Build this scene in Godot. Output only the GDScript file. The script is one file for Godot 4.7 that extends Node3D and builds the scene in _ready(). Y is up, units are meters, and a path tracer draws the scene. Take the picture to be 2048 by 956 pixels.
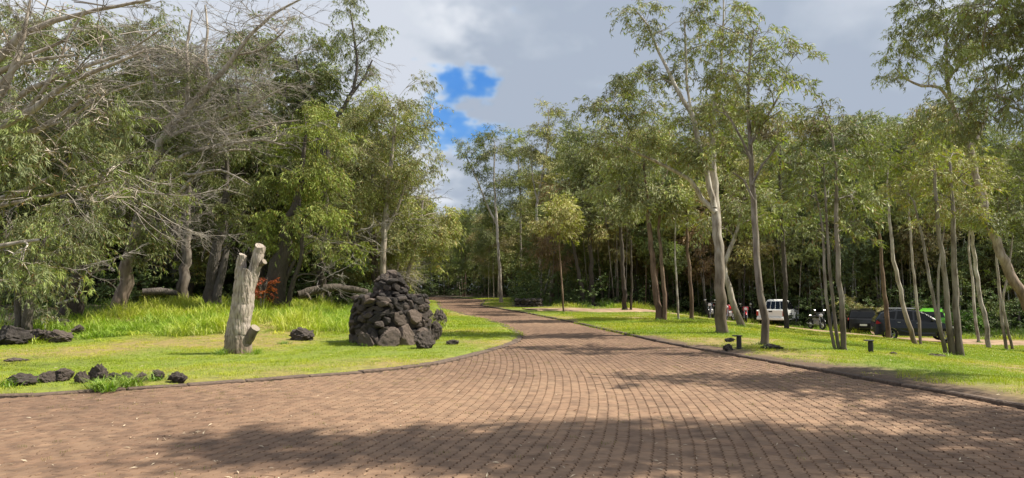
extends Node3D
# A brick paved park road through a eucalyptus wood, with a lava stone cairn, a cut tree stump, a lawn and vehicles parked on a dirt track.
# x runs to the right, y up, the view looks along -z; "d" is the distance ahead, -z.

var rng := RandomNumberGenerator.new()
var M := {}
var S := {}
var road_poly := PackedVector2Array()
var left_edge := PackedVector2Array()
var right_edge := PackedVector2Array()
var track := PackedVector2Array()
var spine := PackedVector2Array()
var patch_noise := FastNoiseLite.new()
var tuft_noise := FastNoiseLite.new()

# ---------------------------------------------------------------- mesh buffers
class Buf:
	var v := PackedVector3Array()
	var n := PackedVector3Array()
	var c := PackedColorArray()
	var i := PackedInt32Array()
	func tri(a: Vector3, b: Vector3, d: Vector3, col := Color.WHITE) -> void:
		var nn := (d - a).cross(b - a).normalized()
		var k := v.size()
		v.append(a); v.append(b); v.append(d)
		n.append(nn); n.append(nn); n.append(nn)
		c.append(col); c.append(col); c.append(col)
		i.append(k); i.append(k + 1); i.append(k + 2)
	func quad(a: Vector3, b: Vector3, d: Vector3, e: Vector3, col := Color.WHITE) -> void:
		tri(a, b, d, col); tri(a, d, e, col)
	func tri_up(a: Vector3, b: Vector3, d: Vector3, col := Color.WHITE) -> void:
		if (d - a).cross(b - a).y > 0.0: tri(a, b, d, col)
		else: tri(a, d, b, col)
	func mesh() -> ArrayMesh:
		var a := []
		a.resize(Mesh.ARRAY_MAX)
		a[Mesh.ARRAY_VERTEX] = v
		a[Mesh.ARRAY_NORMAL] = n
		a[Mesh.ARRAY_COLOR] = c
		a[Mesh.ARRAY_INDEX] = i
		var m := ArrayMesh.new()
		m.add_surface_from_arrays(Mesh.PRIMITIVE_TRIANGLES, a)
		return m
	# a box with chamfered edges, turned by b
	func box(at: Vector3, size: Vector3, ch := 0.01, b := Basis(), col := Color.WHITE) -> void:
		var h := size * 0.5
		ch = minf(ch, minf(h.x, minf(h.y, h.z)) * 0.9)
		for ax in 3:
			for s in [-1.0, 1.0]:
				var p := [Vector3(), Vector3(), Vector3(), Vector3()]
				var u := (ax + 1) % 3
				var w := (ax + 2) % 3
				var sg := [[-1, -1], [1, -1], [1, 1], [-1, 1]]
				for q in 4:
					var t := Vector3()
					t[ax] = s * h[ax]
					t[u] = sg[q][0] * (h[u] - ch)
					t[w] = sg[q][1] * (h[w] - ch)
					p[q] = at + b * t
				if s > 0: quad(p[0], p[3], p[2], p[1], col)
				else: quad(p[0], p[1], p[2], p[3], col)
		for ax in 3:
			var u := (ax + 1) % 3
			var w := (ax + 2) % 3
			for su in [-1.0, 1.0]:
				for sw in [-1.0, 1.0]:
					var q := []
					for e in [[-1.0, 0], [1.0, 0], [1.0, 1], [-1.0, 1]]:
						var t := Vector3()
						t[ax] = e[0] * (h[ax] - ch)
						t[u] = su * (h[u] - (ch if e[1] == 1 else 0.0))
						t[w] = sw * (h[w] - (ch if e[1] == 0 else 0.0))
						q.append(at + b * t)
					if su * sw > 0: quad(q[0], q[1], q[2], q[3], col)
					else: quad(q[3], q[2], q[1], q[0], col)
		for sx in [-1.0, 1.0]:
			for sy in [-1.0, 1.0]:
				for sz in [-1.0, 1.0]:
					var p0 := at + b * Vector3(sx * h.x, sy * (h.y - ch), sz * (h.z - ch))
					var p1 := at + b * Vector3(sx * (h.x - ch), sy * h.y, sz * (h.z - ch))
					var p2 := at + b * Vector3(sx * (h.x - ch), sy * (h.y - ch), sz * h.z)
					if sx * sy * sz > 0: tri(p0, p2, p1, col)
					else: tri(p0, p1, p2, col)
	# a tube along points; lumps gives an uneven bark outline
	func tube(p: PackedVector3Array, r: PackedFloat32Array, sides: int, c0: Color, c1: Color, lumps := 0.0, capped := true, ridge: FastNoiseLite = null) -> void:
		var m := p.size()
		var t0 := (p[1] - p[0]).normalized()
		var side := t0.cross(Vector3(0.13, 0.2, 1.0)).normalized()
		var k0 := v.size()
		for k in m:
			var t := (p[mini(k + 1, m - 1)] - p[maxi(k - 1, 0)]).normalized()
			side = (side - t * side.dot(t)).normalized()
			var up := t.cross(side)
			var col := c0.lerp(c1, smoothstep(0.06, 0.42, float(k) / (m - 1)))
			for j in sides:
				var a := TAU * j / sides
				var o := side * cos(a) + up * sin(a)
				var rr := r[k]
				if lumps > 0.0:
					rr *= 1.0 + lumps * (sin(a * 3.0 + k * 0.35 + p[0].x * 9.0) * 0.5 + sin(a * 5.0 - k * 0.21) * 0.32 + sin(k * 1.7 + a + p[0].z) * 0.3)
				if ridge:
					var rp := p[k] + o * r[k]
					var twist := a + p[k].y * 0.8
					rr *= 1.0 + 0.16 * ridge.get_noise_3d(cos(twist) * 3.4, p[k].y * 1.1, sin(twist) * 3.4) + 0.05 * ridge.get_noise_3dv(rp * 9.0)
				v.append(p[k] + o * rr)
				n.append(o)
				c.append(col)
		for k in m - 1:
			for j in sides:
				var a := k0 + k * sides + j
				var b := k0 + k * sides + (j + 1) % sides
				i.append(a); i.append(a + sides); i.append(b)
				i.append(b); i.append(a + sides); i.append(b + sides)
		if capped:
			var e := v.size()
			v.append(p[m - 1]); n.append((p[m - 1] - p[m - 2]).normalized()); c.append(c1)
			for j in sides:
				i.append(e); i.append(k0 + (m - 1) * sides + j); i.append(k0 + (m - 1) * sides + (j + 1) % sides)
	# rings of (y, radius) about an axis through at
	func lathe(prof: Array, sides: int, at: Vector3, b := Basis(), col := Color.WHITE) -> void:
		for k in prof.size() - 1:
			for j in sides:
				var a0 := TAU * j / sides
				var a1 := TAU * (j + 1) / sides
				var q := []
				for e in [[k, a0], [k, a1], [k + 1, a1], [k + 1, a0]]:
					q.append(at + b * Vector3(cos(e[1]) * prof[e[0]][1], prof[e[0]][0], sin(e[1]) * prof[e[0]][1]))
				quad(q[0], q[1], q[2], q[3], col)

# ---------------------------------------------------------------- nodes
var taken := {}
func numbered(called: String) -> String:
	taken[called] = taken.get(called, -1) + 1
	return called if taken[called] == 0 else "%s_%03d" % [called, taken[called]]

func tag(o: Node3D, label: String, category: String, group := "") -> Node3D:
	o.set_meta("label", label)
	o.set_meta("category", category)
	if group: o.set_meta("group", group)
	return o

func thing(called: String, label: String, category: String, at := Vector3.ZERO, turn := 0.0, group := "") -> Node3D:
	var o := Node3D.new()
	o.name = numbered(called)
	add_child(o)
	o.position = at
	o.rotation.y = turn
	return tag(o, label, category, group)

func obj(called: String, m: Mesh, mat: Material, parent: Node = null) -> MeshInstance3D:
	var o := MeshInstance3D.new()
	o.name = called if parent else numbered(called)
	o.mesh = m
	o.material_override = mat
	if parent: parent.add_child(o, true)
	else: add_child(o)
	return o

func kind(o: Node, k: String) -> Node:
	o.set_meta("kind", k)
	return o

func scatter(called: String, m: Mesh, mat: Material, xf: Array, col: PackedColorArray, parent: Node = null) -> MultiMeshInstance3D:
	var mm := MultiMesh.new()
	mm.transform_format = MultiMesh.TRANSFORM_3D
	mm.use_colors = true
	mm.mesh = m
	mm.instance_count = xf.size()
	for k in xf.size():
		mm.set_instance_transform(k, xf[k])
		mm.set_instance_color(k, col[k])
	var o := MultiMeshInstance3D.new()
	o.name = called if parent else numbered(called)
	o.multimesh = mm
	o.material_override = mat
	o.set_meta("kind", "stuff")
	if parent: parent.add_child(o, true)
	else: add_child(o)
	return o

func dup(root: Node3D, at: Vector3, turn: float, size := Vector3.ONE, label := "", group := "") -> Node3D:
	var r: Node3D = root.duplicate()
	r.name = numbered(String(root.name).rstrip("_0123456789"))
	add_child(r)
	r.position = at
	r.rotation = Vector3(0, turn, 0)
	r.scale = size
	if label: r.set_meta("label", label)
	if group: r.set_meta("group", group)
	return r

# ---------------------------------------------------------------- materials
func noise(freq: float, octaves: int, sd: int, type := FastNoiseLite.TYPE_SIMPLEX_SMOOTH) -> FastNoiseLite:
	var n := FastNoiseLite.new()
	n.noise_type = type
	n.frequency = freq
	n.fractal_octaves = octaves
	n.seed = sd
	return n

func ntex(freq: float, octaves: int, sd: int, lo: Color, hi: Color, mid := Color(0, 0, 0, 0), type := FastNoiseLite.TYPE_SIMPLEX_SMOOTH, size := 512) -> NoiseTexture2D:
	var t := NoiseTexture2D.new()
	t.width = size
	t.height = size
	t.seamless = true
	t.noise = noise(freq, octaves, sd, type)
	var g := Gradient.new()
	g.set_color(0, lo.linear_to_srgb())
	g.set_color(1, hi.linear_to_srgb())
	if mid.a > 0.0: g.add_point(0.5, mid.linear_to_srgb())
	t.color_ramp = g
	return t

func grey(freq: float, octaves: int, sd: int, type := FastNoiseLite.TYPE_SIMPLEX_SMOOTH, size := 512) -> NoiseTexture2D:
	var t := NoiseTexture2D.new()
	t.width = size
	t.height = size
	t.seamless = true
	t.noise = noise(freq, octaves, sd, type)
	return t

func mat(col: Color, rough := 0.9, metal := 0.0) -> StandardMaterial3D:
	var m := StandardMaterial3D.new()
	m.albedo_color = col.linear_to_srgb()
	m.roughness = rough
	m.metallic = metal
	m.cull_mode = BaseMaterial3D.CULL_DISABLED
	return m

func surf(tex: Texture2D, scale: Vector3, rough := 0.95, bump: Texture2D = null, depth := 1.0, world := false) -> StandardMaterial3D:
	var m := mat(Color.WHITE, rough)
	m.albedo_texture = tex
	m.vertex_color_use_as_albedo = true
	m.uv1_triplanar = true
	m.uv1_world_triplanar = world
	m.uv1_scale = scale
	if bump:
		m.heightmap_enabled = true
		m.heightmap_texture = bump
		m.heightmap_scale = depth
	return m

func leaf(back: Color, rough: float) -> StandardMaterial3D:
	var m := mat(Color.WHITE, rough)
	m.vertex_color_use_as_albedo = true
	m.backlight_enabled = true
	m.backlight = back
	return m

func make_materials() -> void:
	var fine := grey(0.03, 5, 3)
	var streaks := grey(0.02, 4, 8)
	M.paver = surf(ntex(0.012, 5, 21, Color(0.5, 0.47, 0.45), Color(1.2, 1.18, 1.12), Color(0.92, 0.92, 0.92)), Vector3.ONE * 0.5, 0.9, fine, 0.5, true)
	M.bed = surf(ntex(0.02, 5, 22, Color(0.035, 0.025, 0.016), Color(0.10, 0.075, 0.05)), Vector3.ONE * 0.8, 1.0, null, 1.0, true)
	M.kerb = surf(ntex(0.02, 5, 23, Color(0.05, 0.034, 0.025), Color(0.16, 0.112, 0.082)), Vector3.ONE * 0.9, 0.95, fine, 1.2, true)
	M.ground = surf(ntex(0.02, 6, 24, Color(0.5, 0.5, 0.5), Color(1.15, 1.12, 1.05)), Vector3.ONE * 0.35, 1.0, fine, 2.0, true)
	M.dirt = surf(ntex(0.01, 6, 25, Color(0.15, 0.095, 0.055), Color(0.36, 0.25, 0.16)), Vector3.ONE * 0.2, 1.0, fine, 1.0, true)
	M.rock = surf(ntex(0.02, 5, 26, Color(0.45, 0.43, 0.42), Color(1.2, 1.17, 1.14)), Vector3.ONE * 1.6, 0.95, grey(0.035, 4, 11, FastNoiseLite.TYPE_CELLULAR), 3.0)
	M.pale = surf(ntex(0.014, 5, 27, Color(0.22, 0.17, 0.13), Color(1.2, 1.17, 1.13), Color(0.8, 0.75, 0.69)), Vector3(0.8, 0.2, 0.8), 0.85, streaks, 1.0)
	M.dark = surf(ntex(0.03, 5, 28, Color(0.35, 0.33, 0.31), Color(1.25, 1.2, 1.15)), Vector3(1.5, 0.22, 1.5), 0.95, streaks, 4.0)
	M.dead = surf(ntex(0.03, 5, 29, Color(0.16, 0.13, 0.11), Color(1.2, 1.17, 1.13), Color(0.85, 0.81, 0.77)), Vector3(1.0, 0.17, 1.0), 0.95, streaks, 7.0)
	M.leaf = leaf(Color(0.62, 0.7, 0.22), 0.6)
	M.leaf.metallic_specular = 0.3
	M.matte_leaf = leaf(Color(0.5, 0.6, 0.2), 0.75)
	M.grass = leaf(Color(0.75, 0.85, 0.3), 0.55)
	M.twig = mat(Color.WHITE, 0.85)
	M.twig.vertex_color_use_as_albedo = true
	M.white_paint = mat(Color(0.72, 0.72, 0.70), 0.35)
	M.dark_paint = mat(Color(0.014, 0.016, 0.020), 0.25)
	M.black_paint = mat(Color(0.008, 0.008, 0.009), 0.3)
	M.green_paint = mat(Color(0.10, 0.36, 0.03), 0.35)
	for k in ["white_paint", "dark_paint", "black_paint", "green_paint"]:
		M[k].clearcoat_enabled = true
		M[k].clearcoat = 0.45 if k == "white_paint" else 0.7
		M[k].metallic_specular = 0.3
		M[k].clearcoat_roughness = 0.08
	M.glass = mat(Color(0.004, 0.005, 0.006), 0.08)
	M.glass.metallic_specular = 0.35
	M.rubber = mat(Color(0.012, 0.012, 0.012), 0.85)
	M.plastic = mat(Color(0.02, 0.02, 0.02), 0.6)
	M.metal = mat(Color(0.45, 0.45, 0.46), 0.3, 0.9)
	M.grey_metal = mat(Color(0.3, 0.3, 0.3), 0.45, 0.5)
	M.red_glass = mat(Color(0.35, 0.015, 0.015), 0.15)
	M.clear_glass = mat(Color(0.65, 0.65, 0.65), 0.1)
	M.red_paint = mat(Color(0.38, 0.015, 0.02), 0.25)
	M.seat = mat(Color(0.02, 0.02, 0.02), 0.7)
	M.black_post = mat(Color(0.012, 0.012, 0.012), 0.55)
	M.cut = surf(ntex(0.02, 4, 33, Color(0.20, 0.165, 0.125), Color(0.36, 0.31, 0.25)), Vector3.ONE * 2.0, 0.9)

# ---------------------------------------------------------------- the ground
func line_at(p: PackedVector2Array, d: float) -> float:
	for k in p.size() - 1:
		if d <= p[k + 1].y:
			return lerpf(p[k].x, p[k + 1].x, clampf((d - p[k].y) / (p[k + 1].y - p[k].y), 0.0, 1.0))
	return p[p.size() - 1].x

func ground_h(x: float, d: float) -> float:
	var r := maxf(0.0, d - 20.0)
	var rl := line_at(spine_left, d)
	var left := smoothstep(3.0, 10.0, rl - x)
	var h := 0.012 * minf(r, 70.0) * (1.0 - smoothstep(7.0, 16.0, x)) + 0.045 * minf(r, 14.0) * left
	h -= 0.09 * clampf(x - 8.0, 0.0, 15.0) * smoothstep(4.0, 16.0, d)
	return h

func ground(x: float, d: float) -> Vector3:
	return Vector3(x, ground_h(x, d), -d)

func edge_distance(x: float, d: float) -> float:
	var p := Vector2(x, d)
	var best := 1e9
	for e in [left_edge, right_edge]:
		for k in e.size() - 1:
			best = minf(best, p.distance_squared_to(Geometry2D.get_closest_point_to_segment(p, e[k], e[k + 1])))
	best = sqrt(best)
	return -best if Geometry2D.is_point_in_polygon(p, road_poly) else best

func track_distance(x: float, d: float) -> float:
	var p := Vector2(x, d)
	var best := 1e9
	for k in track.size() - 1:
		best = minf(best, p.distance_squared_to(Geometry2D.get_closest_point_to_segment(p, track[k], track[k + 1])))
	return sqrt(best)

# how wild the grass is: 0 mown lawn, 1 tall grass
func wild(x: float, d: float) -> float:
	var rl := line_at(spine_left, d)
	var w := smoothstep(23.0, 26.5, d + patch_noise.get_noise_2d(x * 6.0, d * 6.0) * 3.0 - 0.25 * (x + 4.0)) * smoothstep(1.0, 4.5, rl - x)
	if x < rl and d > 62.0: w = maxf(w, smoothstep(0.5, 2.0, rl - x))
	if x > 0.0: w = maxf(w, smoothstep(38.0, 46.0, d - maxf(0.0, 6.0 - x) * 2.5) * smoothstep(2.6, 3.6, track_distance(x, d)))
	return w

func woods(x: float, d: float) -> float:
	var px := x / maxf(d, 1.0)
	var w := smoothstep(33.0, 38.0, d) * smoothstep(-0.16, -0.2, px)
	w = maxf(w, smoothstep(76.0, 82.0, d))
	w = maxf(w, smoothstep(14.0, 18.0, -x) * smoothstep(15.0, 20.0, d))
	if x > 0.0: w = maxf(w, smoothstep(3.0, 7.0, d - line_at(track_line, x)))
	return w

var spine_left := PackedVector2Array()
var track_line := PackedVector2Array()

func build_ground() -> void:
	var xs := PackedFloat32Array()
	var ds := PackedFloat32Array()
	var x := -17.0
	while x < 30.0:
		xs.append(x)
		x += 0.3 if x < 13.0 else 0.6
	var stp := 0.6
	while x < 220.0:
		xs.append(x)
		stp *= 1.17
		x += stp
	stp = 0.4
	x = -17.0
	while x > -220.0:
		stp *= 1.17
		x -= stp
		xs.insert(0, x)
	for k in 12: ds.append(-40.0 + k * 3.5)
	x = 2.0
	while x < 60.0:
		ds.append(x)
		x += 0.35 if x < 30.0 else 0.6
	stp = 0.6
	while x < 320.0:
		ds.append(x)
		stp *= 1.15
		x += stp
	var b := Buf.new()
	for dd in ds:
		for xx in xs:
			var sd := 5.0
			if dd < 110.0 and xx > -34.0 and xx < 16.0: sd = edge_distance(xx, dd)
			var lift := 0.07 * clampf((sd - 0.06) / 0.2, 0.0, 1.0) - 0.06 * smoothstep(0.1, -0.05, sd)
			var nz := patch_noise.get_noise_2d(xx * 3.0, dd * 3.0)
			lift += (nz * 0.05 + patch_noise.get_noise_2d(xx * 0.9, dd * 0.9) * 0.06) * smoothstep(0.5, 3.0, sd)
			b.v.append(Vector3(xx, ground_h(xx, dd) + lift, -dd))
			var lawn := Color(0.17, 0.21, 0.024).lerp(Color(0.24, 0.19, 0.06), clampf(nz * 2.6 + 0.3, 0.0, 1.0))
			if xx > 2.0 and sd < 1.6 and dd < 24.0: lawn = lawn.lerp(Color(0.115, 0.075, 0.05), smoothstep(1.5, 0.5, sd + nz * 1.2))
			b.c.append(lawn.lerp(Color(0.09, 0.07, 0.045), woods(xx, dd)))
	var w := xs.size()
	b.n.resize(b.v.size())
	for k in ds.size():
		for j in w:
			var a := b.v[k * w + maxi(j - 1, 0)]
			var e := b.v[k * w + mini(j + 1, w - 1)]
			var f := b.v[maxi(k - 1, 0) * w + j]
			var g := b.v[mini(k + 1, ds.size() - 1) * w + j]
			b.n[k * w + j] = (e - a).cross(g - f).normalized()
	for k in ds.size() - 1:
		for j in w - 1:
			var a := k * w + j
			b.i.append(a); b.i.append(a + w); b.i.append(a + 1)
			b.i.append(a + 1); b.i.append(a + w); b.i.append(a + w + 1)
	kind(obj("ground", b.mesh(), M.ground), "structure")

# a pavers' outline: long sides in a zigzag, so that the columns lock into each other
func paver_mesh(sd: int) -> ArrayMesh:
	rng.seed = sd
	var l := 0.2265
	var w := 0.1225
	var out := []
	var zig := [[-0.5, -0.009], [-0.3, 0.013], [-0.18, 0.013], [0.0, -0.011], [0.18, 0.013], [0.3, 0.013], [0.5, -0.009]]
	for z in zig: out.append(Vector2(w * 0.5 + z[1], z[0] * l))
	zig.reverse()
	for z in zig: out.append(Vector2(-w * 0.5 + z[1], z[0] * l))
	var b := Buf.new()
	var m := out.size()
	var top := []
	var ring := []
	var low := []
	for p in out:
		var s: float = 1.0 - 0.006 / maxf(p.length(), 0.03)
		top.append(Vector3(p.x * s, 0.0, p.y * s) + Vector3(0, rng.randf_range(-0.0012, 0.0012), 0))
		ring.append(Vector3(p.x, -0.006, p.y))
		low.append(Vector3(p.x, -0.03, p.y))
	for k in m:
		var e := (k + 1) % m
		b.tri_up(Vector3.ZERO, top[k], top[e])
		b.tri_up(top[k], ring[k], ring[e])
		b.tri_up(top[k], ring[e], top[e])
		b.quad(ring[k], low[k], low[e], ring[e])
	return b.mesh()

func build_road() -> void:
	var b := Buf.new()
	var pts := Geometry2D.triangulate_polygon(road_poly)
	# the bed is one sheet that follows the ground, cut from a fine grid by the road's outline
	var d := -4.0
	while d < 118.0:
		var stepd := 0.5 if d < 40.0 else 1.5
		var x := -60.0
		while x < 14.0:
			var stepx := 1.0
			var cell := PackedVector2Array([Vector2(x, d), Vector2(x + stepx, d), Vector2(x + stepx, d + stepd), Vector2(x, d + stepd)])
			var inside := 0
			for p in cell:
				if Geometry2D.is_point_in_polygon(p, road_poly): inside += 1
			var cut = [cell] if inside == 4 else ([] if inside == 0 else Geometry2D.intersect_polygons(cell, road_poly))
			for poly in cut:
				var t := Geometry2D.triangulate_polygon(poly)
				for k in range(0, t.size() - 2, 3):
					var q := []
					for e in 3:
						var p: Vector2 = poly[t[k + e]]
						q.append(ground(p.x, p.y) + Vector3(0, -0.018, 0))
					b.tri_up(q[0], q[1], q[2])
			x += stepx
		d += stepd
	var road: Node3D = obj("road", b.mesh(), M.bed)
	kind(road, "structure")
	# pavers in columns beside a line that bends as the road does
	var vars := [paver_mesh(1), paver_mesh(2), paver_mesh(3)]
	var all := []
	var run := 0.0
	var at := Vector2(0, 0)
	var pitch := 0.2355
	var along := 0
	var total := 0.0
	for k in spine.size() - 1: total += spine[k].distance_to(spine[k + 1])
	var k := 0
	var start := 0.0
	while run < total - 0.5:
		while run > start + spine[k].distance_to(spine[k + 1]):
			start += spine[k].distance_to(spine[k + 1])
			k += 1
		for col in range(-92, 54):
			var off := 0.5 * pitch if posmod(col, 2) == 1 else 0.0
			var seg := spine[k].distance_to(spine[k + 1])
			var t := (run + off - start) / seg
			var dir := (spine[k + 1] - spine[k]).normalized()
			var nxt := dir if k + 2 >= spine.size() else (spine[k + 2] - spine[k + 1]).normalized()
			var prv := dir if k == 0 else (spine[k] - spine[k - 1]).normalized()
			var h := ((prv + dir).lerp(dir + nxt, t)).normalized()
			var nn := Vector2(h.y, -h.x)
			var p := spine[k].lerp(spine[k + 1], t) + nn * (col * 0.1335)
			if p.y < 3.5 or absf(p.x) > p.y * 0.78 + 2.5: continue
			if not Geometry2D.is_point_in_polygon(p, road_poly): continue
			all.append([p, atan2(-h.x, h.y)])
		run += pitch
		along += 1
	var near := []
	for e in all:
		var p: Vector2 = e[0]
		if absf(p.x) < p.y * 0.69 and p.y > 6.25: near.append([p.length(), e])
	near.sort_custom(func(a, c): return a[0] < c[0])
	var single := {}
	for q in mini(300, near.size()): single[near[q][1]] = true
	var lots := [[], [], []]
	var tints := [PackedColorArray(), PackedColorArray(), PackedColorArray()]
	var tone := []
	for q in 6:
		var m: StandardMaterial3D = M.paver.duplicate()
		m.albedo_color = paver_tint(q / 5.0, 0.5).linear_to_srgb()
		tone.append(m)
	rng.seed = 77
	for e in all:
		var p: Vector2 = e[0]
		var basis := Basis(Vector3.UP, e[1] + rng.randf_range(-0.012, 0.012)) * Basis(Vector3.RIGHT, rng.randf_range(-0.008, 0.008)) * Basis(Vector3.BACK, rng.randf_range(-0.012, 0.012))
		var t := Transform3D(basis, ground(p.x, p.y) + Vector3(0, 0.012 + rng.randf_range(-0.0025, 0.0025), 0))
		var which := rng.randi() % 3
		var worn := clampf(0.5 + patch_noise.get_noise_2d(p.x * 2.0, p.y * 2.0) * 1.1 + patch_noise.get_noise_2d(p.x * 0.6, p.y * 0.6 + 40.0) * 0.6 + rng.randf_range(-0.24, 0.24) + (0.5 if rng.randf() < 0.03 else 0.0), 0.0, 1.0)
		if single.has(e):
			var o := obj("paver", vars[which], tone[int(round(worn * 5.0))], road)
			o.transform = t
		else:
			lots[which].append(t)
			tints[which].append(paver_tint(worn, rng.randf()))
	for q in 3: scatter("pavers", vars[q], M.paver, lots[q], tints[q], road)

func paver_tint(worn: float, hue: float) -> Color:
	return Color(0.12, 0.071, 0.042).lerp(Color(0.225, 0.142, 0.085), worn).lerp(Color(0.19, 0.102, 0.059), hue * 0.35)

# kerb pieces along an edge line, each a part of its own
func kerb(called: String, line: PackedVector2Array, piece: float, wide: float, top: float, outward: float, sd: int) -> void:
	rng.seed = sd
	var root := Node3D.new()
	root.name = called
	root.set_meta("kind", "structure")
	add_child(root)
	var pts := []
	for k in line.size() - 1:
		var m := int(ceil(line[k].distance_to(line[k + 1]) / 0.2))
		for j in m: pts.append(line[k].lerp(line[k + 1], float(j) / m))
	var k := 0
	while k < pts.size() - 6:
		var e := k
		var length := piece * rng.randf_range(0.85, 1.1)
		while e < pts.size() - 1 and pts[k].distance_to(pts[e]) < length: e += 1
		var mid: Vector2 = (pts[k] + pts[e]) * 0.5
		var dir: Vector2 = (pts[e] - pts[k]).normalized()
		var nn := Vector2(dir.y, -dir.x) * outward
		var b := Buf.new()
		var tall := 0.22
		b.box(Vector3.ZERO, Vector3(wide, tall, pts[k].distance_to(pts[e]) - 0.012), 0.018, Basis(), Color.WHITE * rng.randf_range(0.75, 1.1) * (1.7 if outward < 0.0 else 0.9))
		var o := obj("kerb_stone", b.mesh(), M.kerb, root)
		var c := mid + nn * (wide * 0.5)
		o.position = ground(c.x, c.y) + Vector3(0, top - tall * 0.5 + rng.randf_range(-0.008, 0.008), 0)
		o.rotation = Vector3(rng.randf_range(-0.01, 0.01), atan2(-dir.x, dir.y), rng.randf_range(-0.03, 0.03))
		k = e

func build_track() -> void:
	var b := Buf.new()
	var n := 0
	var pts := []
	for k in track.size() - 1:
		var m := int(ceil(track[k].distance_to(track[k + 1]) / 0.7))
		for j in m: pts.append(track[k].lerp(track[k + 1], float(j) / m))
	for k in pts.size() - 1:
		var dir: Vector2 = (pts[mini(k + 2, pts.size() - 1)] - pts[maxi(k - 1, 0)]).normalized()
		var nn := Vector2(dir.y, -dir.x)
		var half := 1.7 + 0.8 * smoothstep(0.0, 20.0, k) + patch_noise.get_noise_2d(k * 9.0, 5.0) * 0.5
		var half2 := 1.7 + 0.8 * smoothstep(0.0, 20.0, k) + patch_noise.get_noise_2d(k * 9.0, 95.0) * 0.5
		for j in 9:
			var p: Vector2 = pts[k] + nn * lerpf(-half, half2, j / 8.0)
			var up := 0.115 if j > 0 and j < 8 else -0.03
			b.v.append(ground(p.x, p.y) + Vector3(0, up, 0))
			b.n.append(Vector3.UP)
			b.c.append(Color.WHITE)
		if k > 0:
			for j in 8:
				var a := (k - 1) * 9 + j
				b.i.append(a); b.i.append(a + 9); b.i.append(a + 1)
				b.i.append(a + 1); b.i.append(a + 9); b.i.append(a + 10)
	kind(obj("dirt_track", b.mesh(), M.dirt), "structure")

# ---------------------------------------------------------------- grass
func blade_clump(sd: int, n: int, spread: float, lo: float, hi: float, wide: float, lean: float) -> ArrayMesh:
	rng.seed = sd
	var b := Buf.new()
	for k in n:
		var a := rng.randf() * TAU
		var p := Vector3(cos(a), 0, sin(a)) * spread * sqrt(rng.randf())
		var h := rng.randf_range(lo, hi)
		var f := rng.randf() * TAU
		var dir := Vector3(cos(f), 0, sin(f))
		var side := dir.cross(Vector3.UP).rotated(Vector3.UP, rng.randf_range(-0.7, 0.7)) * wide * 0.5 * rng.randf_range(0.7, 1.3)
		var l := h * lean * rng.randf_range(0.3, 1.2)
		var m := p + Vector3.UP * h * 0.6 + dir * l * 0.35
		var t := p + Vector3.UP * h * rng.randf_range(0.75, 1.0) + dir * l
		var tone := rng.randf_range(0.6, 1.3)
		var col := Color(tone, tone, tone * rng.randf_range(0.6, 1.2))
		if rng.randf() < 0.13: col = Color(1.5, 1.0, 1.6) * tone
		p.y -= 0.02
		b.quad(p - side, m - side * 0.8, m + side * 0.8, p + side, col)
		b.tri(m - side * 0.8, t, m + side * 0.8, col)
	return b.mesh()

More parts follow.
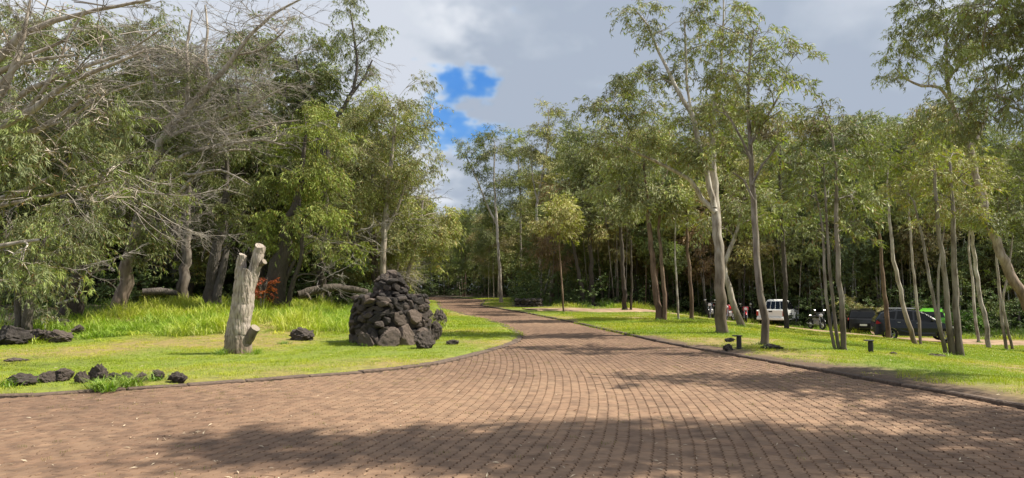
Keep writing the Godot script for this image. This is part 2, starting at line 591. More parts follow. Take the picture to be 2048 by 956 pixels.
func build_grass() -> void:
	var lawn := [blade_clump(5, 95, 0.2, 0.025, 0.075, 0.006, 0.9), blade_clump(6, 95, 0.2, 0.02, 0.065, 0.006, 1.1)]
	var far_lawn := blade_clump(7, 90, 0.42, 0.03, 0.09, 0.013, 0.8)
	var tall := [blade_clump(8, 34, 0.2, 0.22, 0.6, 0.019, 0.95), blade_clump(9, 34, 0.2, 0.14, 0.48, 0.017, 1.2)]
	var far_tall := blade_clump(10, 60, 0.45, 0.15, 0.5, 0.02, 0.6)
	var xf := [[], [], [], [], [], []]
	var col := [PackedColorArray(), PackedColorArray(), PackedColorArray(), PackedColorArray(), PackedColorArray(), PackedColorArray()]
	rng.seed = 41
	var d := 8.0
	while d < 84.0:
		var stp := 0.2 if d < 24.0 else (0.27 if d < 38.0 else 0.5)
		var x := -d * 0.8 - 1.0
		while x < d * 0.8 + 1.0:
			var px := x + rng.randf_range(-0.5, 0.5) * stp
			var pd := d + rng.randf_range(-0.5, 0.5) * stp
			x += stp
			var on := 5.0
			if px > -34.0 and px < 16.0: on = edge_distance(px, pd)
			if on < 0.22: continue
			if px > 0.0 and d > 24.0 and track_distance(px, pd) < 2.2 + patch_noise.get_noise_2d(px * 5, pd * 5): continue
			var wd := woods(px, pd)
			var nz := patch_noise.get_noise_2d(px * 3.0, pd * 3.0)
			var bare := tuft_noise.get_noise_2d(px, pd)
			if rng.randf() < wd * (0.93 if px < 0.0 else 0.62): continue
			var w := wild(px, pd)
			if px > 2.0 and pd < 24.0 and rng.randf() < smoothstep(1.5, 0.35, on + nz * 1.2): continue
			if w < 0.5 and rng.randf() < smoothstep(0.05, 0.45, nz * 0.9 + bare * 0.5) * 0.8: continue
			var tint := Color(0.33, 0.40, 0.024).lerp(Color(0.56, 0.55, 0.045), clampf(0.45 + nz * 1.3 + rng.randf_range(-0.3, 0.3), 0.0, 1.0))
			tint = tint.lerp(Color(0.20, 0.33, 0.03), clampf(0.25 - bare * 1.4 + rng.randf_range(-0.2, 0.2), 0.0, 1.0) * 0.8)
			if px > 3.0: tint = tint * 0.95
			if w > 0.4: tint = Color(0.26, 0.38, 0.045).lerp(Color(0.52, 0.53, 0.10), clampf(rng.randf() * 0.8 + nz * 1.2 + bare * 0.4, 0.0, 1.0))
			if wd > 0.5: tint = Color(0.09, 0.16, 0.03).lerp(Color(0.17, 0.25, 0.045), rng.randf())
			var which := 0
			var s := rng.randf_range(0.8, 1.2)
			if w > 0.4 + rng.randf_range(-0.38, 0.38):
				which = 5 if d >= 38.0 else 3 + rng.randi() % 2
				if which != 5 and rng.randf() < 0.3: continue
				s *= maxf(0.15, 0.2 + 0.6 * smoothstep(0.3, 1.0, w) + 0.9 * bare + 0.6 * nz)
			else:
				which = 2 if d >= 24.0 else rng.randi() % 2
				s *= 1.0 + 0.35 * clampf(bare * 2.0, -0.6, 1.0)
				if px > 3.0: s *= 1.25
			var lift := 0.045 if on > 0.5 else 0.02
			lift += (nz * 0.05 + patch_noise.get_noise_2d(px * 0.9, pd * 0.9) * 0.06) * smoothstep(0.5, 3.0, on)
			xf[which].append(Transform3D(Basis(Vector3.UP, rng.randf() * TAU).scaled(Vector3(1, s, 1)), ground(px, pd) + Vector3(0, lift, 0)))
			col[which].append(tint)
		d += stp
	# tufts left standing round the rocks
	for t in PackedVector2Array([Vector2(-7.84, 12.00), Vector2(-8.01, 12.32), Vector2(-6.43, 11.52), Vector2(-6.42, 11.64), Vector2(-6.47, 11.88), Vector2(-6.17, 11.88), Vector2(-6.40, 12.26), Vector2(-6.34, 11.30), Vector2(-7.19, 18.32), Vector2(-6.82, 17.62), Vector2(-6.36, 17.76), Vector2(-4.27, 20.52), Vector2(-3.94, 19.92), Vector2(6.78, 18.92), Vector2(12.42, 21.10), Vector2(8.66, 19.02), Vector2(7.07, 24.80), Vector2(-8.03, 11.64), Vector2(-6.11, 12.38), Vector2(-6.48, 20.42), Vector2(7.24, 24.77), Vector2(7.32, 24.80), Vector2(7.12, 20.05), Vector2(6.96, 20.13), Vector2(14.01, 23.17), Vector2(14.05, 23.09), Vector2(8.37, 18.88), Vector2(8.43, 18.68), Vector2(24.61, 33.85), Vector2(24.71, 34.00), Vector2(6.67, 33.10), Vector2(6.91, 33.25), Vector2(8.23, 34.10), Vector2(8.28, 34.19), Vector2(7.89, 33.84), Vector2(7.77, 33.63), Vector2(9.93, 31.53), Vector2(9.89, 31.42), Vector2(14.08, 37.35), Vector2(14.15, 37.13), Vector2(2.83, 39.69), Vector2(2.92, 39.77), Vector2(19.78, 37.94), Vector2(19.37, 37.80), Vector2(16.75, 29.72), Vector2(16.51, 29.71), Vector2(23.41, 35.78), Vector2(23.29, 35.79), Vector2(25.39, 39.51), Vector2(25.50, 39.61), Vector2(23.45, 34.91), Vector2(23.44, 34.79), Vector2(6.82, 44.06), Vector2(6.77, 43.86), Vector2(10.69, 13.46), Vector2(10.83, 13.51), Vector2(9.73, 7.27), Vector2(9.53, 7.27), Vector2(11.44, 8.65), Vector2(11.37, 8.59)]):
		for k in 2:
			xf[3].append(Transform3D(Basis(Vector3.UP, rng.randf() * TAU).scaled(Vector3(0.8, rng.randf_range(0.2, 0.4), 0.8)), ground(t.x + rng.randf_range(-0.2, 0.2), t.y + rng.randf_range(-0.1, 0.1)) + Vector3(0, 0.04, 0)))
			col[3].append(Color(0.15, 0.27, 0.04).lerp(Color(0.26, 0.34, 0.05), rng.randf()))
	scatter("lawn_grass", lawn[0], M.grass, xf[0], col[0])
	scatter("lawn_grass", lawn[1], M.grass, xf[1], col[1])
	scatter("lawn_grass", far_lawn, M.grass, xf[2], col[2])
	scatter("tall_grass", tall[0], M.grass, xf[3], col[3])
	scatter("tall_grass", tall[1], M.grass, xf[4], col[4])
	scatter("tall_grass", far_tall, M.grass, xf[5], col[5])

func build_litter() -> void:
	var b := Buf.new()
	b.quad(Vector3(-0.05, 0.002, 0), Vector3(-0.01, 0.012, 0.011), Vector3(0.05, 0.004, 0), Vector3(-0.005, 0.007, -0.011))
	var xf := []
	var col := PackedColorArray()
	rng.seed = 52
	while xf.size() < 2600:
		var d := 5.5 + 40.0 * pow(rng.randf(), 1.7)
		var x := rng.randf_range(-0.74, 0.74) * d
		var on := edge_distance(x, d)
		var up := 0.02 if on < 0.0 else 0.1
		if on > 0.0 and rng.randf() < 0.35: continue
		var s := rng.randf_range(0.25, 0.9) * (0.55 if rng.randf() < 0.6 else 1.0)
		xf.append(Transform3D(Basis.from_euler(Vector3(rng.randf_range(-0.25, 0.25), rng.randf() * TAU, rng.randf_range(-0.3, 0.3))).scaled(Vector3.ONE * s), ground(x, d) + Vector3(0, up, 0)))
		col.append(Color(0.50, 0.42, 0.30).lerp(Color(0.22, 0.12, 0.06), rng.randf() * rng.randf() * 1.3))
	scatter("leaf_litter", b.mesh(), M.twig, xf, col)
	# weeds and dry grass that grow in the joints
	var clump := blade_clump(17, 9, 0.05, 0.015, 0.05, 0.004, 1.0)
	xf = []
	col = PackedColorArray()
	while xf.size() < 420:
		var d := 5.5 + 16.0 * rng.randf()
		var x := rng.randf_range(-0.72, 0.5) * d
		var on := edge_distance(x, d)
		if on > 0.0 or rng.randf() < smoothstep(-0.4, -3.0, on) * 0.85: continue
		xf.append(Transform3D(Basis(Vector3.UP, rng.randf() * TAU), ground(x, d) + Vector3(0, 0.01, 0)))
		col.append(Color(0.16, 0.17, 0.04).lerp(Color(0.34, 0.27, 0.12), rng.randf()))
	scatter("joint_weeds", clump, M.grass, xf, col)

# ---------------------------------------------------------------- trees
func gauss() -> Vector3:
	return Vector3(rng.randfn(), rng.randfn(), rng.randfn())

func in_ball(bias := 0.45) -> Vector3:
	var v := Vector3(rng.randfn(), rng.randfn(), rng.randfn()).normalized()
	return v * pow(rng.randf(), bias)

# a twig with hanging leaves; it starts at the origin and grows along x
func make_spray(sd: int, n: int, reach: float, ll: float, lw: float, hang: float) -> ArrayMesh:
	rng.seed = sd
	var b := Buf.new()
	var lines := []
	var main := PackedVector3Array()
	for k in 5:
		var t := k / 4.0
		main.append(Vector3(t * reach, 0.10 * sin(t * 3.0) - 0.28 * reach * t * t, 0.04 * sin(t * 5.0 + sd)))
	lines.append(main)
	for q in 4:
		var s: Vector3 = main[1 + q % 3]
		var a := rng.randf() * TAU
		var o := Vector3(0.6, cos(a) * 0.5, sin(a)).normalized() * reach * rng.randf_range(0.3, 0.55)
		lines.append(PackedVector3Array([s, s + o * 0.55 + Vector3(0, 0.02, 0), s + o + Vector3(0, -0.12 * reach, 0)]))
	var bark := Color(0.75, 0.55, 0.5)
	for l in lines:
		var r := PackedFloat32Array()
		for k in l.size(): r.append(lerpf(0.006, 0.0022, float(k) / (l.size() - 1)))
		b.tube(l, r, 3, bark, bark, 0.0, false)
	for k in n:
		var l: PackedVector3Array = lines[rng.randi() % lines.size()]
		var t := pow(rng.randf(), 0.7) * (l.size() - 1)
		var f := mini(int(t), l.size() - 2)
		var p := l[f].lerp(l[f + 1], t - f)
		var out := Vector3(rng.randf_range(-0.2, 1.0), rng.randf_range(-0.5, 0.5), rng.randf_range(-1, 1))
		var dir := (out.normalized() * rng.randf_range(0.4, 1.0) + Vector3.DOWN * hang * rng.randf_range(0.3, 1.2)).normalized()
		var w := dir.cross(gauss()).normalized()
		var sz := rng.randf_range(0.6, 1.15)
		var len := ll * sz
		var half := w * lw * 0.5 * rng.randf_range(0.8, 1.15)
		var bend := dir.cross(w) * len * rng.randf_range(-0.12, 0.12) + Vector3.DOWN * len * 0.1
		var tone := rng.randf_range(0.7, 1.25)
		var col := Color(tone, tone, tone)
		var kindof := rng.randf()
		if kindof < 0.14: col = Color(1.5, 1.15, 0.75) * tone
		elif kindof < 0.18: col = Color(1.9, 0.75, 0.7) * tone
		var m := p + dir * len * 0.42 + bend * 0.35
		var nn := dir.cross(w).normalized()
		var e := b.v.size()
		b.v.append(p); b.v.append(m + half); b.v.append(p + dir * len + bend); b.v.append(m - half)
		for j in 4:
			b.n.append((nn + (w * 0.25 if j == 1 else (-w * 0.25 if j == 3 else Vector3.ZERO))).normalized())
			b.c.append(col)
		b.i.append(e); b.i.append(e + 1); b.i.append(e + 2)
		b.i.append(e); b.i.append(e + 2); b.i.append(e + 3)
	return b.mesh()

# a leafless spray of dead twigs
func make_bare(sd: int, reach: float, forks: int) -> ArrayMesh:
	rng.seed = sd
	var b := Buf.new()
	var todo := [[Vector3.ZERO, Vector3(1, 0.05, 0), reach, 0.014, 0]]
	while todo.size():
		var e: Array = todo.pop_back()
		var p: Vector3 = e[0]
		var dir: Vector3 = e[1]
		var pts := PackedVector3Array([p])
		var r := PackedFloat32Array([e[3]])
		for k in 4:
			dir = (dir + gauss() * 0.11 + Vector3(0, -0.05, 0)).normalized()
			p += dir * e[2] / 4.0
			pts.append(p)
			r.append(lerpf(e[3], e[3] * 0.35, (k + 1) / 4.0))
			if e[4] < 2:
				for q in forks:
					if rng.randf() < 0.5:
						var side := (dir * 0.8 + gauss() * 0.42).normalized()
						todo.append([p, side, e[2] * rng.randf_range(0.3, 0.6), e[3] * 0.55, e[4] + 1])
		var tone := rng.randf_range(0.75, 1.15)
		b.tube(pts, r, 3, Color.WHITE * tone, Color.WHITE * tone, 0.0, false)
	return b.mesh()

func make_sprays() -> void:
	S.gum = make_spray(101, 44, 0.62, 0.155, 0.027, 0.75)
	S.gum_far = make_spray(102, 30, 0.8, 0.21, 0.042, 0.7)
	S.wattle = make_spray(103, 52, 0.75, 0.17, 0.028, 0.9)
	S.wattle_far = make_spray(104, 34, 0.9, 0.22, 0.044, 0.85)
	S.near = make_spray(105, 64, 0.75, 0.15, 0.023, 1.0)
	S.broad = make_spray(106, 30, 0.5, 0.12, 0.055, 0.25)
	S.bare = make_bare(107, 1.3, 2)
	S.bare_far = make_bare(108, 1.3, 1)

# a smooth line through points, with slight kinks
func smooth_line(p: Array, r: Array, step: float, kink: float) -> Array:
	var op := PackedVector3Array()
	var orr := PackedFloat32Array()
	for k in p.size() - 1:
		var a: Vector3 = p[maxi(k - 1, 0)]
		var b: Vector3 = p[k]
		var c: Vector3 = p[k + 1]
		var d: Vector3 = p[mini(k + 2, p.size() - 1)]
		var m := maxi(1, int(b.distance_to(c) / step))
		for j in m:
			var t := float(j) / m
			var q := b.cubic_interpolate(c, a, d, t)
			if k + j > 0: q += gauss() * kink * r[k]
			op.append(q)
			orr.append(lerpf(r[k], r[k + 1], t))
	op.append(p[p.size() - 1])
	orr.append(r[r.size() - 1])
	return [op, orr]

const LEAF_GAIN := Color(2.5, 2.08, 3.1)
const BARK := {
	"pale": [Color(0.20, 0.16, 0.125), Color(0.46, 0.43, 0.39), "pale"],
	"white": [Color(0.34, 0.31, 0.28), Color(0.60, 0.58, 0.55), "pale"],
	"grey": [Color(0.13, 0.11, 0.09), Color(0.30, 0.28, 0.26), "pale"],
	"dark": [Color(0.075, 0.06, 0.05), Color(0.11, 0.095, 0.082), "dark"],
	"red": [Color(0.15, 0.095, 0.068), Color(0.23, 0.165, 0.125), "pale"],
	"redwhite": [Color(0.15, 0.085, 0.055), Color(0.46, 0.41, 0.37), "pale"],
	"mottled": [Color(0.15, 0.12, 0.095), Color(0.58, 0.56, 0.53), "pale"],
	"old": [Color(0.12, 0.10, 0.085), Color(0.16, 0.145, 0.13), "dark"],
}

# A tree: stems are [points, radii] in world metres, the first point of the first stem on the ground; blobs are [centre, radii, leafiness].
# Each blob is reached by a limb from the nearest stem, which forks into twigs that end in leaf sprays.
func tree(called: String, label: String, category: String, group: String, bark: String, tint: Color, stems: Array, blobs: Array, opt := {}) -> Node3D:
	rng.seed = hash(label) % 100000 + opt.get("seed", 0)
	var base: Vector3 = stems[0][0][0]
	var root := thing(called, label, category, base, 0.0, group)
	var wood := Buf.new()
	var bk: Array = BARK[bark]
	var samples := []
	var first := true
	for s in stems:
		var p := []
		for q in s[0]: p.append(q - base)
		var r: Array = s[1].duplicate()
		if p[0].y < 0.4:
			# the foot of a trunk flares and goes a little into the ground
			p.insert(1, p[0].lerp(p[1], 0.12))
			r.insert(1, r[0])
			r[0] = r[0] * 1.75
			p[0] = p[0] - Vector3(0, 0.12, 0)
		var l := smooth_line(p, r, 0.35, opt.get("kink", 0.2))
		var thick: float = r[1]
		var hi: Color = bk[1]
		var lo: Color = bk[0] if p[0].y < 0.4 else bk[1]
		wood.tube(l[0], l[1], 10 if thick > 0.07 else 6, lo, hi, 0.10 if bark in ["dark", "old"] else 0.05)
		var pts: PackedVector3Array = l[0]
		for k in range(0, pts.size() - 1):
			samples.append([pts[k], l[1][k], (pts[k + 1] - pts[k]).normalized()])
		first = false
	var xf := []
	var col := PackedColorArray()
	var bx := []
	var bcol := PackedColorArray()
	var limbcol: Color = bk[1] * opt.get("limb_tone", 0.8)
	var per: float = opt.get("sprays", 60.0)
	var ssize: float = opt.get("spray_size", 1.0)
	for blob in blobs:
		var c: Vector3 = blob[0] - base
		var rr: Vector3 = blob[1]
		var bare: bool = blob.size() > 3
		var best: Array = samples[0]
		var bd := 1e9
		for s in samples:
			var dd: float = s[0].distance_to(c)
			var cost := dd + 1.6 * maxf(0.0, s[0].y - (c.y - 0.3 * dd)) + (3.0 if s[0].y < opt.get("clear", 1.2) else 0.0)
			if cost < bd:
				bd = cost
				best = s
		var p0: Vector3 = best[0]
		var dist := p0.distance_to(c)
		var p3 := c + Vector3(0, rr.y * 0.25, 0) + in_ball() * rr * 0.3
		var p1: Vector3 = p0 + best[2] * dist * 0.35 + (c - p0) * 0.12
		var p2 := c - (c - p0) * 0.3 + Vector3(0, dist * 0.05, 0)
		var lp := PackedVector3Array()
		var lr := PackedFloat32Array()
		var r0 := minf(best[1] * 0.62, 0.014 + 0.0135 * (dist + rr.x))
		for k in 8:
			var t := k / 7.0
			lp.append(p0.bezier_interpolate(p1, p2, p3, t) + (gauss() * 0.025 * dist * t * (1.0 - t) * 2.0))
			lr.append(lerpf(r0, 0.011, pow(t, 0.8)))
		wood.tube(lp, lr, 5, limbcol, limbcol)
		if not bare:
			for k in range(3, 8): samples.append([lp[k], lr[k], (lp[k] - lp[k - 1]).normalized()])
		var vol := rr.x * rr.y * rr.z
		var n := int(per * pow(vol, 0.7) * blob[2])
		var nsub := maxi(4, int(n / opt.get("clump", 9.0)))
		for q in nsub:
			var s0 := lp[rng.randi_range(3, 7)]
			var target := c + in_ball(0.42) * rr
			var mid := s0.lerp(target, 0.5) + Vector3(0, s0.distance_to(target) * 0.14, 0) + gauss() * 0.05
			var tp := PackedVector3Array([s0, s0.lerp(mid, 0.55) + gauss() * 0.02, mid, mid.lerp(target, 0.6) + Vector3(0, 0.04, 0), target])
			wood.tube(tp, PackedFloat32Array([0.014, 0.012, 0.009, 0.007, 0.004]), 3, limbcol, limbcol, 0.0, false)
			var away := target - s0
			if away.length() < 0.05: away = Vector3(1, 0, 0)
			var bright := rng.randf_range(0.7, 1.25)
			var warm := rng.randf() * rng.randf()
			var each := int(round(float(n) / nsub))
			for m in each:
				var pos := s0.lerp(target, rng.randf_range(0.5, 1.0)) + gauss() * 0.17 * minf(rr.x, 1.6)
				var yaw := atan2(-away.z, away.x) + rng.randfn() * 0.9
				var pitch := rng.randf_range(-0.7, 0.5)
				var bs := Basis(Vector3.UP, yaw) * Basis(Vector3.BACK, pitch) * Basis(Vector3.RIGHT, rng.randf_range(-0.5, 0.5))
				bs = bs.scaled(Vector3.ONE * ssize * rng.randf_range(0.75, 1.25))
				if bare:
					bx.append(Transform3D(bs, pos))
					bcol.append(Color(0.17, 0.145, 0.125).lerp(Color(0.34, 0.31, 0.28), rng.randf()))
				else:
					xf.append(Transform3D(bs, pos))
					var tn := (tint * LEAF_GAIN).lerp(Color(tint.r * 2.7, tint.g * 2.5, tint.b * 1.5), warm)
					col.append(tn * bright * rng.randf_range(0.85, 1.15))
	obj("trunk", wood.mesh(), M[bk[2]], root)
	if xf.size(): scatter("crown", S[opt.get("leaf", "gum")], M.leaf, xf, col, root)
	if bx.size(): scatter("bare_twigs", S[opt.get("bare", "bare")], M.twig, bx, bcol, root)
	return root

# a tall young gum for the wood beyond the lawn
func young_gum(sd: int, label: String, bark: String, high: float, tint: Color) -> Node3D:
	var r := rng
	r.seed = sd * 31 + 5
	var lean := Vector3(r.randf_range(-0.1, 0.1), 0, r.randf_range(-0.1, 0.1))
	var pts := []
	var rad := []
	var r0 := r.randf_range(0.055, 0.105)
	for k in 6:
		var t := k / 5.0
		pts.append(Vector3(0, t * high * 0.92, 0) + lean * t * high + Vector3(r.randf_range(-1, 1), 0, r.randf_range(-1, 1)) * 0.22 * t)
		rad.append(lerpf(r0, 0.018, pow(t, 0.9)))
	var stems := [[pts, rad]]
	var f: Vector3 = pts[2].lerp(pts[3], r.randf() * 0.7)
	var a := r.randf() * TAU
	var o := Vector3(cos(a), 0, sin(a))
	stems.append([[f, f + Vector3(0, high * 0.18, 0) + o * high * 0.07, f + Vector3(0, high * 0.4, 0) + o * high * 0.12], [r0 * 0.45, r0 * 0.3, 0.015]])
	if sd % 3 == 0:
		var b := Vector3(0.3, 0, 0.2)
		stems.append([[b, b + Vector3(o.x * 0.4, high * 0.3, 0.3), b + Vector3(o.x * 0.9, high * 0.62, 0.6)], [r0 * 0.6, r0 * 0.4, 0.015]])
	for q in 2:
		var fa := a + 2.0 + q * 2.3
		var foot := Vector3(cos(fa), 0, sin(fa)) * r.randf_range(0.5, 1.3)
		var bend := Vector3(r.randf_range(-0.5, 0.5), 0, r.randf_range(-0.5, 0.5))
		stems.append([[foot, foot + Vector3(0, high * 0.2, 0) + bend * 0.5, foot + Vector3(0, high * 0.42, 0) + bend, foot + Vector3(0, high * r.randf_range(0.55, 0.75), 0) + bend * 1.8], [r0 * 0.5, r0 * 0.42, r0 * 0.3, 0.01]])
	var blobs := []
	for k in 11:
		var t := 0.30 + 0.70 * (k + 0.5) / 11.0
		var at := r.randf() * TAU
		var wide := high * 0.135 * (1.1 - 0.6 * absf(t - 0.68))
		var c := Vector3(cos(at), 0, sin(at)) * wide * r.randf_range(0.3, 1.0) + lean * t * high + Vector3(0, t * high, 0)
		blobs.append([c, Vector3(wide, wide * 0.78, wide) * r.randf_range(0.65, 0.95), r.randf_range(0.75, 1.1)])
	return tree("gum_tree", label, "tree", "gum trees of the wood", bark, tint, stems, blobs, {"leaf": "gum_far", "sprays": 44.0, "spray_size": 1.15, "seed": sd, "clump": 10.0})

# a broad wattle, leafy nearly to the ground with dead twigs below
func broad_wattle(sd: int, label: String, bark: String, high: float, tint: Color) -> Node3D:
	rng.seed = sd * 57 + 9
	var r := rng
	var stems := []
	for s in 2 + sd % 2:
		var a := r.randf() * TAU
		var o := Vector3(cos(a), 0, sin(a))
		var foot := o * 0.25 * s
		foot.y = 0
		stems.append([[foot, foot + Vector3(0, high * 0.25, 0) + o * high * 0.04, foot + Vector3(0, high * 0.55, 0) + o * high * 0.12, foot + Vector3(0, high * 0.86, 0) + o * high * 0.2], [r.randf_range(0.16, 0.26), 0.15, 0.09, 0.02]])
	var blobs := []
	for k in 13:
		var t := 0.22 + 0.78 * (k + 0.4) / 13.0
		var at := k * 2.4 + r.randf()
		var wide := high * 0.2 * (1.15 - 0.9 * absf(t - 0.55))
		var c := Vector3(cos(at), 0, sin(at)) * wide * r.randf_range(0.5, 1.25) + Vector3(0, t * high, 0)
		blobs.append([c, Vector3(wide, wide * 0.75, wide) * r.randf_range(0.6, 0.9), r.randf_range(0.8, 1.1)])
	for k in 5:
		var at := k * 1.5 + r.randf()
		blobs.append([Vector3(cos(at), 0, sin(at)) * high * 0.17 + Vector3(0, high * r.randf_range(0.15, 0.55), 0), Vector3(1.3, 0.9, 1.3), 0.5, true])
	return tree("wattle_tree", label, "tree", "dense trees of the left wood", bark, tint, stems, blobs, {"leaf": "wattle_far", "sprays": 42.0, "spray_size": 1.15, "seed": sd, "bare": "bare_far", "clump": 10.0})

func shrub(called: String, label: String, group: String, at: Vector3, size: Vector3, tint: Color, leafy := 1.0, spray := "broad", bark := "grey") -> Node3D:
	rng.seed = hash(label) % 9999 + int(at.x * 100)
	var stems := []
	var blobs := []
	for k in 4:
		var a := k * 1.6 + rng.randf()
		var o := Vector3(cos(a) * size.x, 0, sin(a) * size.z)
		stems.append([[at + o * 0.06, at + o * 0.35 + Vector3(0, size.y * 0.5, 0), at + o * 0.7 + Vector3(0, size.y * rng.randf_range(0.7, 1.0), 0)], [0.022, 0.015, 0.006]])
		blobs.append([at + o * 0.55 + Vector3(0, size.y * rng.randf_range(0.45, 0.75), 0), size * Vector3(0.55, 0.4, 0.55), leafy])
	blobs.append([at + Vector3(0, size.y * 0.7, 0), size * Vector3(0.6, 0.42, 0.6), leafy])
	return tree(called, label, "shrub", group, bark, tint, stems, blobs, {"leaf": spray, "sprays": 90.0, "clear": 0.1, "kink": 0.05, "spray_size": 0.9})

func clear_of(list: Array, p: Vector2, gap: float) -> bool:
	for q in list:
		if p.distance_squared_to(q) < gap * gap: return false
	return true

func build_woods(keep: Array) -> void:
	var gums := [
		young_gum(1, "pale-trunked gum with grey-green leaves", "pale", 12.5, Color(0.116, 0.154, 0.054)),
		young_gum(2, "white-trunked gum with dark green leaves", "white", 14.0, Color(0.102, 0.137, 0.048)),
		young_gum(3, "grey-trunked gum with olive leaves", "grey", 11.5, Color(0.128, 0.14, 0.055)),
		young_gum(4, "reddish-trunked gum with dark green leaves", "red", 13.0, Color(0.091, 0.130, 0.045)),
		young_gum(5, "dark-trunked gum with yellowish leaves", "dark", 12.0, Color(0.138, 0.15, 0.06)),
		young_gum(6, "pale-trunked gum with thin olive leaves", "pale", 13.5, Color(0.125, 0.128, 0.052)),
		young_gum(7, "grey-trunked gum with brownish leaves", "grey", 10.5, Color(0.142, 0.122, 0.058)),
		young_gum(8, "white-trunked gum with deep green leaves", "white", 12.0, Color(0.072, 0.108, 0.044)),
	]
	var wattles := [
		broad_wattle(1, "dense twiggy dark green tree", "old", 12.0, Color(0.084, 0.116, 0.040)),
		broad_wattle(2, "tall green tree with dark trunks", "dark", 13.5, Color(0.108, 0.137, 0.048)),
		broad_wattle(3, "olive-leaved many-trunked tree", "old", 11.0, Color(0.126, 0.150, 0.045)),
	]
	var used := [0, 0]
	var placed := keep.duplicate()
	rng.seed = 990
	var spots := []
	for k in 16000:
		var d := rng.randf_range(30.0, 104.0)
		var x := rng.randf_range(-0.80, 0.82) * d
		var px := x / d
		var p := Vector2(x, d)
		var what := -1
		var gap := 3.0
		if px < -0.165:
			if d > 36.0 and d < 78.0 and (x < line_at(spine_left, d) - 4.0):
				what = 1
				gap = 3.5
		elif px < 0.05:
			if d > 74.0 and edge_distance(x, d) > 2.5:
				what = 0
				gap = 2.7
		elif d > 52.0 and d < 92.0 and d > line_at(track_line, x) + 4.0 and edge_distance(x, d) > 5.0:
			what = 0
			gap = 2.35 if d < 66.0 else 3.3
		if what < 0 or not clear_of(placed, p, gap): continue
		placed.append(p)
		spots.append([what, p])
	spots.sort_custom(func(a, c): return a[1].y < c[1].y)
	for s in spots.slice(0, 290):
		var protos: Array = gums if s[0] == 0 else wattles
		var p: Vector2 = s[1]
		var sz := rng.randf_range(0.78, 1.18)
		if s[0] == 0 and p.x > 12.0: sz *= 1.15
		if s[0] == 0 and p.x < 4.0: sz *= 0.82
		if s[0] == 1: sz *= 1.0 - 0.25 * smoothstep(-0.3, -0.17, p.x / p.y)
		var pick: int = used[s[0]] if used[s[0]] < protos.size() else rng.randi() % protos.size()
		var turn := rng.randf() * TAU
		var where := " in the wood left of the cairn" if s[0] == 1 else (" in the wood beyond the road bend" if p.x / p.y < 0.05 else (" in the wood behind the dirt turnoff" if p.x / p.y < 0.2 else (" in the wood behind the pickup" if p.x / p.y < 0.45 else " in the wood behind the dark car")))
		if p.y > (70.0 if s[0] == 0 and p.x > 0.0 else (52.0 if s[0] == 1 else 90.0)): where = where.replace("in the wood", "deep in the wood")
		var label: String = String(protos[pick].get_meta("label")).get_slice(" in the wood", 0).get_slice(" deep", 0) + where
		if used[s[0]] < protos.size():
			protos[pick].position = ground(p.x, p.y)
			protos[pick].rotation.y = turn
			protos[pick].scale = Vector3.ONE * sz
			protos[pick].set_meta("label", label)
		else:
			dup(protos[pick], ground(p.x, p.y), turn, Vector3(sz, sz * rng.randf_range(0.9, 1.12), sz), label)
		used[s[0]] += 1
	# saplings and scrub under the trees, and the far wood, which read as one mass
	var xf := []
	var col := PackedColorArray()
	rng.seed = 77
	for k in 30000:
		var d := rng.randf_range(30.0, 96.0)
		var x := rng.randf_range(-0.82, 0.85) * d
		if woods(x, d) < 0.6 or rng.randf() < 0.35: continue
		if x > 0.0 and d < line_at(track_line, x) + 4.5: continue
		var lump := patch_noise.get_noise_2d(x * 4.0, d * 4.0)
		var tall := 0.5 + 3.6 * clampf(lump + 0.35, 0.0, 1.0)
		var y := tall * pow(rng.randf(), 0.8)
		xf.append(Transform3D(Basis.from_euler(Vector3(0, rng.randf() * TAU, rng.randf_range(-0.3, 0.9))).scaled(Vector3.ONE * rng.randf_range(0.9, 1.5)), ground(x, d) + Vector3(0, y + 0.1, 0)))
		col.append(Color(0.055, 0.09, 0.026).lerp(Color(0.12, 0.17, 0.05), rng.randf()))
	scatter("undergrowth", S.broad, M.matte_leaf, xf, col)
	xf = []
	col = PackedColorArray()
	for k in 24000:
		var d := rng.randf_range(44.0, 92.0)
		var x := rng.randf_range(-0.75, 0.85) * d
		if woods(x, d) < 0.6 or x / d < -0.14: continue
		if x > 0.0 and d < line_at(track_line, x) + 9.0: continue
		var lump := patch_noise.get_noise_2d(x * 7.0, d * 7.0 + 300.0)
		if lump < -0.02: continue
		var y := (2.5 + 9.0 * lump) * rng.randf_range(0.25, 1.0) + 0.6
		xf.append(Transform3D(Basis.from_euler(Vector3(0, rng.randf() * TAU, rng.randf_range(-0.6, 0.5))).scaled(Vector3.ONE * rng.randf_range(0.8, 1.3)), ground(x, d) + Vector3(gauss().x * 0.3, y, gauss().z * 0.3)))
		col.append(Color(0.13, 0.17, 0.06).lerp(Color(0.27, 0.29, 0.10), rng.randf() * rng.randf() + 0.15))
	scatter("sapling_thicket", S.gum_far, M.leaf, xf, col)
	xf = []
	col = PackedColorArray()
	for k in 24000:
		var d := rng.randf_range(98.0, 116.0)
		var x := rng.randf_range(-1.0, 1.0) * d
		var top := 8.0 + 3.0 * patch_noise.get_noise_2d(x * 3.0, 7.0) + (3.0 if x > 10.0 else 0.0)
		xf.append(Transform3D(Basis.from_euler(Vector3(0, rng.randf() * TAU, rng.randf_range(-0.6, 0.6))).scaled(Vector3.ONE * rng.randf_range(1.6, 2.6)), ground(x, d) + Vector3(0, top * rng.randf(), 0)))
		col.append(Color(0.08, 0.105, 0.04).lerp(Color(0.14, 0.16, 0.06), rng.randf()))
	scatter("distant_woods", S.gum_far, M.leaf, xf, col)

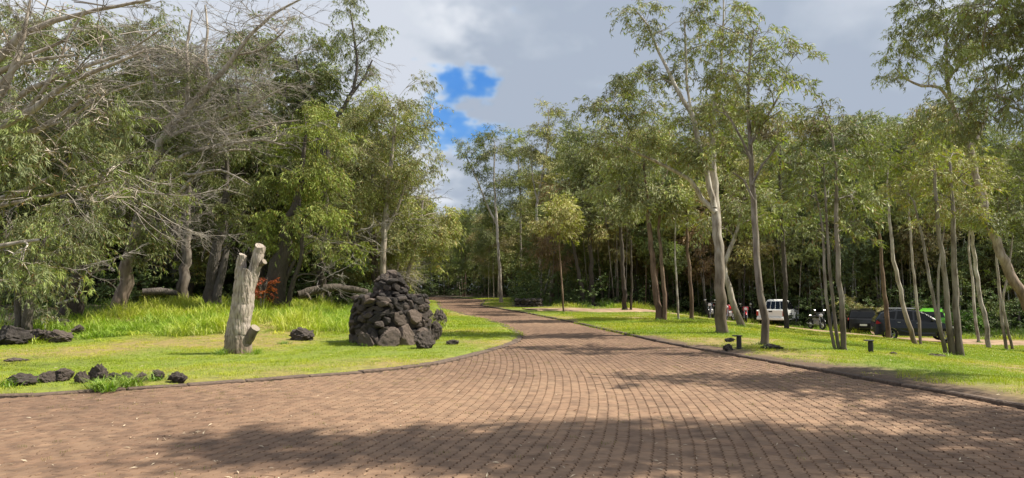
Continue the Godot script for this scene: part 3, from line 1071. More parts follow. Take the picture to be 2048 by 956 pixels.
# ---------------------------------------------------------------- stones
func stone_mesh(sd: int, level: int, cuts: int, rough: float, slab := false) -> ArrayMesh:
	rng.seed = sd
	var t := (1.0 + sqrt(5.0)) / 2.0
	var vs := []
	for q in [[-1, t, 0], [1, t, 0], [-1, -t, 0], [1, -t, 0], [0, -1, t], [0, 1, t], [0, -1, -t], [0, 1, -t], [t, 0, -1], [t, 0, 1], [-t, 0, -1], [-t, 0, 1]]:
		vs.append(Vector3(q[0], q[1], q[2]).normalized())
	var fs := [[0, 11, 5], [0, 5, 1], [0, 1, 7], [0, 7, 10], [0, 10, 11], [1, 5, 9], [5, 11, 4], [11, 10, 2], [10, 7, 6], [7, 1, 8], [3, 9, 4], [3, 4, 2], [3, 2, 6], [3, 6, 8], [3, 8, 9], [4, 9, 5], [2, 4, 11], [6, 2, 10], [8, 6, 7], [9, 8, 1]]
	for l in level:
		var mids := {}
		var nf := []
		for f in fs:
			var m := []
			for e in 3:
				var a: int = mini(f[e], f[(e + 1) % 3])
				var b: int = maxi(f[e], f[(e + 1) % 3])
				var key := a * 100000 + b
				if not mids.has(key):
					mids[key] = vs.size()
					vs.append((vs[a] + vs[b]).normalized())
				m.append(mids[key])
			nf.append([f[0], m[0], m[2]]); nf.append([f[1], m[1], m[0]]); nf.append([f[2], m[2], m[1]]); nf.append([m[0], m[1], m[2]])
		fs = nf
	var planes := []
	for k in cuts: planes.append([gauss().normalized(), rng.randf_range(0.55, 0.85)])
	if slab: planes.append_array([[Vector3(0.1, 0.1, 1).normalized(), 0.5], [Vector3(-0.1, 0.0, -1).normalized(), 0.5]])
	var nz := noise(0.9, 3, sd)
	var b := Buf.new()
	var pos := []
	for v in vs:
		var p: Vector3 = v
		for q in planes:
			var over: float = p.dot(q[0]) - q[1]
			if over > 0.0: p -= q[0] * over
		p *= 1.0 + rough * nz.get_noise_3dv(v * 2.2) + rough * 0.5 * nz.get_noise_3dv(v * 6.0)
		pos.append(p)
	for f in fs: b.tri(pos[f[0]], pos[f[2]], pos[f[1]])
	# faces lit half flat, half rounded: worn edges
	for k in b.n.size(): b.n[k] = (b.n[k] + b.v[k].normalized() * 0.12).normalized() if b.n[k].dot(b.v[k]) > 0.0 else (-b.n[k] + b.v[k].normalized() * 0.12).normalized()
	return b.mesh()

func make_stones() -> void:
	S.small = []
	S.big = []
	for k in 7: S.small.append(stone_mesh(300 + k, 2, 10, 0.13, k % 2 == 0))
	for k in 6: S.big.append(stone_mesh(330 + k, 3, 9, 0.12, k % 3 != 1))
	S.rough = []
	for k in 6: S.rough.append(stone_mesh(360 + k, 3, 5, 0.34))
	M.stones = []
	for k in 5:
		var m: StandardMaterial3D = M.rock.duplicate()
		m.albedo_color = Color(0.055, 0.047, 0.042).lerp(Color(0.21, 0.165, 0.138), k / 4.0).linear_to_srgb()
		M.stones.append(m)

func rock(called: String, label: String, at: Vector3, size: Vector3, which: int, tone: int, turn := 0.0, group := "", sink := 0.3) -> void:
	var o := obj(called, S.rough[which % 6], M.stones[tone])
	o.position = at + Vector3(0, size.y * 0.5 - size.y * sink * 0.5 + 0.05, 0)
	o.basis = Basis(Vector3.UP, turn).scaled_local(size * 0.56)
	tag(o, label, "rock", group)

func plan(a: float, half: float) -> float:
	var c := absf(cos(a))
	var s := absf(sin(a))
	return half / pow(pow(c, 5.0) + pow(s, 5.0), 0.2)

func build_cairn(at: Vector3) -> void:
	var root := thing("stone_cairn", "two-tiered cairn of stacked dark lava stones on the lawn beside the road", "cairn", at, deg_to_rad(33.0))
	rng.seed = 604
	var core := Buf.new()
	var prof := [[-0.1, 0.98], [0.7, 0.9], [1.26, 0.86], [1.32, 0.5], [1.36, 0.4], [1.7, 0.36], [1.95, 0.2], [2.0, 0.0]]
	for k in prof.size() - 1:
		for j in 24:
			var q := []
			for e in [[k, j], [k, j + 1], [k + 1, j + 1], [k + 1, j]]:
				var a: float = TAU * e[1] / 24.0
				var r: float = plan(a, prof[e[0]][1] * 0.9)
				q.append(Vector3(cos(a) * r, prof[e[0]][0], sin(a) * r))
			core.quad(q[0], q[1], q[2], q[3])
	obj("rubble_core", core.mesh(), M.stones[0], root)
	# courses: height, half width at that height, stone width, stone height
	var courses := [[0.15, 1.01, 0.36, 0.36], [0.40, 0.98, 0.26, 0.22], [0.57, 0.965, 0.24, 0.19], [0.73, 0.955, 0.23, 0.18], [0.88, 0.945, 0.24, 0.17], [1.02, 0.935, 0.25, 0.17], [1.16, 0.925, 0.26, 0.17], [1.29, 0.91, 0.24, 0.15],
		[1.34, 0.64, 0.26, 0.12], [1.48, 0.42, 0.21, 0.17], [1.61, 0.40, 0.19, 0.15], [1.73, 0.36, 0.18, 0.14], [1.84, 0.28, 0.17, 0.13], [1.94, 0.17, 0.15, 0.12], [2.03, 0.06, 0.14, 0.14]]
	for c in courses:
		var a := rng.randf()
		var end := a + TAU
		while a < end - 0.06:
			var w: float = c[2] * (rng.randf_range(0.5, 0.8) if rng.randf() < 0.35 else rng.randf_range(0.9, 1.65))
			var r := plan(a, c[1] * 0.94)
			var step := w / maxf(r, 0.12)
			a += step * 0.5
			r = plan(a, c[1] * 0.94)
			# the upper tier is round, the lower one a rounded square
			if c[0] > 1.45: r = c[1]
			r += rng.randf_range(-0.05, 0.04)
			var o := obj("stone", S.small[rng.randi() % 7] if w < 0.36 else S.big[rng.randi() % 6], M.stones[clampi(int(rng.randfn() * 1.1 + 1.6), 0, 4)], root)
			var h: float = c[3] * rng.randf_range(0.75, 1.35)
			o.position = Vector3(cos(a) * r, c[0] + rng.randf_range(-0.06, 0.06), sin(a) * r)
			o.basis = Basis(Vector3.UP, -a + PI * 0.5 + rng.randf_range(-0.3, 0.3)) * Basis(Vector3.RIGHT, rng.randf_range(-0.25, 0.25)) * Basis(Vector3.BACK, rng.randf_range(-0.35, 0.35)) * Basis.from_scale(Vector3(w * 0.68, h * 0.72, rng.randf_range(0.14, 0.2)))
			a += step * 0.5
	# the flat-faced boulders leaning against the foot
	for q in [[2.02, 1.04, 0.56, 0.54, 3], [1.52, 1.03, 0.54, 0.58, 4], [1.06, 1.03, 0.46, 0.5, 3], [1.30, 0.93, 0.44, 0.46, 4], [2.5, 1.03, 0.5, 0.42, 2], [1.72, 0.93, 0.4, 0.42, 3]]:
		var a: float = q[0]
		var r: float = plan(a, q[1])
		var o := obj("boulder", S.big[[0, 2, 3, 5][int(q[0] * 10) % 4]], M.stones[q[4]], root)
		o.position = Vector3(cos(a) * r, q[3] * (1.75 if q[0] == 1.30 or q[0] == 1.72 else 0.42), sin(a) * r)
		o.basis = Basis(Vector3.UP, -a + PI * 0.5) * Basis(Vector3.RIGHT, -0.12) * Basis(Vector3.BACK, sin(q[0] * 7.0) * 0.4) * Basis.from_scale(Vector3(q[2] * 0.66, q[3] * 0.66, 0.3))

func build_stone_ring(at: Vector3) -> void:
	var root := thing("stone_ring", "low round wall of dark lava stones beside the far bend of the road", "stone wall", at)
	rng.seed = 611
	for c in 3:
		var n := 16
		for k in n:
			var a := TAU * (k + 0.5 * c) / n + rng.randf_range(-0.06, 0.06)
			var o := obj("stone", S.small[rng.randi() % 7], M.stones[rng.randi_range(0, 2)], root)
			o.position = Vector3(cos(a) * 0.86, 0.12 + c * 0.2 + rng.randf_range(-0.03, 0.03), sin(a) * 0.86)
			o.basis = Basis(Vector3.UP, -a + PI * 0.5 + rng.randf_range(-0.2, 0.2)) * Basis.from_scale(Vector3(0.22, 0.14, 0.19) * rng.randf_range(0.8, 1.2))
	var core := Buf.new()
	core.lathe([[-0.1, 0.84], [0.45, 0.80], [0.45, 0.0]], 18, Vector3.ZERO)
	obj("earth_fill", core.mesh(), M.stones[0], root)

func log_thing(called: String, label: String, pts: Array, rad: Array, bark: String, extra := []) -> void:
	rng.seed = hash(label) % 7777
	var base: Vector3 = pts[0]
	var root := thing(called, label, "log", base)
	var b := Buf.new()
	var p := []
	for q in pts: p.append(q - base)
	var l := smooth_line(p, rad, 0.25, 0.12)
	b.tube(l[0], l[1], 9, BARK[bark][1], BARK[bark][1], 0.14)
	obj("trunk", b.mesh(), M[BARK[bark][2]], root)
	for e in extra:
		var c := Buf.new()
		var ep := []
		for q in e[0]: ep.append(q - base)
		var el := smooth_line(ep, e[1], 0.25, 0.2)
		c.tube(el[0], el[1], 6, BARK[bark][1], BARK[bark][1], 0.1)
		obj("branch", c.mesh(), M[BARK[bark][2]], root)

func build_stump(at: Vector3) -> void:
	var root := thing("cut_tree_stump", "tall forked grey stump of a sawn tree standing alone on the left lawn", "tree stump", at)
	rng.seed = 88
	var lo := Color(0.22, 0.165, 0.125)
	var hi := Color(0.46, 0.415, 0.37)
	var grain := noise(0.9, 4, 12)
	var parts := [
		["trunk", [Vector3(0.0, -0.15, 0), Vector3(0.0, 0.04, 0), Vector3(0.01, 0.35, 0), Vector3(0.05, 0.9, 0), Vector3(0.12, 1.5, 0), Vector3(0.165, 1.9, 0), Vector3(0.19, 2.1, 0)], [0.46, 0.36, 0.30, 0.265, 0.25, 0.255, 0.2]],
		["fork", [Vector3(0.17, 1.25, 0.02), Vector3(0.27, 1.7, 0.02), Vector3(0.40, 2.2, 0), Vector3(0.50, 2.68, 0)], [0.13, 0.15, 0.145, 0.125]],
		["fork", [Vector3(0.06, 1.6, 0.0), Vector3(0.03, 1.95, 0.0), Vector3(0.045, 2.25, 0), Vector3(0.07, 2.46, 0)], [0.15, 0.14, 0.125, 0.095]],
		["side_branch", [Vector3(0.12, 0.2, 0.02), Vector3(0.28, 0.38, 0.06), Vector3(0.46, 0.66, 0.1)], [0.14, 0.122, 0.112]],
		["side_branch", [Vector3(0.42, 2.2, 0), Vector3(0.52, 2.24, 0.02), Vector3(0.62, 2.3, 0.04)], [0.08, 0.075, 0.07]],
	]
	for q in parts:
		var b := Buf.new()
		var l := smooth_line(q[1], q[2], 0.06, 0.03)
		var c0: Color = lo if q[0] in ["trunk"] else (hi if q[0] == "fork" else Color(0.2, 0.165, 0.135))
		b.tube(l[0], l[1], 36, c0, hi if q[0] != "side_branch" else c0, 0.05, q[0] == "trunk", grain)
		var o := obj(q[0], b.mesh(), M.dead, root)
		if q[0] == "trunk": continue
		# the sawn end with growth rings
		var pts: PackedVector3Array = l[0]
		var t := (pts[pts.size() - 1] - pts[pts.size() - 2]).normalized()
		var up := (t + (Vector3(0.5, 0, 0.25) if q[0] == "fork" else Vector3(0.1, 0.1, 0.35))).normalized()
		var u := up.cross(Vector3.BACK).normalized()
		var w := up.cross(u)
		var e := Buf.new()
		var r: float = q[2][q[2].size() - 1]
		for ring in 6:
			for j in 20:
				var p := []
				for s in [[ring, j], [ring, j + 1], [ring + 1, j + 1], [ring + 1, j]]:
					var a: float = TAU * s[1] / 20.0
					var rr: float = r * 1.02 * s[0] / 6.0
					p.append(pts[pts.size() - 1] + t * 0.012 + (u * cos(a) + w * sin(a)) * rr * (1.0 + 0.05 * sin(a * 3.0)) + up * 0.004 * (s[0] % 2))
				e.quad(p[0], p[1], p[2], p[3], (hi * 0.95 if q[0] == "fork" else Color.WHITE) * (0.8 if ring % 2 else 1.0))
		obj("cut_face", e.mesh(), M.cut if q[0] == "side_branch" else M.dead, o)

func lamp_bollard(label: String, at: Vector3, turn: float) -> void:
	var root := thing("garden_bollard", label, "bollard", at + Vector3(0, 0.07, 0), turn, "black bollards on the right lawn")
	root.scale = Vector3.ONE * 1.15
	var b := Buf.new()
	b.lathe([[-0.1, 0.056], [0.26, 0.056], [0.265, 0.05], [0.29, 0.05]], 16, Vector3.ZERO)
	obj("post", b.mesh(), M.black_post, root)
	b = Buf.new()
	b.box(Vector3(-0.035, 0.30, 0), Vector3(0.19, 0.026, 0.16), 0.008)
	obj("cap", b.mesh(), M.black_post, root)
	b = Buf.new()
	b.lathe([[0.02, 0.08], [0.035, 0.075], [0.035, 0.05]], 16, Vector3.ZERO)
	obj("foot_plate", b.mesh(), M.black_post, root)

# ---------------------------------------------------------------- vehicles
# a slab of the side outline pts (z, y), half width w, narrowing above belt
func shell(pts: PackedVector2Array, w: float, belt: float, tuck: float, edge: float) -> ArrayMesh:
	var b := Buf.new()
	var inner := Geometry2D.offset_polygon(pts, -edge, Geometry2D.JOIN_MITER)
	var cap: PackedVector2Array = inner[0] if inner.size() else pts
	var at := func(p: Vector2, s: float, x: float) -> Vector3: return Vector3(s * (x - tuck * maxf(0.0, p.y - belt)), p.y, p.x)
	for k in pts.size():
		var p := pts[k]
		var q := pts[(k + 1) % pts.size()]
		b.quad(at.call(p, -1.0, w - edge), at.call(q, -1.0, w - edge), at.call(q, 1.0, w - edge), at.call(p, 1.0, w - edge))
	for s in [-1.0, 1.0]:
		if cap.size() == pts.size():
			# join the rim of the cap to the outline
			var best := 0
			for k in cap.size():
				if cap[k].distance_to(pts[0]) < cap[best].distance_to(pts[0]): best = k
			var same := 1 if Geometry2D.is_polygon_clockwise(cap) == Geometry2D.is_polygon_clockwise(pts) else -1
			for k in pts.size():
				var k1 := (k + 1) % pts.size()
				var c0 := posmod(best + same * k, cap.size())
				var c1 := posmod(best + same * (k + 1), cap.size())
				b.quad(at.call(pts[k], s, w - edge), at.call(pts[k1], s, w - edge), at.call(cap[c1], s, w), at.call(cap[c0], s, w))
		else:
			cap = pts
		var t := Geometry2D.triangulate_polygon(cap)
		for k in range(0, t.size() - 2, 3):
			b.tri(at.call(cap[t[k]], s, w), at.call(cap[t[k + 1]], s, w), at.call(cap[t[k + 2]], s, w))
	return b.mesh()

# a thin plate lying proud on the side of a shell
func plate(pts: Array, s: float, w: float, belt: float, tuck: float, out := 0.004) -> ArrayMesh:
	var b := Buf.new()
	var p2 := PackedVector2Array()
	for p in pts: p2.append(Vector2(p[0], p[1]))
	var f := []
	var g := []
	for p in p2:
		f.append(Vector3(s * (w + out - tuck * maxf(0.0, p.y - belt)), p.y, p.x))
		g.append(Vector3(s * (w - 0.03 - tuck * maxf(0.0, p.y - belt)), p.y, p.x))
	var t := Geometry2D.triangulate_polygon(p2)
	for k in range(0, t.size() - 2, 3): b.tri(f[t[k]], f[t[k + 1]], f[t[k + 2]])
	for k in f.size(): b.quad(f[k], f[(k + 1) % f.size()], g[(k + 1) % f.size()], g[k])
	return b.mesh()

func slab(a: Vector3, c: Vector3, d: Vector3, e: Vector3, deep := 0.02) -> ArrayMesh:
	var b := Buf.new()
	var n := (c - a).cross(d - a).normalized() * deep
	b.quad(a, c, d, e)
	b.quad(a - n, e - n, d - n, c - n)
	for q in [[a, c], [c, d], [d, e], [e, a]]: b.quad(q[0], q[1], q[1] - n, q[0] - n)
	return b.mesh()

func wheel(root: Node3D, at: Vector3, r: float, wide: float, spokes: int) -> void:
	var turn := Basis(Vector3.BACK, PI * 0.5)
	var b := Buf.new()
	var h := wide * 0.5
	b.lathe([[-h * 0.8, r * 0.64], [-h, r * 0.8], [-h * 0.85, r * 0.96], [-h * 0.5, r], [h * 0.5, r], [h * 0.85, r * 0.96], [h, r * 0.8], [h * 0.8, r * 0.64], [-h * 0.8, r * 0.64]], 26, Vector3.ZERO, turn)
	var t := obj("wheel", b.mesh(), M.rubber, root)
	t.position = at
	b = Buf.new()
	b.lathe([[-h * 0.7, r * 0.64], [-h * 0.6, r * 0.58], [h * 0.6, r * 0.58], [h * 0.7, r * 0.64]], 26, Vector3.ZERO, turn)
	b.lathe([[-h * 0.5, 0.0], [-h * 0.5, r * 0.16], [h * 0.55, r * 0.16], [h * 0.55, 0.0]], 14, Vector3.ZERO, turn)
	for k in spokes:
		var a := TAU * k / spokes
		b.box(Vector3(0, cos(a), sin(a)) * r * 0.37, Vector3(h * 1.1, r * 0.5, r * 0.14), 0.008, Basis(Vector3.RIGHT, a))
	obj("rim", b.mesh(), M.grey_metal, t)

func arch(z: float, y: float, r: float, up := true) -> Array:
	var o := []
	for k in 9:
		var a := PI * k / 8.0
		o.append(Vector2(z - cos(a) * r, y + sin(a) * r))
	return o

func hatch_car(label: String, paint: Material, at: Vector3, turn: float) -> Node3D:
	var root := thing("parked_car", label, "car", at, turn)
	var low := PackedVector2Array([Vector2(-2.2, 0.27)])
	for p in arch(-1.36, 0.3, 0.385): low.append(p)
	for p in arch(1.34, 0.3, 0.385): low.append(p)
	for p in [[2.2, 0.28], [2.27, 0.42], [2.26, 0.72], [2.2, 0.98], [2.08, 1.10], [0.6, 1.06], [-0.95, 1.0], [-1.25, 0.97], [-1.8, 0.87], [-2.1, 0.76], [-2.23, 0.6], [-2.26, 0.42]]: low.append(Vector2(p[0], p[1]))
	obj("body", shell(low, 0.9, 0.75, 0.12, 0.07), paint, root)
	var cab := PackedVector2Array()
	for p in [[-1.3, 0.96], [-0.42, 1.47], [-0.1, 1.585], [0.35, 1.635], [0.95, 1.63], [1.55, 1.56], [1.86, 1.44], [2.16, 1.06], [2.0, 1.0]]: cab.append(Vector2(p[0], p[1]))
	obj("cabin", shell(cab, 0.85, 1.0, 0.3, 0.06), paint, root)
	for s in [-1.0, 1.0]:
		obj("side_window", plate([[-1.02, 1.04], [-0.42, 1.40], [-0.05, 1.51], [0.1, 1.525], [0.1, 1.07]], s, 0.85, 1.0, 0.3), M.glass, root)
		obj("side_window", plate([[0.2, 1.08], [0.2, 1.535], [0.95, 1.535], [1.05, 1.13]], s, 0.85, 1.0, 0.3), M.glass, root)
		obj("side_window", plate([[1.15, 1.14], [1.05, 1.53], [1.45, 1.48], [1.78, 1.2]], s, 0.85, 1.0, 0.3), M.glass, root)
		var door := obj("door", plate([[-0.88, 0.38], [-0.93, 0.95], [0.13, 1.02], [0.13, 0.38]], s, 0.9, 0.75, 0.12), paint, root)
		var hb := Buf.new()
		hb.box(Vector3(s * 0.885, 0.93, -0.05), Vector3(0.035, 0.03, 0.17), 0.01)
		obj("handle", hb.mesh(), M.metal, door)
		door = obj("door", plate([[0.15, 0.38], [0.15, 1.02], [1.12, 1.06], [1.12, 0.8], [0.9, 0.55], [0.85, 0.38]], s, 0.9, 0.75, 0.12), paint, root)
		hb = Buf.new()
		hb.box(Vector3(s * 0.88, 0.96, 0.92), Vector3(0.035, 0.03, 0.17), 0.01)
		obj("handle", hb.mesh(), M.metal, door)
		obj("sill_trim", plate([[-0.95, 0.27], [-0.95, 0.35], [0.93, 0.35], [0.93, 0.27]], s, 0.9, 0.75, 0.12, 0.012), M.plastic, root)
		obj("tail_light", plate([[1.75, 0.93], [1.72, 1.04], [2.12, 1.05], [2.2, 0.95], [2.1, 0.85]], s, 0.885, 0.75, 0.1, 0.006), M.red_glass, root)
		obj("headlight", plate([[-2.2, 0.66], [-2.05, 0.76], [-1.65, 0.82], [-1.75, 0.72], [-2.1, 0.6]], s, 0.9, 0.75, 0.12, 0.006), M.clear_glass, root)
		var mb := Buf.new()
		mb.box(Vector3(s * 0.97, 1.09, -0.78), Vector3(0.2, 0.13, 0.12), 0.04)
		obj("wing_mirror", mb.mesh(), paint, root)
		var rb := Buf.new()
		rb.box(Vector3(s * 0.6, 1.67, 0.65), Vector3(0.035, 0.03, 1.5), 0.01)
		obj("roof_rail", rb.mesh(), M.metal, root)
	obj("windscreen", slab(Vector3(-0.66, 1.44, -0.5), Vector3(0.66, 1.44, -0.5), Vector3(0.78, 1.01, -1.24), Vector3(-0.78, 1.01, -1.24)), M.glass, root)
	obj("rear_window", slab(Vector3(0.64, 1.43, 1.9), Vector3(-0.64, 1.43, 1.9), Vector3(-0.74, 1.1, 2.15), Vector3(0.74, 1.1, 2.15)), M.glass, root)
	var nb := Buf.new()
	nb.box(Vector3(0, 0.62, 2.275), Vector3(0.42, 0.12, 0.012), 0.003)
	obj("number_plate", nb.mesh(), M.clear_glass, root)
	nb = Buf.new()
	nb.box(Vector3(0, 0.55, -2.25), Vector3(1.0, 0.22, 0.03), 0.01)
	obj("grille", nb.mesh(), M.plastic, root)
	for z in [-1.36, 1.34]:
		for s in [-0.79, 0.79]: wheel(root, Vector3(s, 0.33, z), 0.335, 0.21, 5)
	return root

func pickup(label: String, at: Vector3, turn: float) -> void:
	var root := thing("pickup_truck", label, "pickup truck", at, turn)
	var low := PackedVector2Array([Vector2(-2.45, 0.42)])
	for p in arch(-1.55, 0.42, 0.44): low.append(p)
	for p in arch(1.5, 0.42, 0.44): low.append(p)
	for p in [[2.4, 0.45], [2.45, 0.62], [2.45, 0.74], [-0.9, 0.74], [-0.9, 1.08], [-1.2, 1.06], [-2.3, 0.98], [-2.5, 0.85], [-2.52, 0.55]]: low.append(Vector2(p[0], p[1]))
	obj("body", shell(low, 0.9, 0.9, 0.1, 0.05), M.white_paint, root)
	var cab := PackedVector2Array()
	for p in [[-1.3, 0.74], [-1.3, 1.05], [-0.65, 1.62], [-0.4, 1.74], [0.5, 1.77], [0.72, 1.7], [0.95, 1.06], [0.95, 0.74]]: cab.append(Vector2(p[0], p[1]))
	obj("cabin", shell(cab, 0.82, 1.06, 0.3, 0.1), M.white_paint, root)
	for s in [-1.0, 1.0]:
		obj("side_window", plate([[-1.02, 1.1], [-0.52, 1.56], [-0.3, 1.63], [-0.14, 1.64], [-0.14, 1.1]], s, 0.82, 1.06, 0.3), M.glass, root)
		obj("side_window", plate([[-0.04, 1.1], [-0.04, 1.64], [0.5, 1.66], [0.74, 1.12]], s, 0.82, 1.06, 0.3), M.glass, root)
		var b := Buf.new()
		b.box(Vector3(s * 0.865, 0.9, 1.72), Vector3(0.07, 0.36, 1.46), 0.02)
		obj("bed_wall", b.mesh(), M.white_paint, root)
		b = Buf.new()
		b.box(Vector3(s * 0.83, 0.86, 2.462), Vector3(0.13, 0.3, 0.03), 0.01)
		obj("tail_light", b.mesh(), M.red_glass, root)
		b = Buf.new()
		b.box(Vector3(s * 1.02, 1.18, -0.95), Vector3(0.2, 0.22, 0.1), 0.03)
		obj("wing_mirror", b.mesh(), M.plastic, root)
		var door := obj("door", plate([[-1.0, 0.5], [-1.05, 1.05], [-0.1, 1.05], [-0.1, 0.5]], s, 0.9, 0.9, 0.1), M.white_paint, root)
		b = Buf.new()
		b.box(Vector3(s * 0.9, 0.98, -0.22), Vector3(0.03, 0.03, 0.15), 0.01)
		obj("handle", b.mesh(), M.plastic, door)
	var tb := Buf.new()
	tb.box(Vector3(0, 0.87, 2.43), Vector3(1.54, 0.46, 0.06), 0.02)
	var tail := obj("tailgate", tb.mesh(), M.white_paint, root)
	tb = Buf.new()
	tb.box(Vector3(0, 1.0, 2.463), Vector3(0.24, 0.1, 0.02), 0.006)
	obj("handle", tb.mesh(), M.plastic, tail)
	tb = Buf.new()
	tb.box(Vector3(0, 0.735, 1.7), Vector3(1.62, 0.03, 1.4), 0.005)
	obj("bed_floor", tb.mesh(), M.white_paint, root)
	tb = Buf.new()
	tb.box(Vector3(0, 0.53, 2.55), Vector3(1.72, 0.17, 0.16), 0.03)
	var bump := obj("bumper", tb.mesh(), M.white_paint, root)
	tb = Buf.new()
	tb.box(Vector3(-0.22, 0.54, 2.637), Vector3(0.44, 0.13, 0.012), 0.003)
	obj("number_plate", tb.mesh(), M.clear_glass, bump)
	tb = Buf.new()
	tb.box(Vector3(0, 0.42, 2.53), Vector3(1.3, 0.06, 0.1), 0.01)
	obj("tow_bar", tb.mesh(), M.plastic, root)
	# the rear window is split into four panes by white bars
	var up := Vector3(0, 0.5, -0.185)
	var foot := Vector3(0, 1.12, 0.935)
	for k in 4:
		var x0 := -0.66 + 0.33 * k + 0.02
		var x1 := x0 + 0.29
		obj("rear_pane", slab(foot + Vector3(x1, 0, 0), foot + Vector3(x0, 0, 0), foot + Vector3(x0 * 0.86, 0, 0) + up, foot + Vector3(x1 * 0.86, 0, 0) + up), M.glass, root)
	obj("windscreen", slab(Vector3(-0.68, 1.6, -0.7), Vector3(0.68, 1.6, -0.7), Vector3(0.8, 1.1, -1.27), Vector3(-0.8, 1.1, -1.27)), M.glass, root)
	for z in [-1.55, 1.5]:
		for s in [-0.78, 0.78]: wheel(root, Vector3(s, 0.38, z), 0.38, 0.24, 6)

func motorbike(label: String, paint: Material, at: Vector3, turn: float) -> void:
	var root := thing("motorbike", label, "motorbike", at, turn, "motorbikes parked under the trees")
	for z in [-0.66, 0.66]:
		var b := Buf.new()
		var ring := PackedVector3Array()
		var rr := PackedFloat32Array()
		for k in 25:
			var a := TAU * k / 24.0
			ring.append(Vector3(0, 0.31 + 0.255 * cos(a), z + 0.255 * sin(a)))
			rr.append(0.06)
		b.tube(ring, rr, 9, Color.WHITE, Color.WHITE, 0.0, false)
		var w := obj("wheel", b.mesh(), M.rubber, root)
		b = Buf.new()
		b.lathe([[-0.03, 0.0], [-0.03, 0.06], [0.03, 0.06], [0.03, 0.0]], 10, Vector3(0, 0.31, z), Basis(Vector3.BACK, PI * 0.5))
		for k in 6: b.box(Vector3(0, 0.31 + cos(k * TAU / 6) * 0.12, z + sin(k * TAU / 6) * 0.12), Vector3(0.03, 0.22, 0.03), 0.006, Basis(Vector3.RIGHT, k * TAU / 6))
		obj("rim", b.mesh(), M.grey_metal, w)
	var f := Buf.new()
	for s in [-1.0, 1.0]:
		f.tube(PackedVector3Array([Vector3(s * 0.09, 0.31, -0.66), Vector3(s * 0.09, 0.98, -0.42)]), PackedFloat32Array([0.025, 0.025]), 7, Color.WHITE, Color.WHITE)
	obj("front_fork", f.mesh(), M.metal, root)
	f = Buf.new()
	f.tube(PackedVector3Array([Vector3(-0.38, 1.03, -0.22), Vector3(-0.2, 1.06, -0.4), Vector3(0.2, 1.06, -0.4), Vector3(0.38, 1.03, -0.22)]), PackedFloat32Array([0.018, 0.016, 0.016, 0.018]), 7, Color.WHITE, Color.WHITE)
	obj("handlebar", f.mesh(), M.plastic, root)
	for s in [-1.0, 1.0]:
		f = Buf.new()
		f.tube(PackedVector3Array([Vector3(s * 0.28, 1.05, -0.33), Vector3(s * 0.32, 1.2, -0.36)]), PackedFloat32Array([0.008, 0.008]), 5, Color.WHITE, Color.WHITE)
		f.box(Vector3(s * 0.33, 1.22, -0.37), Vector3(0.13, 0.08, 0.03), 0.012)
		obj("mirror", f.mesh(), M.metal, root)
	f = Buf.new()
	f.lathe([[-0.07, 0.05], [-0.02, 0.1], [0.05, 0.1], [0.06, 0.0]], 14, Vector3(0, 0.92, -0.52), Basis(Vector3.RIGHT, -PI * 0.5))
	obj("headlight", f.mesh(), M.clear_glass, root)
	var tank := obj("fuel_tank", stone_mesh(420, 2, 0, 0.02), paint, root)
	tank.transform = Transform3D(Basis.from_scale(Vector3(0.17, 0.15, 0.3)), Vector3(0, 0.84, -0.12))
	f = Buf.new()
	f.box(Vector3(0, 0.80, 0.36), Vector3(0.28, 0.12, 0.62), 0.05)
	obj("seat", f.mesh(), M.seat, root)
	f = Buf.new()
	f.box(Vector3(0, 0.44, -0.05), Vector3(0.28, 0.34, 0.42), 0.05)
	f.box(Vector3(0, 0.66, 0.05), Vector3(0.12, 0.2, 0.7), 0.03)
	obj("engine", f.mesh(), M.grey_metal, root)
	f = Buf.new()
	f.tube(PackedVector3Array([Vector3(0.12, 0.4, -0.2), Vector3(0.17, 0.28, 0.1), Vector3(0.18, 0.36, 0.8)]), PackedFloat32Array([0.03, 0.035, 0.05]), 9, Color.WHITE, Color.WHITE)
	obj("exhaust", f.mesh(), M.metal, root)
	for z in [[-0.66, -0.5, 0.6], [0.66, 0.55, 0.9]]:
		f = Buf.new()
		var p := PackedVector3Array()
		var r := PackedFloat32Array()
		for k in 7:
			var a := deg_to_rad(-55.0 + k * 110.0 / 6.0)
			p.append(Vector3(0, 0.31 + cos(a) * 0.36, z[0] + sin(a) * 0.36))
			r.append(0.055)
		f.tube(p, r, 8, Color.WHITE, Color.WHITE)
		obj("mudguard", f.mesh(), paint, root)
	f = Buf.new()
	f.box(Vector3(0, 0.92, -0.36), Vector3(0.36, 0.3, 0.16), 0.06, Basis(Vector3.RIGHT, 0.35))
	obj("fairing", f.mesh(), paint, root)
	f = Buf.new()
	f.box(Vector3(0, 0.86, 0.72), Vector3(0.16, 0.07, 0.06), 0.02)
	obj("tail_light", f.mesh(), M.red_glass, root)

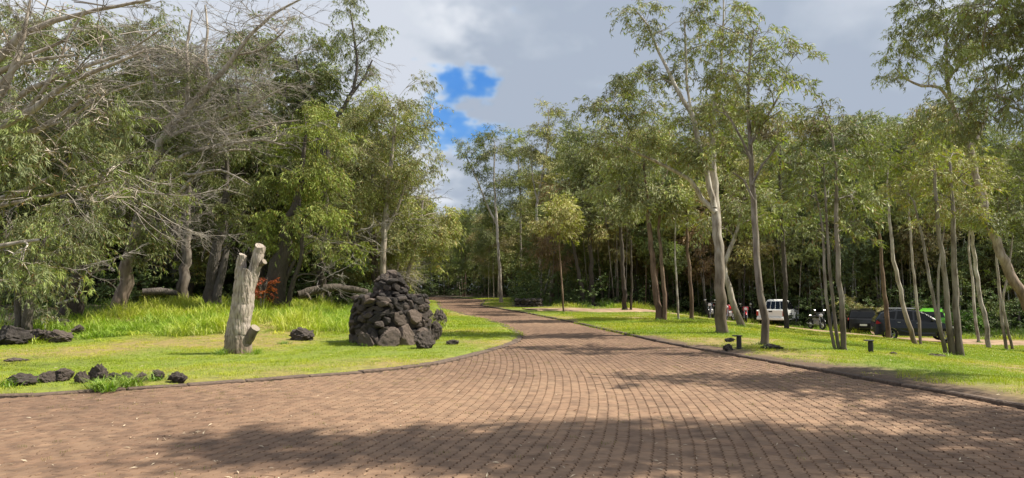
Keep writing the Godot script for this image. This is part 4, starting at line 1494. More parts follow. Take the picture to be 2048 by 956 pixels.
# ---------------------------------------------------------------- sky
func build_sky() -> ImageTexture:
	var w := 2560
	var h := 1280
	var im := Image.create(w, h, false, Image.FORMAT_RGB8)
	var big := noise(1.1, 6, 5)
	var fine := noise(4.2, 7, 9)
	var shade := noise(0.55, 4, 14)
	var wisp := noise(10.0, 6, 31)
	# gaps in the cloud: azimuth, height, half width, half height in degrees
	var gaps := [[-4.3, 15.6, 1.9, 1.3], [-5.2, 13.6, 1.3, 1.6], [-4.3, 11.9, 2.6, 1.0], [-2.6, 16.2, 1.0, 0.8], [52.0, 30.0, 12.0, 7.0], [-70.0, 40.0, 14.0, 8.0], [150.0, 25.0, 15.0, 8.0], [-140.0, 45.0, 16.0, 10.0], [5.0, 62.0, 20.0, 7.0], [95.0, 50.0, 12.0, 7.0]]
	for y in h / 2 + 8:
		var el := 90.0 - 180.0 * (y + 0.5) / h
		for x in w:
			var az := wrapf(360.0 * (x + 0.5) / w, -180.0, 180.0)
			var e := deg_to_rad(el)
			var a := deg_to_rad(az)
			var dir := Vector3(sin(a) * cos(e), sin(e), -cos(a) * cos(e))
			var p := dir / (maxf(dir.y, 0.0) + 0.35) * 1.2
			var n := big.get_noise_3dv(p)
			var f := fine.get_noise_3dv(p * 1.6)
			var open := -0.9
			for g in gaps:
				if absf(el - g[1]) > g[3] * 2.5: continue
				var dx: float = wrapf(az - g[0], -180.0, 180.0) / g[2]
				var dy: float = (el - g[1]) / g[3]
				open = maxf(open, 1.45 - sqrt(dx * dx + dy * dy))
			open = smoothstep(-0.1, 1.2, open + f * 1.35 + wisp.get_noise_3dv(p * 2.0) * 0.8) * 0.86
			var s := shade.get_noise_3dv(p * Vector3(1, 2, 1) + Vector3(3, 0, 0))
			var lum := clampf(0.46 + s * 1.5 + f * 0.24, 0.0, 1.0)
			# the rims of the clouds round a gap are white
			lum = clampf(lum + 0.55 * smoothstep(0.0, 0.35, open) * (1.0 - open), 0.0, 1.0)
			# bright cumulus over the left half, a flat grey sheet over the right
			lum = clampf(lum + 0.6 * smoothstep(-1.5 + f * 5.0, -8.0 + f * 5.0, az) * smoothstep(-170.0, -90.0, az) - 0.05, 0.0, 1.0)
			var cloud := Color(0.675, 0.72, 0.785).lerp(Color(0.955, 0.965, 0.985), lum)
			var blue := Color(0.22, 0.50, 0.86).lerp(Color(0.46, 0.69, 0.94), smoothstep(22.0, 4.0, el))
			im.set_pixel(x, y, cloud.lerp(blue, open))
	for y in range(h / 2 + 8, h):
		for x in w: im.set_pixel(x, y, Color(0.42, 0.43, 0.38))
	return ImageTexture.create_from_image(im)

func _ready() -> void:
	# camera, sky, sun, exposure
	var cam := Camera3D.new()
	cam.name = "camera"
	add_child(cam)
	cam.position = Vector3(0, 1.6, 0)
	cam.rotation_degrees = Vector3(4.02, 0, 0)
	cam.fov = 36.5
	cam.near = 0.1
	cam.far = 1500.0
	cam.current = true
	var env := Environment.new()
	env.background_mode = Environment.BG_SKY
	var pan := PanoramaSkyMaterial.new()
	pan.panorama = build_sky()
	pan.energy_multiplier = 1.0
	env.sky = Sky.new()
	env.sky.sky_material = pan
	env.background_energy_multiplier = 0.54
	env.tonemap_mode = Environment.TONE_MAPPER_LINEAR
	env.tonemap_exposure = 1.92
	env.sdfgi_enabled = true
	env.ssao_enabled = true
	env.ssil_enabled = true
	var we := WorldEnvironment.new()
	we.name = "environment"
	we.environment = env
	add_child(we)
	var sun := DirectionalLight3D.new()
	sun.name = "sun"
	add_child(sun)
	sun.light_energy = 1.6
	sun.light_color = Color(1.0, 0.965, 0.90)
	sun.light_angular_distance = 0.5
	sun.shadow_enabled = true
	sun.look_at_from_position(Vector3(0.56, 0.83, -0.06) * 50.0, Vector3.ZERO)

	patch_noise.noise_type = FastNoiseLite.TYPE_SIMPLEX_SMOOTH
	patch_noise.frequency = 0.05
	patch_noise.fractal_octaves = 4
	patch_noise.seed = 71
	tuft_noise.noise_type = FastNoiseLite.TYPE_SIMPLEX_SMOOTH
	tuft_noise.frequency = 0.6
	tuft_noise.fractal_octaves = 3
	tuft_noise.seed = 72
	make_materials()
	make_sprays()
	make_stones()

	# outlines on the ground: x to the right, d ahead
	left_edge = PackedVector2Array([Vector2(-60.00, 6.50), Vector2(-30.00, 8.20), Vector2(-15.00, 9.60), Vector2(-7.50, 10.76), Vector2(-6.42, 11.44), Vector2(-5.19, 12.20), Vector2(-3.82, 13.22), Vector2(-2.57, 14.24), Vector2(-1.71, 15.26), Vector2(-0.99, 17.26), Vector2(-0.26, 20.02), Vector2(0.18, 21.80), Vector2(0.35, 23.50), Vector2(0.25, 25.98), Vector2(-0.29, 30.02), Vector2(-1.15, 34.20), Vector2(-2.60, 40.34), Vector2(-4.61, 48.30), Vector2(-7.00, 68.00), Vector2(-12.00, 78.00), Vector2(-20.00, 88.00), Vector2(-34.00, 98.00), Vector2(-56.00, 108.00)])
	right_edge = PackedVector2Array([Vector2(13.50, -4.00), Vector2(10.50, 2.00), Vector2(8.40, 6.00), Vector2(6.80, 9.76), Vector2(6.70, 10.86), Vector2(6.39, 12.08), Vector2(6.11, 13.66), Vector2(5.73, 15.66), Vector2(4.98, 19.38), Vector2(4.26, 22.52), Vector2(3.48, 27.30), Vector2(2.43, 33.36), Vector2(0.74, 41.60), Vector2(-2.38, 54.14), Vector2(-2.60, 70.00), Vector2(-7.00, 81.00), Vector2(-16.00, 93.00), Vector2(-32.00, 104.00), Vector2(-56.00, 114.00)])
	track = PackedVector2Array([Vector2(1.11, 45.08), Vector2(3.34, 45.84), Vector2(5.12, 43.62), Vector2(8.50, 45.50), Vector2(12.50, 46.50), Vector2(17.00, 45.00), Vector2(21.00, 42.50), Vector2(26.00, 40.00), Vector2(36.00, 36.00), Vector2(60.00, 30.00)])
	spine = PackedVector2Array([Vector2(1.55, 0.50), Vector2(1.97, 1.62), Vector2(2.37, 2.76), Vector2(2.74, 3.90), Vector2(3.10, 5.04), Vector2(3.40, 6.20), Vector2(3.66, 7.38), Vector2(3.86, 8.56), Vector2(4.03, 9.75), Vector2(4.16, 10.94), Vector2(4.25, 12.14), Vector2(4.32, 13.33), Vector2(4.35, 14.53), Vector2(4.36, 15.73), Vector2(4.34, 16.93), Vector2(4.30, 18.13), Vector2(4.22, 19.33), Vector2(4.12, 20.53), Vector2(4.00, 21.72), Vector2(3.87, 22.91), Vector2(3.73, 24.10), Vector2(3.58, 25.30), Vector2(3.42, 26.48), Vector2(3.25, 27.67), Vector2(3.08, 28.86), Vector2(2.90, 30.05), Vector2(2.71, 31.23), Vector2(2.52, 32.42), Vector2(2.33, 33.60), Vector2(2.13, 34.78), Vector2(1.92, 35.97), Vector2(1.71, 37.15), Vector2(1.49, 38.33), Vector2(1.27, 39.51), Vector2(1.04, 40.69), Vector2(0.81, 41.86), Vector2(0.57, 43.04), Vector2(0.32, 44.21), Vector2(0.06, 45.38), Vector2(-0.21, 46.55), Vector2(-0.48, 47.72), Vector2(-0.77, 48.89), Vector2(-1.06, 50.05), Vector2(-1.36, 51.21), Vector2(-1.67, 52.37), Vector2(-1.99, 53.53), Vector2(-2.31, 54.68), Vector2(-2.65, 55.84), Vector2(-2.99, 56.99), Vector2(-3.34, 58.13), Vector2(-3.70, 59.28), Vector2(-4.06, 60.42), Vector2(-4.44, 61.56), Vector2(-4.84, 62.69), Vector2(-5.27, 63.81), Vector2(-5.71, 64.93), Vector2(-6.18, 66.03), Vector2(-6.67, 67.13), Vector2(-7.18, 68.22), Vector2(-7.71, 69.29), Vector2(-8.26, 70.36), Vector2(-8.83, 71.41), Vector2(-9.42, 72.46), Vector2(-10.03, 73.49), Vector2(-10.65, 74.52), Vector2(-11.30, 75.53), Vector2(-11.96, 76.53), Vector2(-12.65, 77.51), Vector2(-13.36, 78.48), Vector2(-14.09, 79.43), Vector2(-14.84, 80.37)])
	spine_left = left_edge.slice(12, left_edge.size())
	track_line = PackedVector2Array([Vector2(45.08, 1.11), Vector2(45.84, 3.34), Vector2(43.62, 5.12), Vector2(45.50, 8.50), Vector2(46.50, 12.50), Vector2(45.00, 17.00), Vector2(42.50, 21.00), Vector2(40.00, 26.00), Vector2(36.00, 36.00), Vector2(30.00, 60.00)])
	road_poly = left_edge.duplicate()
	var back := right_edge.duplicate()
	back.reverse()
	road_poly.append_array(back)

	build_ground()
	build_road()
	kerb("right_kerb", right_edge.slice(1, right_edge.size()), 0.95, 0.13, 0.07, 1.0, 61)
	kerb("left_kerb", left_edge, 1.0, 0.22, 0.05, -1.0, 62)
	build_track()
	var keep: Array = []
	keep = [Vector2(7.1, 24.8), Vector2(7.0, 20.1), Vector2(13.9, 23.1), Vector2(8.5, 18.8), Vector2(24.8, 34.0), Vector2(6.8, 33.3), Vector2(8.5, 34.3), Vector2(7.7, 33.8), Vector2(10.0, 31.6), Vector2(14.0, 37.3), Vector2(2.8, 39.8), Vector2(2.6, 62.8), Vector2(-0.9, 61.3), Vector2(1.0, 75.5), Vector2(19.6, 37.9), Vector2(16.5, 29.8), Vector2(23.3, 35.7), Vector2(25.3, 39.7), Vector2(23.7, 34.8), Vector2(6.8, 44.0), Vector2(5.0, 52.0), Vector2(10.8, 13.6), Vector2(9.6, 7.4), Vector2(11.2, 8.6), Vector2(-10.2, 31.0), Vector2(-13.6, 33.0), Vector2(-15.8, 35.0), Vector2(-16.2, 27.0), Vector2(-10.0, 38.0), Vector2(-6.5, 36.0), Vector2(-6.6, 46.0), Vector2(-14.9, 30.0), Vector2(-11.9, 15.0), Vector2(-14.9, 22.5), Vector2(-21.1, 34.0)]
	tree("gum_tree", "largest gum on the right lawn, trunk dark below and white above", "tree", "gum trees on the right lawn", "mottled", Color(0.125, 0.158, 0.060),
		[[[Vector3(7.12, 0.09, -24.80), Vector3(7.10, 1.26, -24.83), Vector3(7.09, 2.63, -24.89), Vector3(7.07, 3.84, -24.96), Vector3(7.06, 4.46, -25.06), Vector3(7.04, 5.70, -25.12), Vector3(7.04, 6.69, -25.22), Vector3(7.10, 7.91, -25.11), Vector3(7.34, 9.16, -25.10), Vector3(7.51, 10.83, -25.21), Vector3(7.59, 12.67, -25.24)], [0.207, 0.187, 0.167, 0.160, 0.153, 0.127, 0.100, 0.073, 0.053, 0.033, 0.020]],
			[[Vector3(7.00, 4.26, -24.80), Vector3(6.58, 4.79, -24.90), Vector3(6.14, 5.38, -24.80), Vector3(5.37, 5.82, -24.80), Vector3(4.50, 6.24, -24.74), Vector3(3.73, 6.56, -24.75)], [0.100, 0.080, 0.073, 0.060, 0.047, 0.027]],
			[[Vector3(6.95, 4.43, -24.80), Vector3(6.64, 5.91, -24.82), Vector3(6.35, 6.93, -24.70), Vector3(6.19, 7.65, -24.63), Vector3(5.87, 8.13, -24.58), Vector3(5.48, 9.04, -24.68), Vector3(5.12, 9.85, -24.74), Vector3(4.72, 10.80, -24.66), Vector3(4.30, 11.37, -24.73)], [0.100, 0.093, 0.087, 0.080, 0.073, 0.060, 0.047, 0.033, 0.020]],
			[[Vector3(6.26, 7.62, -24.80), Vector3(6.08, 8.52, -24.71), Vector3(6.06, 9.76, -24.74), Vector3(5.99, 10.98, -24.65)], [0.053, 0.047, 0.040, 0.027]]],
		[[Vector3(2.87, 6.82, -24.01), Vector3(0.72, 0.58, 0.72), 1.00],
			[Vector3(3.87, 8.57, -25.57), Vector3(0.94, 0.89, 0.94), 1.00],
			[Vector3(3.17, 7.63, -24.34), Vector3(0.72, 0.72, 0.72), 1.00],
			[Vector3(4.41, 7.50, -24.16), Vector3(1.03, 0.86, 1.03), 1.00],
			[Vector3(4.97, 9.06, -25.67), Vector3(0.82, 0.72, 0.82), 1.00],
			[Vector3(3.87, 11.25, -24.80), Vector3(0.58, 0.41, 0.58), 0.80],
			[Vector3(4.66, 11.03, -24.80), Vector3(0.65, 0.62, 0.65), 0.80],
			[Vector3(5.44, 10.68, -24.80), Vector3(0.82, 0.75, 0.82), 0.80],
			[Vector3(5.68, 9.25, -24.80), Vector3(0.62, 0.75, 0.62), 0.70],
			[Vector3(6.54, 7.65, -25.53), Vector3(0.89, 0.86, 0.89), 1.00],
			[Vector3(6.75, 10.14, -24.80), Vector3(0.79, 0.82, 0.79), 0.90],
			[Vector3(7.31, 8.96, -24.42), Vector3(0.82, 0.86, 0.82), 1.00],
			[Vector3(7.93, 8.14, -25.67), Vector3(0.86, 0.79, 0.86), 1.00],
			[Vector3(6.60, 11.57, -24.80), Vector3(0.89, 0.51, 0.89), 0.90],
			[Vector3(5.57, 6.36, -24.89), Vector3(1.03, 0.58, 1.03), 1.00],
			[Vector3(4.31, 6.49, -25.13), Vector3(0.86, 0.55, 0.86), 1.00],
			[Vector3(7.82, 11.21, -24.80), Vector3(0.79, 0.62, 0.79), 0.80],
			[Vector3(6.66, 6.30, -24.13), Vector3(1.03, 0.68, 1.03), 1.00],
			[Vector3(7.43, 7.30, -25.56), Vector3(0.79, 0.68, 0.79), 1.00]], {"leaf": "gum", "sprays": 58.0})
	tree("gum_tree", "slim straight gum with a smooth grey trunk and rounded crown, right of the largest gum", "tree", "gum trees on the right lawn", "grey", Color(0.125, 0.158, 0.060),
		[[[Vector3(6.99, 0.03, -20.08), Vector3(6.96, 0.77, -20.13), Vector3(6.88, 1.88, -20.24), Vector3(6.85, 3.14, -20.33), Vector3(6.79, 4.27, -20.28), Vector3(6.74, 5.12, -20.25), Vector3(6.69, 5.95, -20.17), Vector3(6.66, 7.08, -20.09), Vector3(6.69, 8.05, -19.98), Vector3(6.81, 8.89, -19.93)], [0.113, 0.103, 0.092, 0.086, 0.081, 0.070, 0.059, 0.043, 0.032, 0.016]],
			[[Vector3(6.69, 5.23, -20.08), Vector3(6.47, 5.80, -20.10), Vector3(6.12, 6.34, -19.99), Vector3(5.90, 6.71, -20.03)], [0.049, 0.038, 0.032, 0.016]],
			[[Vector3(6.67, 5.65, -20.08), Vector3(6.98, 6.14, -20.04), Vector3(7.30, 6.70, -20.00), Vector3(7.69, 7.36, -20.07)], [0.049, 0.038, 0.032, 0.016]],
			[[Vector3(6.73, 4.10, -20.08), Vector3(6.48, 4.66, -20.08), Vector3(6.16, 4.87, -20.03)], [0.038, 0.032, 0.022]],
			[[Vector3(6.70, 4.52, -20.08), Vector3(7.00, 5.08, -20.08), Vector3(7.38, 5.52, -20.12)], [0.038, 0.032, 0.022]]],
		[[Vector3(6.96, 8.95, -20.08), Vector3(0.72, 0.42, 0.72), 0.90],
			[Vector3(7.43, 8.24, -19.49), Vector3(0.61, 0.50, 0.61), 1.00],
			[Vector3(7.87, 7.65, -20.08), Vector3(0.47, 0.44, 0.47), 0.90],
			[Vector3(6.60, 8.83, -20.77), Vector3(0.66, 0.58, 0.66), 1.00],
			[Vector3(6.86, 7.21, -19.32), Vector3(0.72, 0.61, 0.72), 1.00],
			[Vector3(6.18, 7.75, -20.41), Vector3(0.61, 0.58, 0.61), 1.00],
			[Vector3(6.88, 6.64, -20.65), Vector3(0.75, 0.50, 0.75), 1.00],
			[Vector3(7.23, 6.42, -19.46), Vector3(0.58, 0.50, 0.58), 1.00],
			[Vector3(5.95, 6.66, -20.43), Vector3(0.55, 0.47, 0.55), 1.00],
			[Vector3(5.75, 8.95, -20.08), Vector3(0.50, 0.36, 0.50), 0.70],
			[Vector3(8.14, 8.23, -20.08), Vector3(0.30, 0.36, 0.30), 0.70],
			[Vector3(6.39, 5.51, -20.08), Vector3(0.61, 0.39, 0.61), 0.70],
			[Vector3(7.44, 5.65, -20.08), Vector3(0.50, 0.36, 0.50), 0.70]], {"leaf": "gum", "sprays": 58.0})
	tree("gum_tree", "clump of thin gum stems crossing above its foot near the right end of the lawn", "tree", "gum trees on the right lawn", "grey", Color(0.145, 0.170, 0.062),
		[[[Vector3(13.95, -0.50, -23.08), Vector3(13.83, 0.65, -23.05), Vector3(13.76, 1.92, -23.07), Vector3(13.58, 3.18, -22.95), Vector3(13.44, 4.44, -22.84), Vector3(13.38, 5.55, -22.76)], [0.106, 0.087, 0.074, 0.068, 0.056, 0.031]],
			[[Vector3(13.82, -0.49, -23.22), Vector3(13.55, 0.11, -23.01), Vector3(13.41, 1.12, -23.07), Vector3(13.29, 2.24, -23.17), Vector3(13.19, 3.37, -23.28), Vector3(12.97, 4.49, -23.24)], [0.068, 0.062, 0.056, 0.050, 0.043, 0.025]],
			[[Vector3(14.09, -0.51, -23.04), Vector3(14.09, 0.65, -23.09), Vector3(14.14, 1.92, -23.15), Vector3(14.07, 3.19, -23.06), Vector3(14.13, 4.48, -23.12), Vector3(14.15, 5.79, -23.19)], [0.112, 0.099, 0.087, 0.074, 0.056, 0.031]],
			[[Vector3(13.72, -0.48, -23.19), Vector3(13.48, 0.50, -22.97), Vector3(13.52, 1.44, -23.08), Vector3(13.57, 2.55, -22.98), Vector3(13.75, 3.66, -22.94)], [0.050, 0.050, 0.043, 0.037, 0.025]]],
		[[Vector3(13.34, 5.39, -23.26), Vector3(0.73, 0.57, 0.73), 0.90],
			[Vector3(14.58, 6.08, -23.87), Vector3(0.86, 0.57, 0.86), 0.90],
			[Vector3(14.47, 5.16, -22.83), Vector3(0.70, 0.64, 0.70), 0.90],
			[Vector3(13.01, 4.80, -23.67), Vector3(0.64, 0.54, 0.64), 0.90],
			[Vector3(13.76, 4.57, -23.16), Vector3(0.80, 0.54, 0.80), 0.90],
			[Vector3(14.50, 4.15, -23.08), Vector3(0.64, 0.57, 0.64), 0.72],
			[Vector3(13.20, 3.83, -23.08), Vector3(0.57, 0.48, 0.57), 0.54]], {"leaf": "gum", "sprays": 58.0})
	tree("gum_tree", "group of three slender upright gum stems on the lawn in front of the dark shrub", "tree", "gum trees on the right lawn", "grey", Color(0.100, 0.130, 0.050),
		[[[Vector3(8.58, -0.02, -18.84), Vector3(8.52, 1.08, -18.79), Vector3(8.44, 2.24, -18.75), Vector3(8.38, 3.41, -18.67), Vector3(8.38, 4.69, -18.57), Vector3(8.22, 5.85, -18.49)], [0.071, 0.066, 0.061, 0.051, 0.035, 0.020]],
			[[Vector3(8.45, -0.01, -18.90), Vector3(8.38, 1.08, -18.96), Vector3(8.28, 2.12, -18.88), Vector3(8.18, 3.41, -18.77), Vector3(8.21, 4.88, -18.89)], [0.051, 0.046, 0.046, 0.035, 0.020]],
			[[Vector3(8.31, 0.00, -18.85), Vector3(8.18, 1.08, -18.82), Vector3(8.08, 1.86, -18.75), Vector3(8.07, 3.28, -18.78), Vector3(7.94, 4.21, -18.86)], [0.046, 0.041, 0.041, 0.030, 0.020]]],
		[[Vector3(8.13, 6.40, -18.84), Vector3(0.47, 0.47, 0.47), 0.80],
			[Vector3(8.41, 5.66, -18.78), Vector3(0.60, 0.57, 0.60), 1.00],
			[Vector3(8.69, 4.85, -18.74), Vector3(0.57, 0.57, 0.57), 1.00],
			[Vector3(7.65, 4.90, -18.28), Vector3(0.57, 0.60, 0.57), 1.00],
			[Vector3(8.65, 4.09, -19.43), Vector3(0.65, 0.52, 0.65), 1.00],
			[Vector3(7.48, 4.02, -18.39), Vector3(0.44, 0.44, 0.44), 1.00],
			[Vector3(8.97, 3.95, -18.83), Vector3(0.52, 0.52, 0.52), 1.00],
			[Vector3(8.03, 3.22, -18.84), Vector3(0.52, 0.39, 0.52), 0.70],
			[Vector3(8.81, 3.16, -18.84), Vector3(0.47, 0.39, 0.47), 0.60]], {"leaf": "gum", "sprays": 58.0})
	tree("gum_tree", "tall gum leaning in from the right edge with a red-brown lower trunk", "tree", "gum trees on the right lawn", "redwhite", Color(0.125, 0.158, 0.060),
		[[[Vector3(24.83, -1.32, -34.00), Vector3(24.23, 0.43, -34.08), Vector3(23.37, 2.30, -33.99), Vector3(22.74, 3.95, -34.05), Vector3(22.33, 5.85, -34.16), Vector3(22.04, 7.53, -34.19), Vector3(21.68, 9.00, -34.26), Vector3(21.10, 10.31, -34.16), Vector3(20.90, 11.52, -34.15), Vector3(20.84, 12.84, -34.06), Vector3(21.00, 14.34, -34.14)], [0.256, 0.238, 0.219, 0.192, 0.165, 0.137, 0.119, 0.101, 0.091, 0.064, 0.037]],
			[[Vector3(20.92, 10.51, -34.00), Vector3(20.39, 11.22, -33.95), Vector3(19.55, 11.29, -33.94), Vector3(18.85, 11.67, -34.06), Vector3(18.39, 12.25, -34.14)], [0.082, 0.073, 0.064, 0.046, 0.027]],
			[[Vector3(21.72, 8.22, -34.00), Vector3(22.36, 9.21, -34.11), Vector3(22.71, 10.29, -34.10)], [0.073, 0.064, 0.037]],
			[[Vector3(20.81, 11.48, -34.00), Vector3(21.42, 12.33, -34.00), Vector3(22.20, 12.84, -34.05)], [0.064, 0.055, 0.037]]],
		[[Vector3(17.93, 11.48, -34.00), Vector3(0.66, 0.61, 0.66), 0.80],
			[Vector3(18.55, 12.80, -33.95), Vector3(0.98, 0.89, 0.98), 1.00],
			[Vector3(19.49, 13.84, -33.44), Vector3(1.22, 0.98, 1.22), 1.00],
			[Vector3(19.98, 12.09, -34.00), Vector3(0.98, 0.61, 0.98), 0.80],
			[Vector3(21.13, 14.68, -33.74), Vector3(1.22, 0.94, 1.22), 1.00],
			[Vector3(21.24, 12.53, -33.12), Vector3(1.13, 0.94, 1.13), 1.00],
			[Vector3(19.39, 15.27, -34.00), Vector3(0.94, 0.56, 0.94), 0.80],
			[Vector3(22.83, 13.68, -33.68), Vector3(1.17, 1.17, 1.17), 1.00],
			[Vector3(22.92, 11.11, -34.00), Vector3(1.13, 1.03, 1.13), 0.90],
			[Vector3(21.00, 10.87, -34.00), Vector3(0.80, 0.66, 0.80), 0.60]], {"leaf": "gum", "sprays": 58.0})
	tree("gum_tree", "leaning tree with a reddish twin trunk left of the largest gum", "tree", "gum trees on the right lawn", "red", Color(0.125, 0.158, 0.060),
		[[[Vector3(6.76, 0.19, -33.28), Vector3(6.59, 1.60, -33.40), Vector3(6.48, 3.21, -33.51), Vector3(6.34, 5.08, -33.54), Vector3(6.21, 6.95, -33.54), Vector3(6.10, 8.60, -33.50)], [0.170, 0.143, 0.125, 0.098, 0.072, 0.036]],
			[[Vector3(6.92, 0.19, -33.16), Vector3(6.97, 1.37, -33.23), Vector3(6.85, 2.97, -33.29), Vector3(6.80, 4.83, -33.38), Vector3(6.98, 6.69, -33.35)], [0.107, 0.098, 0.081, 0.063, 0.036]]],
		[[Vector3(5.82, 7.50, -33.97), Vector3(1.10, 0.92, 1.10), 1.00],
			[Vector3(6.76, 8.44, -33.89), Vector3(1.01, 0.92, 1.01), 1.00],
			[Vector3(5.17, 6.15, -33.71), Vector3(1.01, 0.87, 1.01), 1.00],
			[Vector3(7.15, 6.15, -33.66), Vector3(1.06, 0.92, 1.06), 1.00],
			[Vector3(6.13, 5.34, -33.86), Vector3(1.01, 0.78, 1.01), 1.00],
			[Vector3(4.62, 7.10, -33.03), Vector3(0.83, 0.83, 0.83), 1.00],
			[Vector3(7.64, 7.44, -33.65), Vector3(0.83, 0.83, 0.83), 1.00],
			[Vector3(6.43, 9.61, -33.28), Vector3(0.92, 0.69, 0.92), 0.80]], {"leaf": "gum_far", "sprays": 58.0})
	tree("gum_tree", "thin red-barked gum between the twin trunk and the largest gum", "tree", "gum trees on the right lawn", "red", Color(0.145, 0.170, 0.062),
		[[[Vector3(8.46, 0.15, -34.28), Vector3(8.43, 1.60, -34.23), Vector3(8.32, 3.48, -34.22), Vector3(8.30, 5.39, -34.29), Vector3(8.41, 7.32, -34.33)], [0.101, 0.083, 0.074, 0.055, 0.028]]],
		[[Vector3(8.03, 6.30, -33.89), Vector3(0.85, 0.80, 0.85), 1.00],
			[Vector3(9.06, 7.44, -35.07), Vector3(0.80, 0.76, 0.80), 1.00],
			[Vector3(8.64, 5.18, -34.54), Vector3(0.80, 0.71, 0.80), 1.00],
			[Vector3(7.74, 5.15, -34.28), Vector3(0.71, 0.66, 0.71), 0.80]], {"leaf": "gum_far", "sprays": 58.0})
	tree("gum_tree", "very thin pale sapling beside the red-barked gum", "tree", "gum trees on the right lawn", "white", Color(0.145, 0.170, 0.062),
		[[[Vector3(7.71, 0.19, -33.76), Vector3(7.67, 1.83, -33.78), Vector3(7.58, 3.45, -33.66), Vector3(7.66, 5.32, -33.67)], [0.054, 0.045, 0.036, 0.027]]],
		[[Vector3(7.51, 5.10, -33.76), Vector3(0.65, 0.61, 0.65), 0.80],
			[Vector3(7.83, 6.04, -33.76), Vector3(0.61, 0.61, 0.61), 0.80]], {"leaf": "gum_far", "sprays": 58.0})
	tree("gum_tree", "grey gum leaning left just behind the largest gum", "tree", "gum trees on the right lawn", "pale", Color(0.125, 0.158, 0.060),
		[[[Vector3(9.97, -0.04, -31.62), Vector3(9.69, 0.73, -31.56), Vector3(9.44, 1.71, -31.60), Vector3(9.24, 2.68, -31.59), Vector3(9.76, 3.78, -31.67), Vector3(10.07, 5.11, -31.70)], [0.170, 0.145, 0.128, 0.111, 0.085, 0.051]]],
		[[Vector3(9.97, 5.17, -32.25), Vector3(0.96, 0.79, 0.96), 1.00],
			[Vector3(10.36, 5.94, -31.33), Vector3(0.87, 0.79, 0.87), 1.00],
			[Vector3(9.11, 4.44, -31.62), Vector3(0.74, 0.61, 0.74), 0.80],
			[Vector3(10.95, 4.68, -31.87), Vector3(0.79, 0.70, 0.79), 1.00]], {"leaf": "gum_far", "sprays": 58.0})
	tree("gum_tree", "dark-barked slim tree standing before the right side of the white pickup", "tree", "gum trees on the right lawn", "dark", Color(0.100, 0.130, 0.050),
		[[[Vector3(14.03, -0.49, -37.30), Vector3(14.04, 1.09, -37.36), Vector3(14.05, 3.14, -37.44), Vector3(14.00, 5.48, -37.40), Vector3(13.98, 7.84, -37.48), Vector3(14.12, 9.71, -37.57)], [0.130, 0.120, 0.110, 0.090, 0.060, 0.030]]],
		[[Vector3(14.23, 8.16, -37.77), Vector3(1.13, 1.03, 1.13), 1.00],
			[Vector3(15.13, 6.80, -38.49), Vector3(1.13, 0.93, 1.13), 1.00],
			[Vector3(13.73, 6.51, -38.33), Vector3(1.03, 0.93, 1.03), 1.00],
			[Vector3(14.25, 5.21, -37.35), Vector3(1.13, 0.77, 1.13), 1.00],
			[Vector3(14.99, 8.35, -37.36), Vector3(0.87, 0.82, 0.87), 1.00]], {"leaf": "gum_far", "sprays": 58.0})
	tree("gum_sapling", "small sapling with a thin orange stem beside the dirt turnoff", "tree", "gum trees on the right lawn", "red", Color(0.165, 0.188, 0.062),
		[[[Vector3(2.82, 0.27, -39.84), Vector3(2.76, 1.60, -39.76), Vector3(2.64, 3.24, -39.84), Vector3(2.54, 4.91, -39.95)], [0.054, 0.048, 0.043, 0.032]]],
		[[Vector3(2.37, 5.72, -39.79), Vector3(0.99, 0.88, 0.99), 1.10],
			[Vector3(3.23, 5.48, -40.16), Vector3(0.77, 0.77, 0.77), 1.10],
			[Vector3(1.97, 5.07, -40.19), Vector3(0.71, 0.60, 0.71), 1.10],
			[Vector3(2.68, 6.61, -40.26), Vector3(0.82, 0.71, 0.82), 1.10],
			[Vector3(2.92, 4.62, -39.84), Vector3(0.71, 0.49, 0.71), 0.77]], {"leaf": "gum_far", "sprays": 58.0})
	tree("gum_tree", "tall white-trunked gum with a narrow crown right of the stone ring", "tree", "gum trees on the right lawn", "white", Color(0.145, 0.170, 0.062),
		[[[Vector3(2.63, 0.54, -62.78), Vector3(2.42, 3.32, -62.70), Vector3(2.26, 6.36, -62.77), Vector3(2.18, 8.98, -62.79), Vector3(2.67, 11.62, -62.83), Vector3(3.11, 14.27, -62.81), Vector3(3.21, 17.39, -62.84)], [0.135, 0.118, 0.118, 0.101, 0.084, 0.068, 0.051]],
			[[Vector3(2.22, 9.20, -62.78), Vector3(1.79, 11.63, -62.85), Vector3(1.67, 14.29, -62.88)], [0.084, 0.068, 0.051]],
			[[Vector3(2.68, 0.54, -62.85), Vector3(3.20, 3.10, -62.67), Vector3(3.63, 5.05, -62.59), Vector3(3.81, 7.21, -62.57)], [0.084, 0.068, 0.051, 0.034]]],
		[[Vector3(3.12, 17.16, -62.78), Vector3(1.30, 0.95, 1.30), 0.63],
			[Vector3(3.77, 15.15, -62.78), Vector3(1.39, 1.13, 1.39), 0.72],
			[Vector3(2.46, 15.60, -62.78), Vector3(1.21, 1.21, 1.21), 0.63],
			[Vector3(1.59, 13.46, -63.21), Vector3(1.30, 1.21, 1.30), 0.90],
			[Vector3(3.28, 12.35, -61.92), Vector3(1.39, 1.21, 1.39), 0.90],
			[Vector3(2.25, 10.82, -63.38), Vector3(1.47, 1.13, 1.47), 0.90],
			[Vector3(4.20, 13.82, -62.78), Vector3(1.04, 1.04, 1.04), 0.54]], {"leaf": "gum_far", "sprays": 58.0})
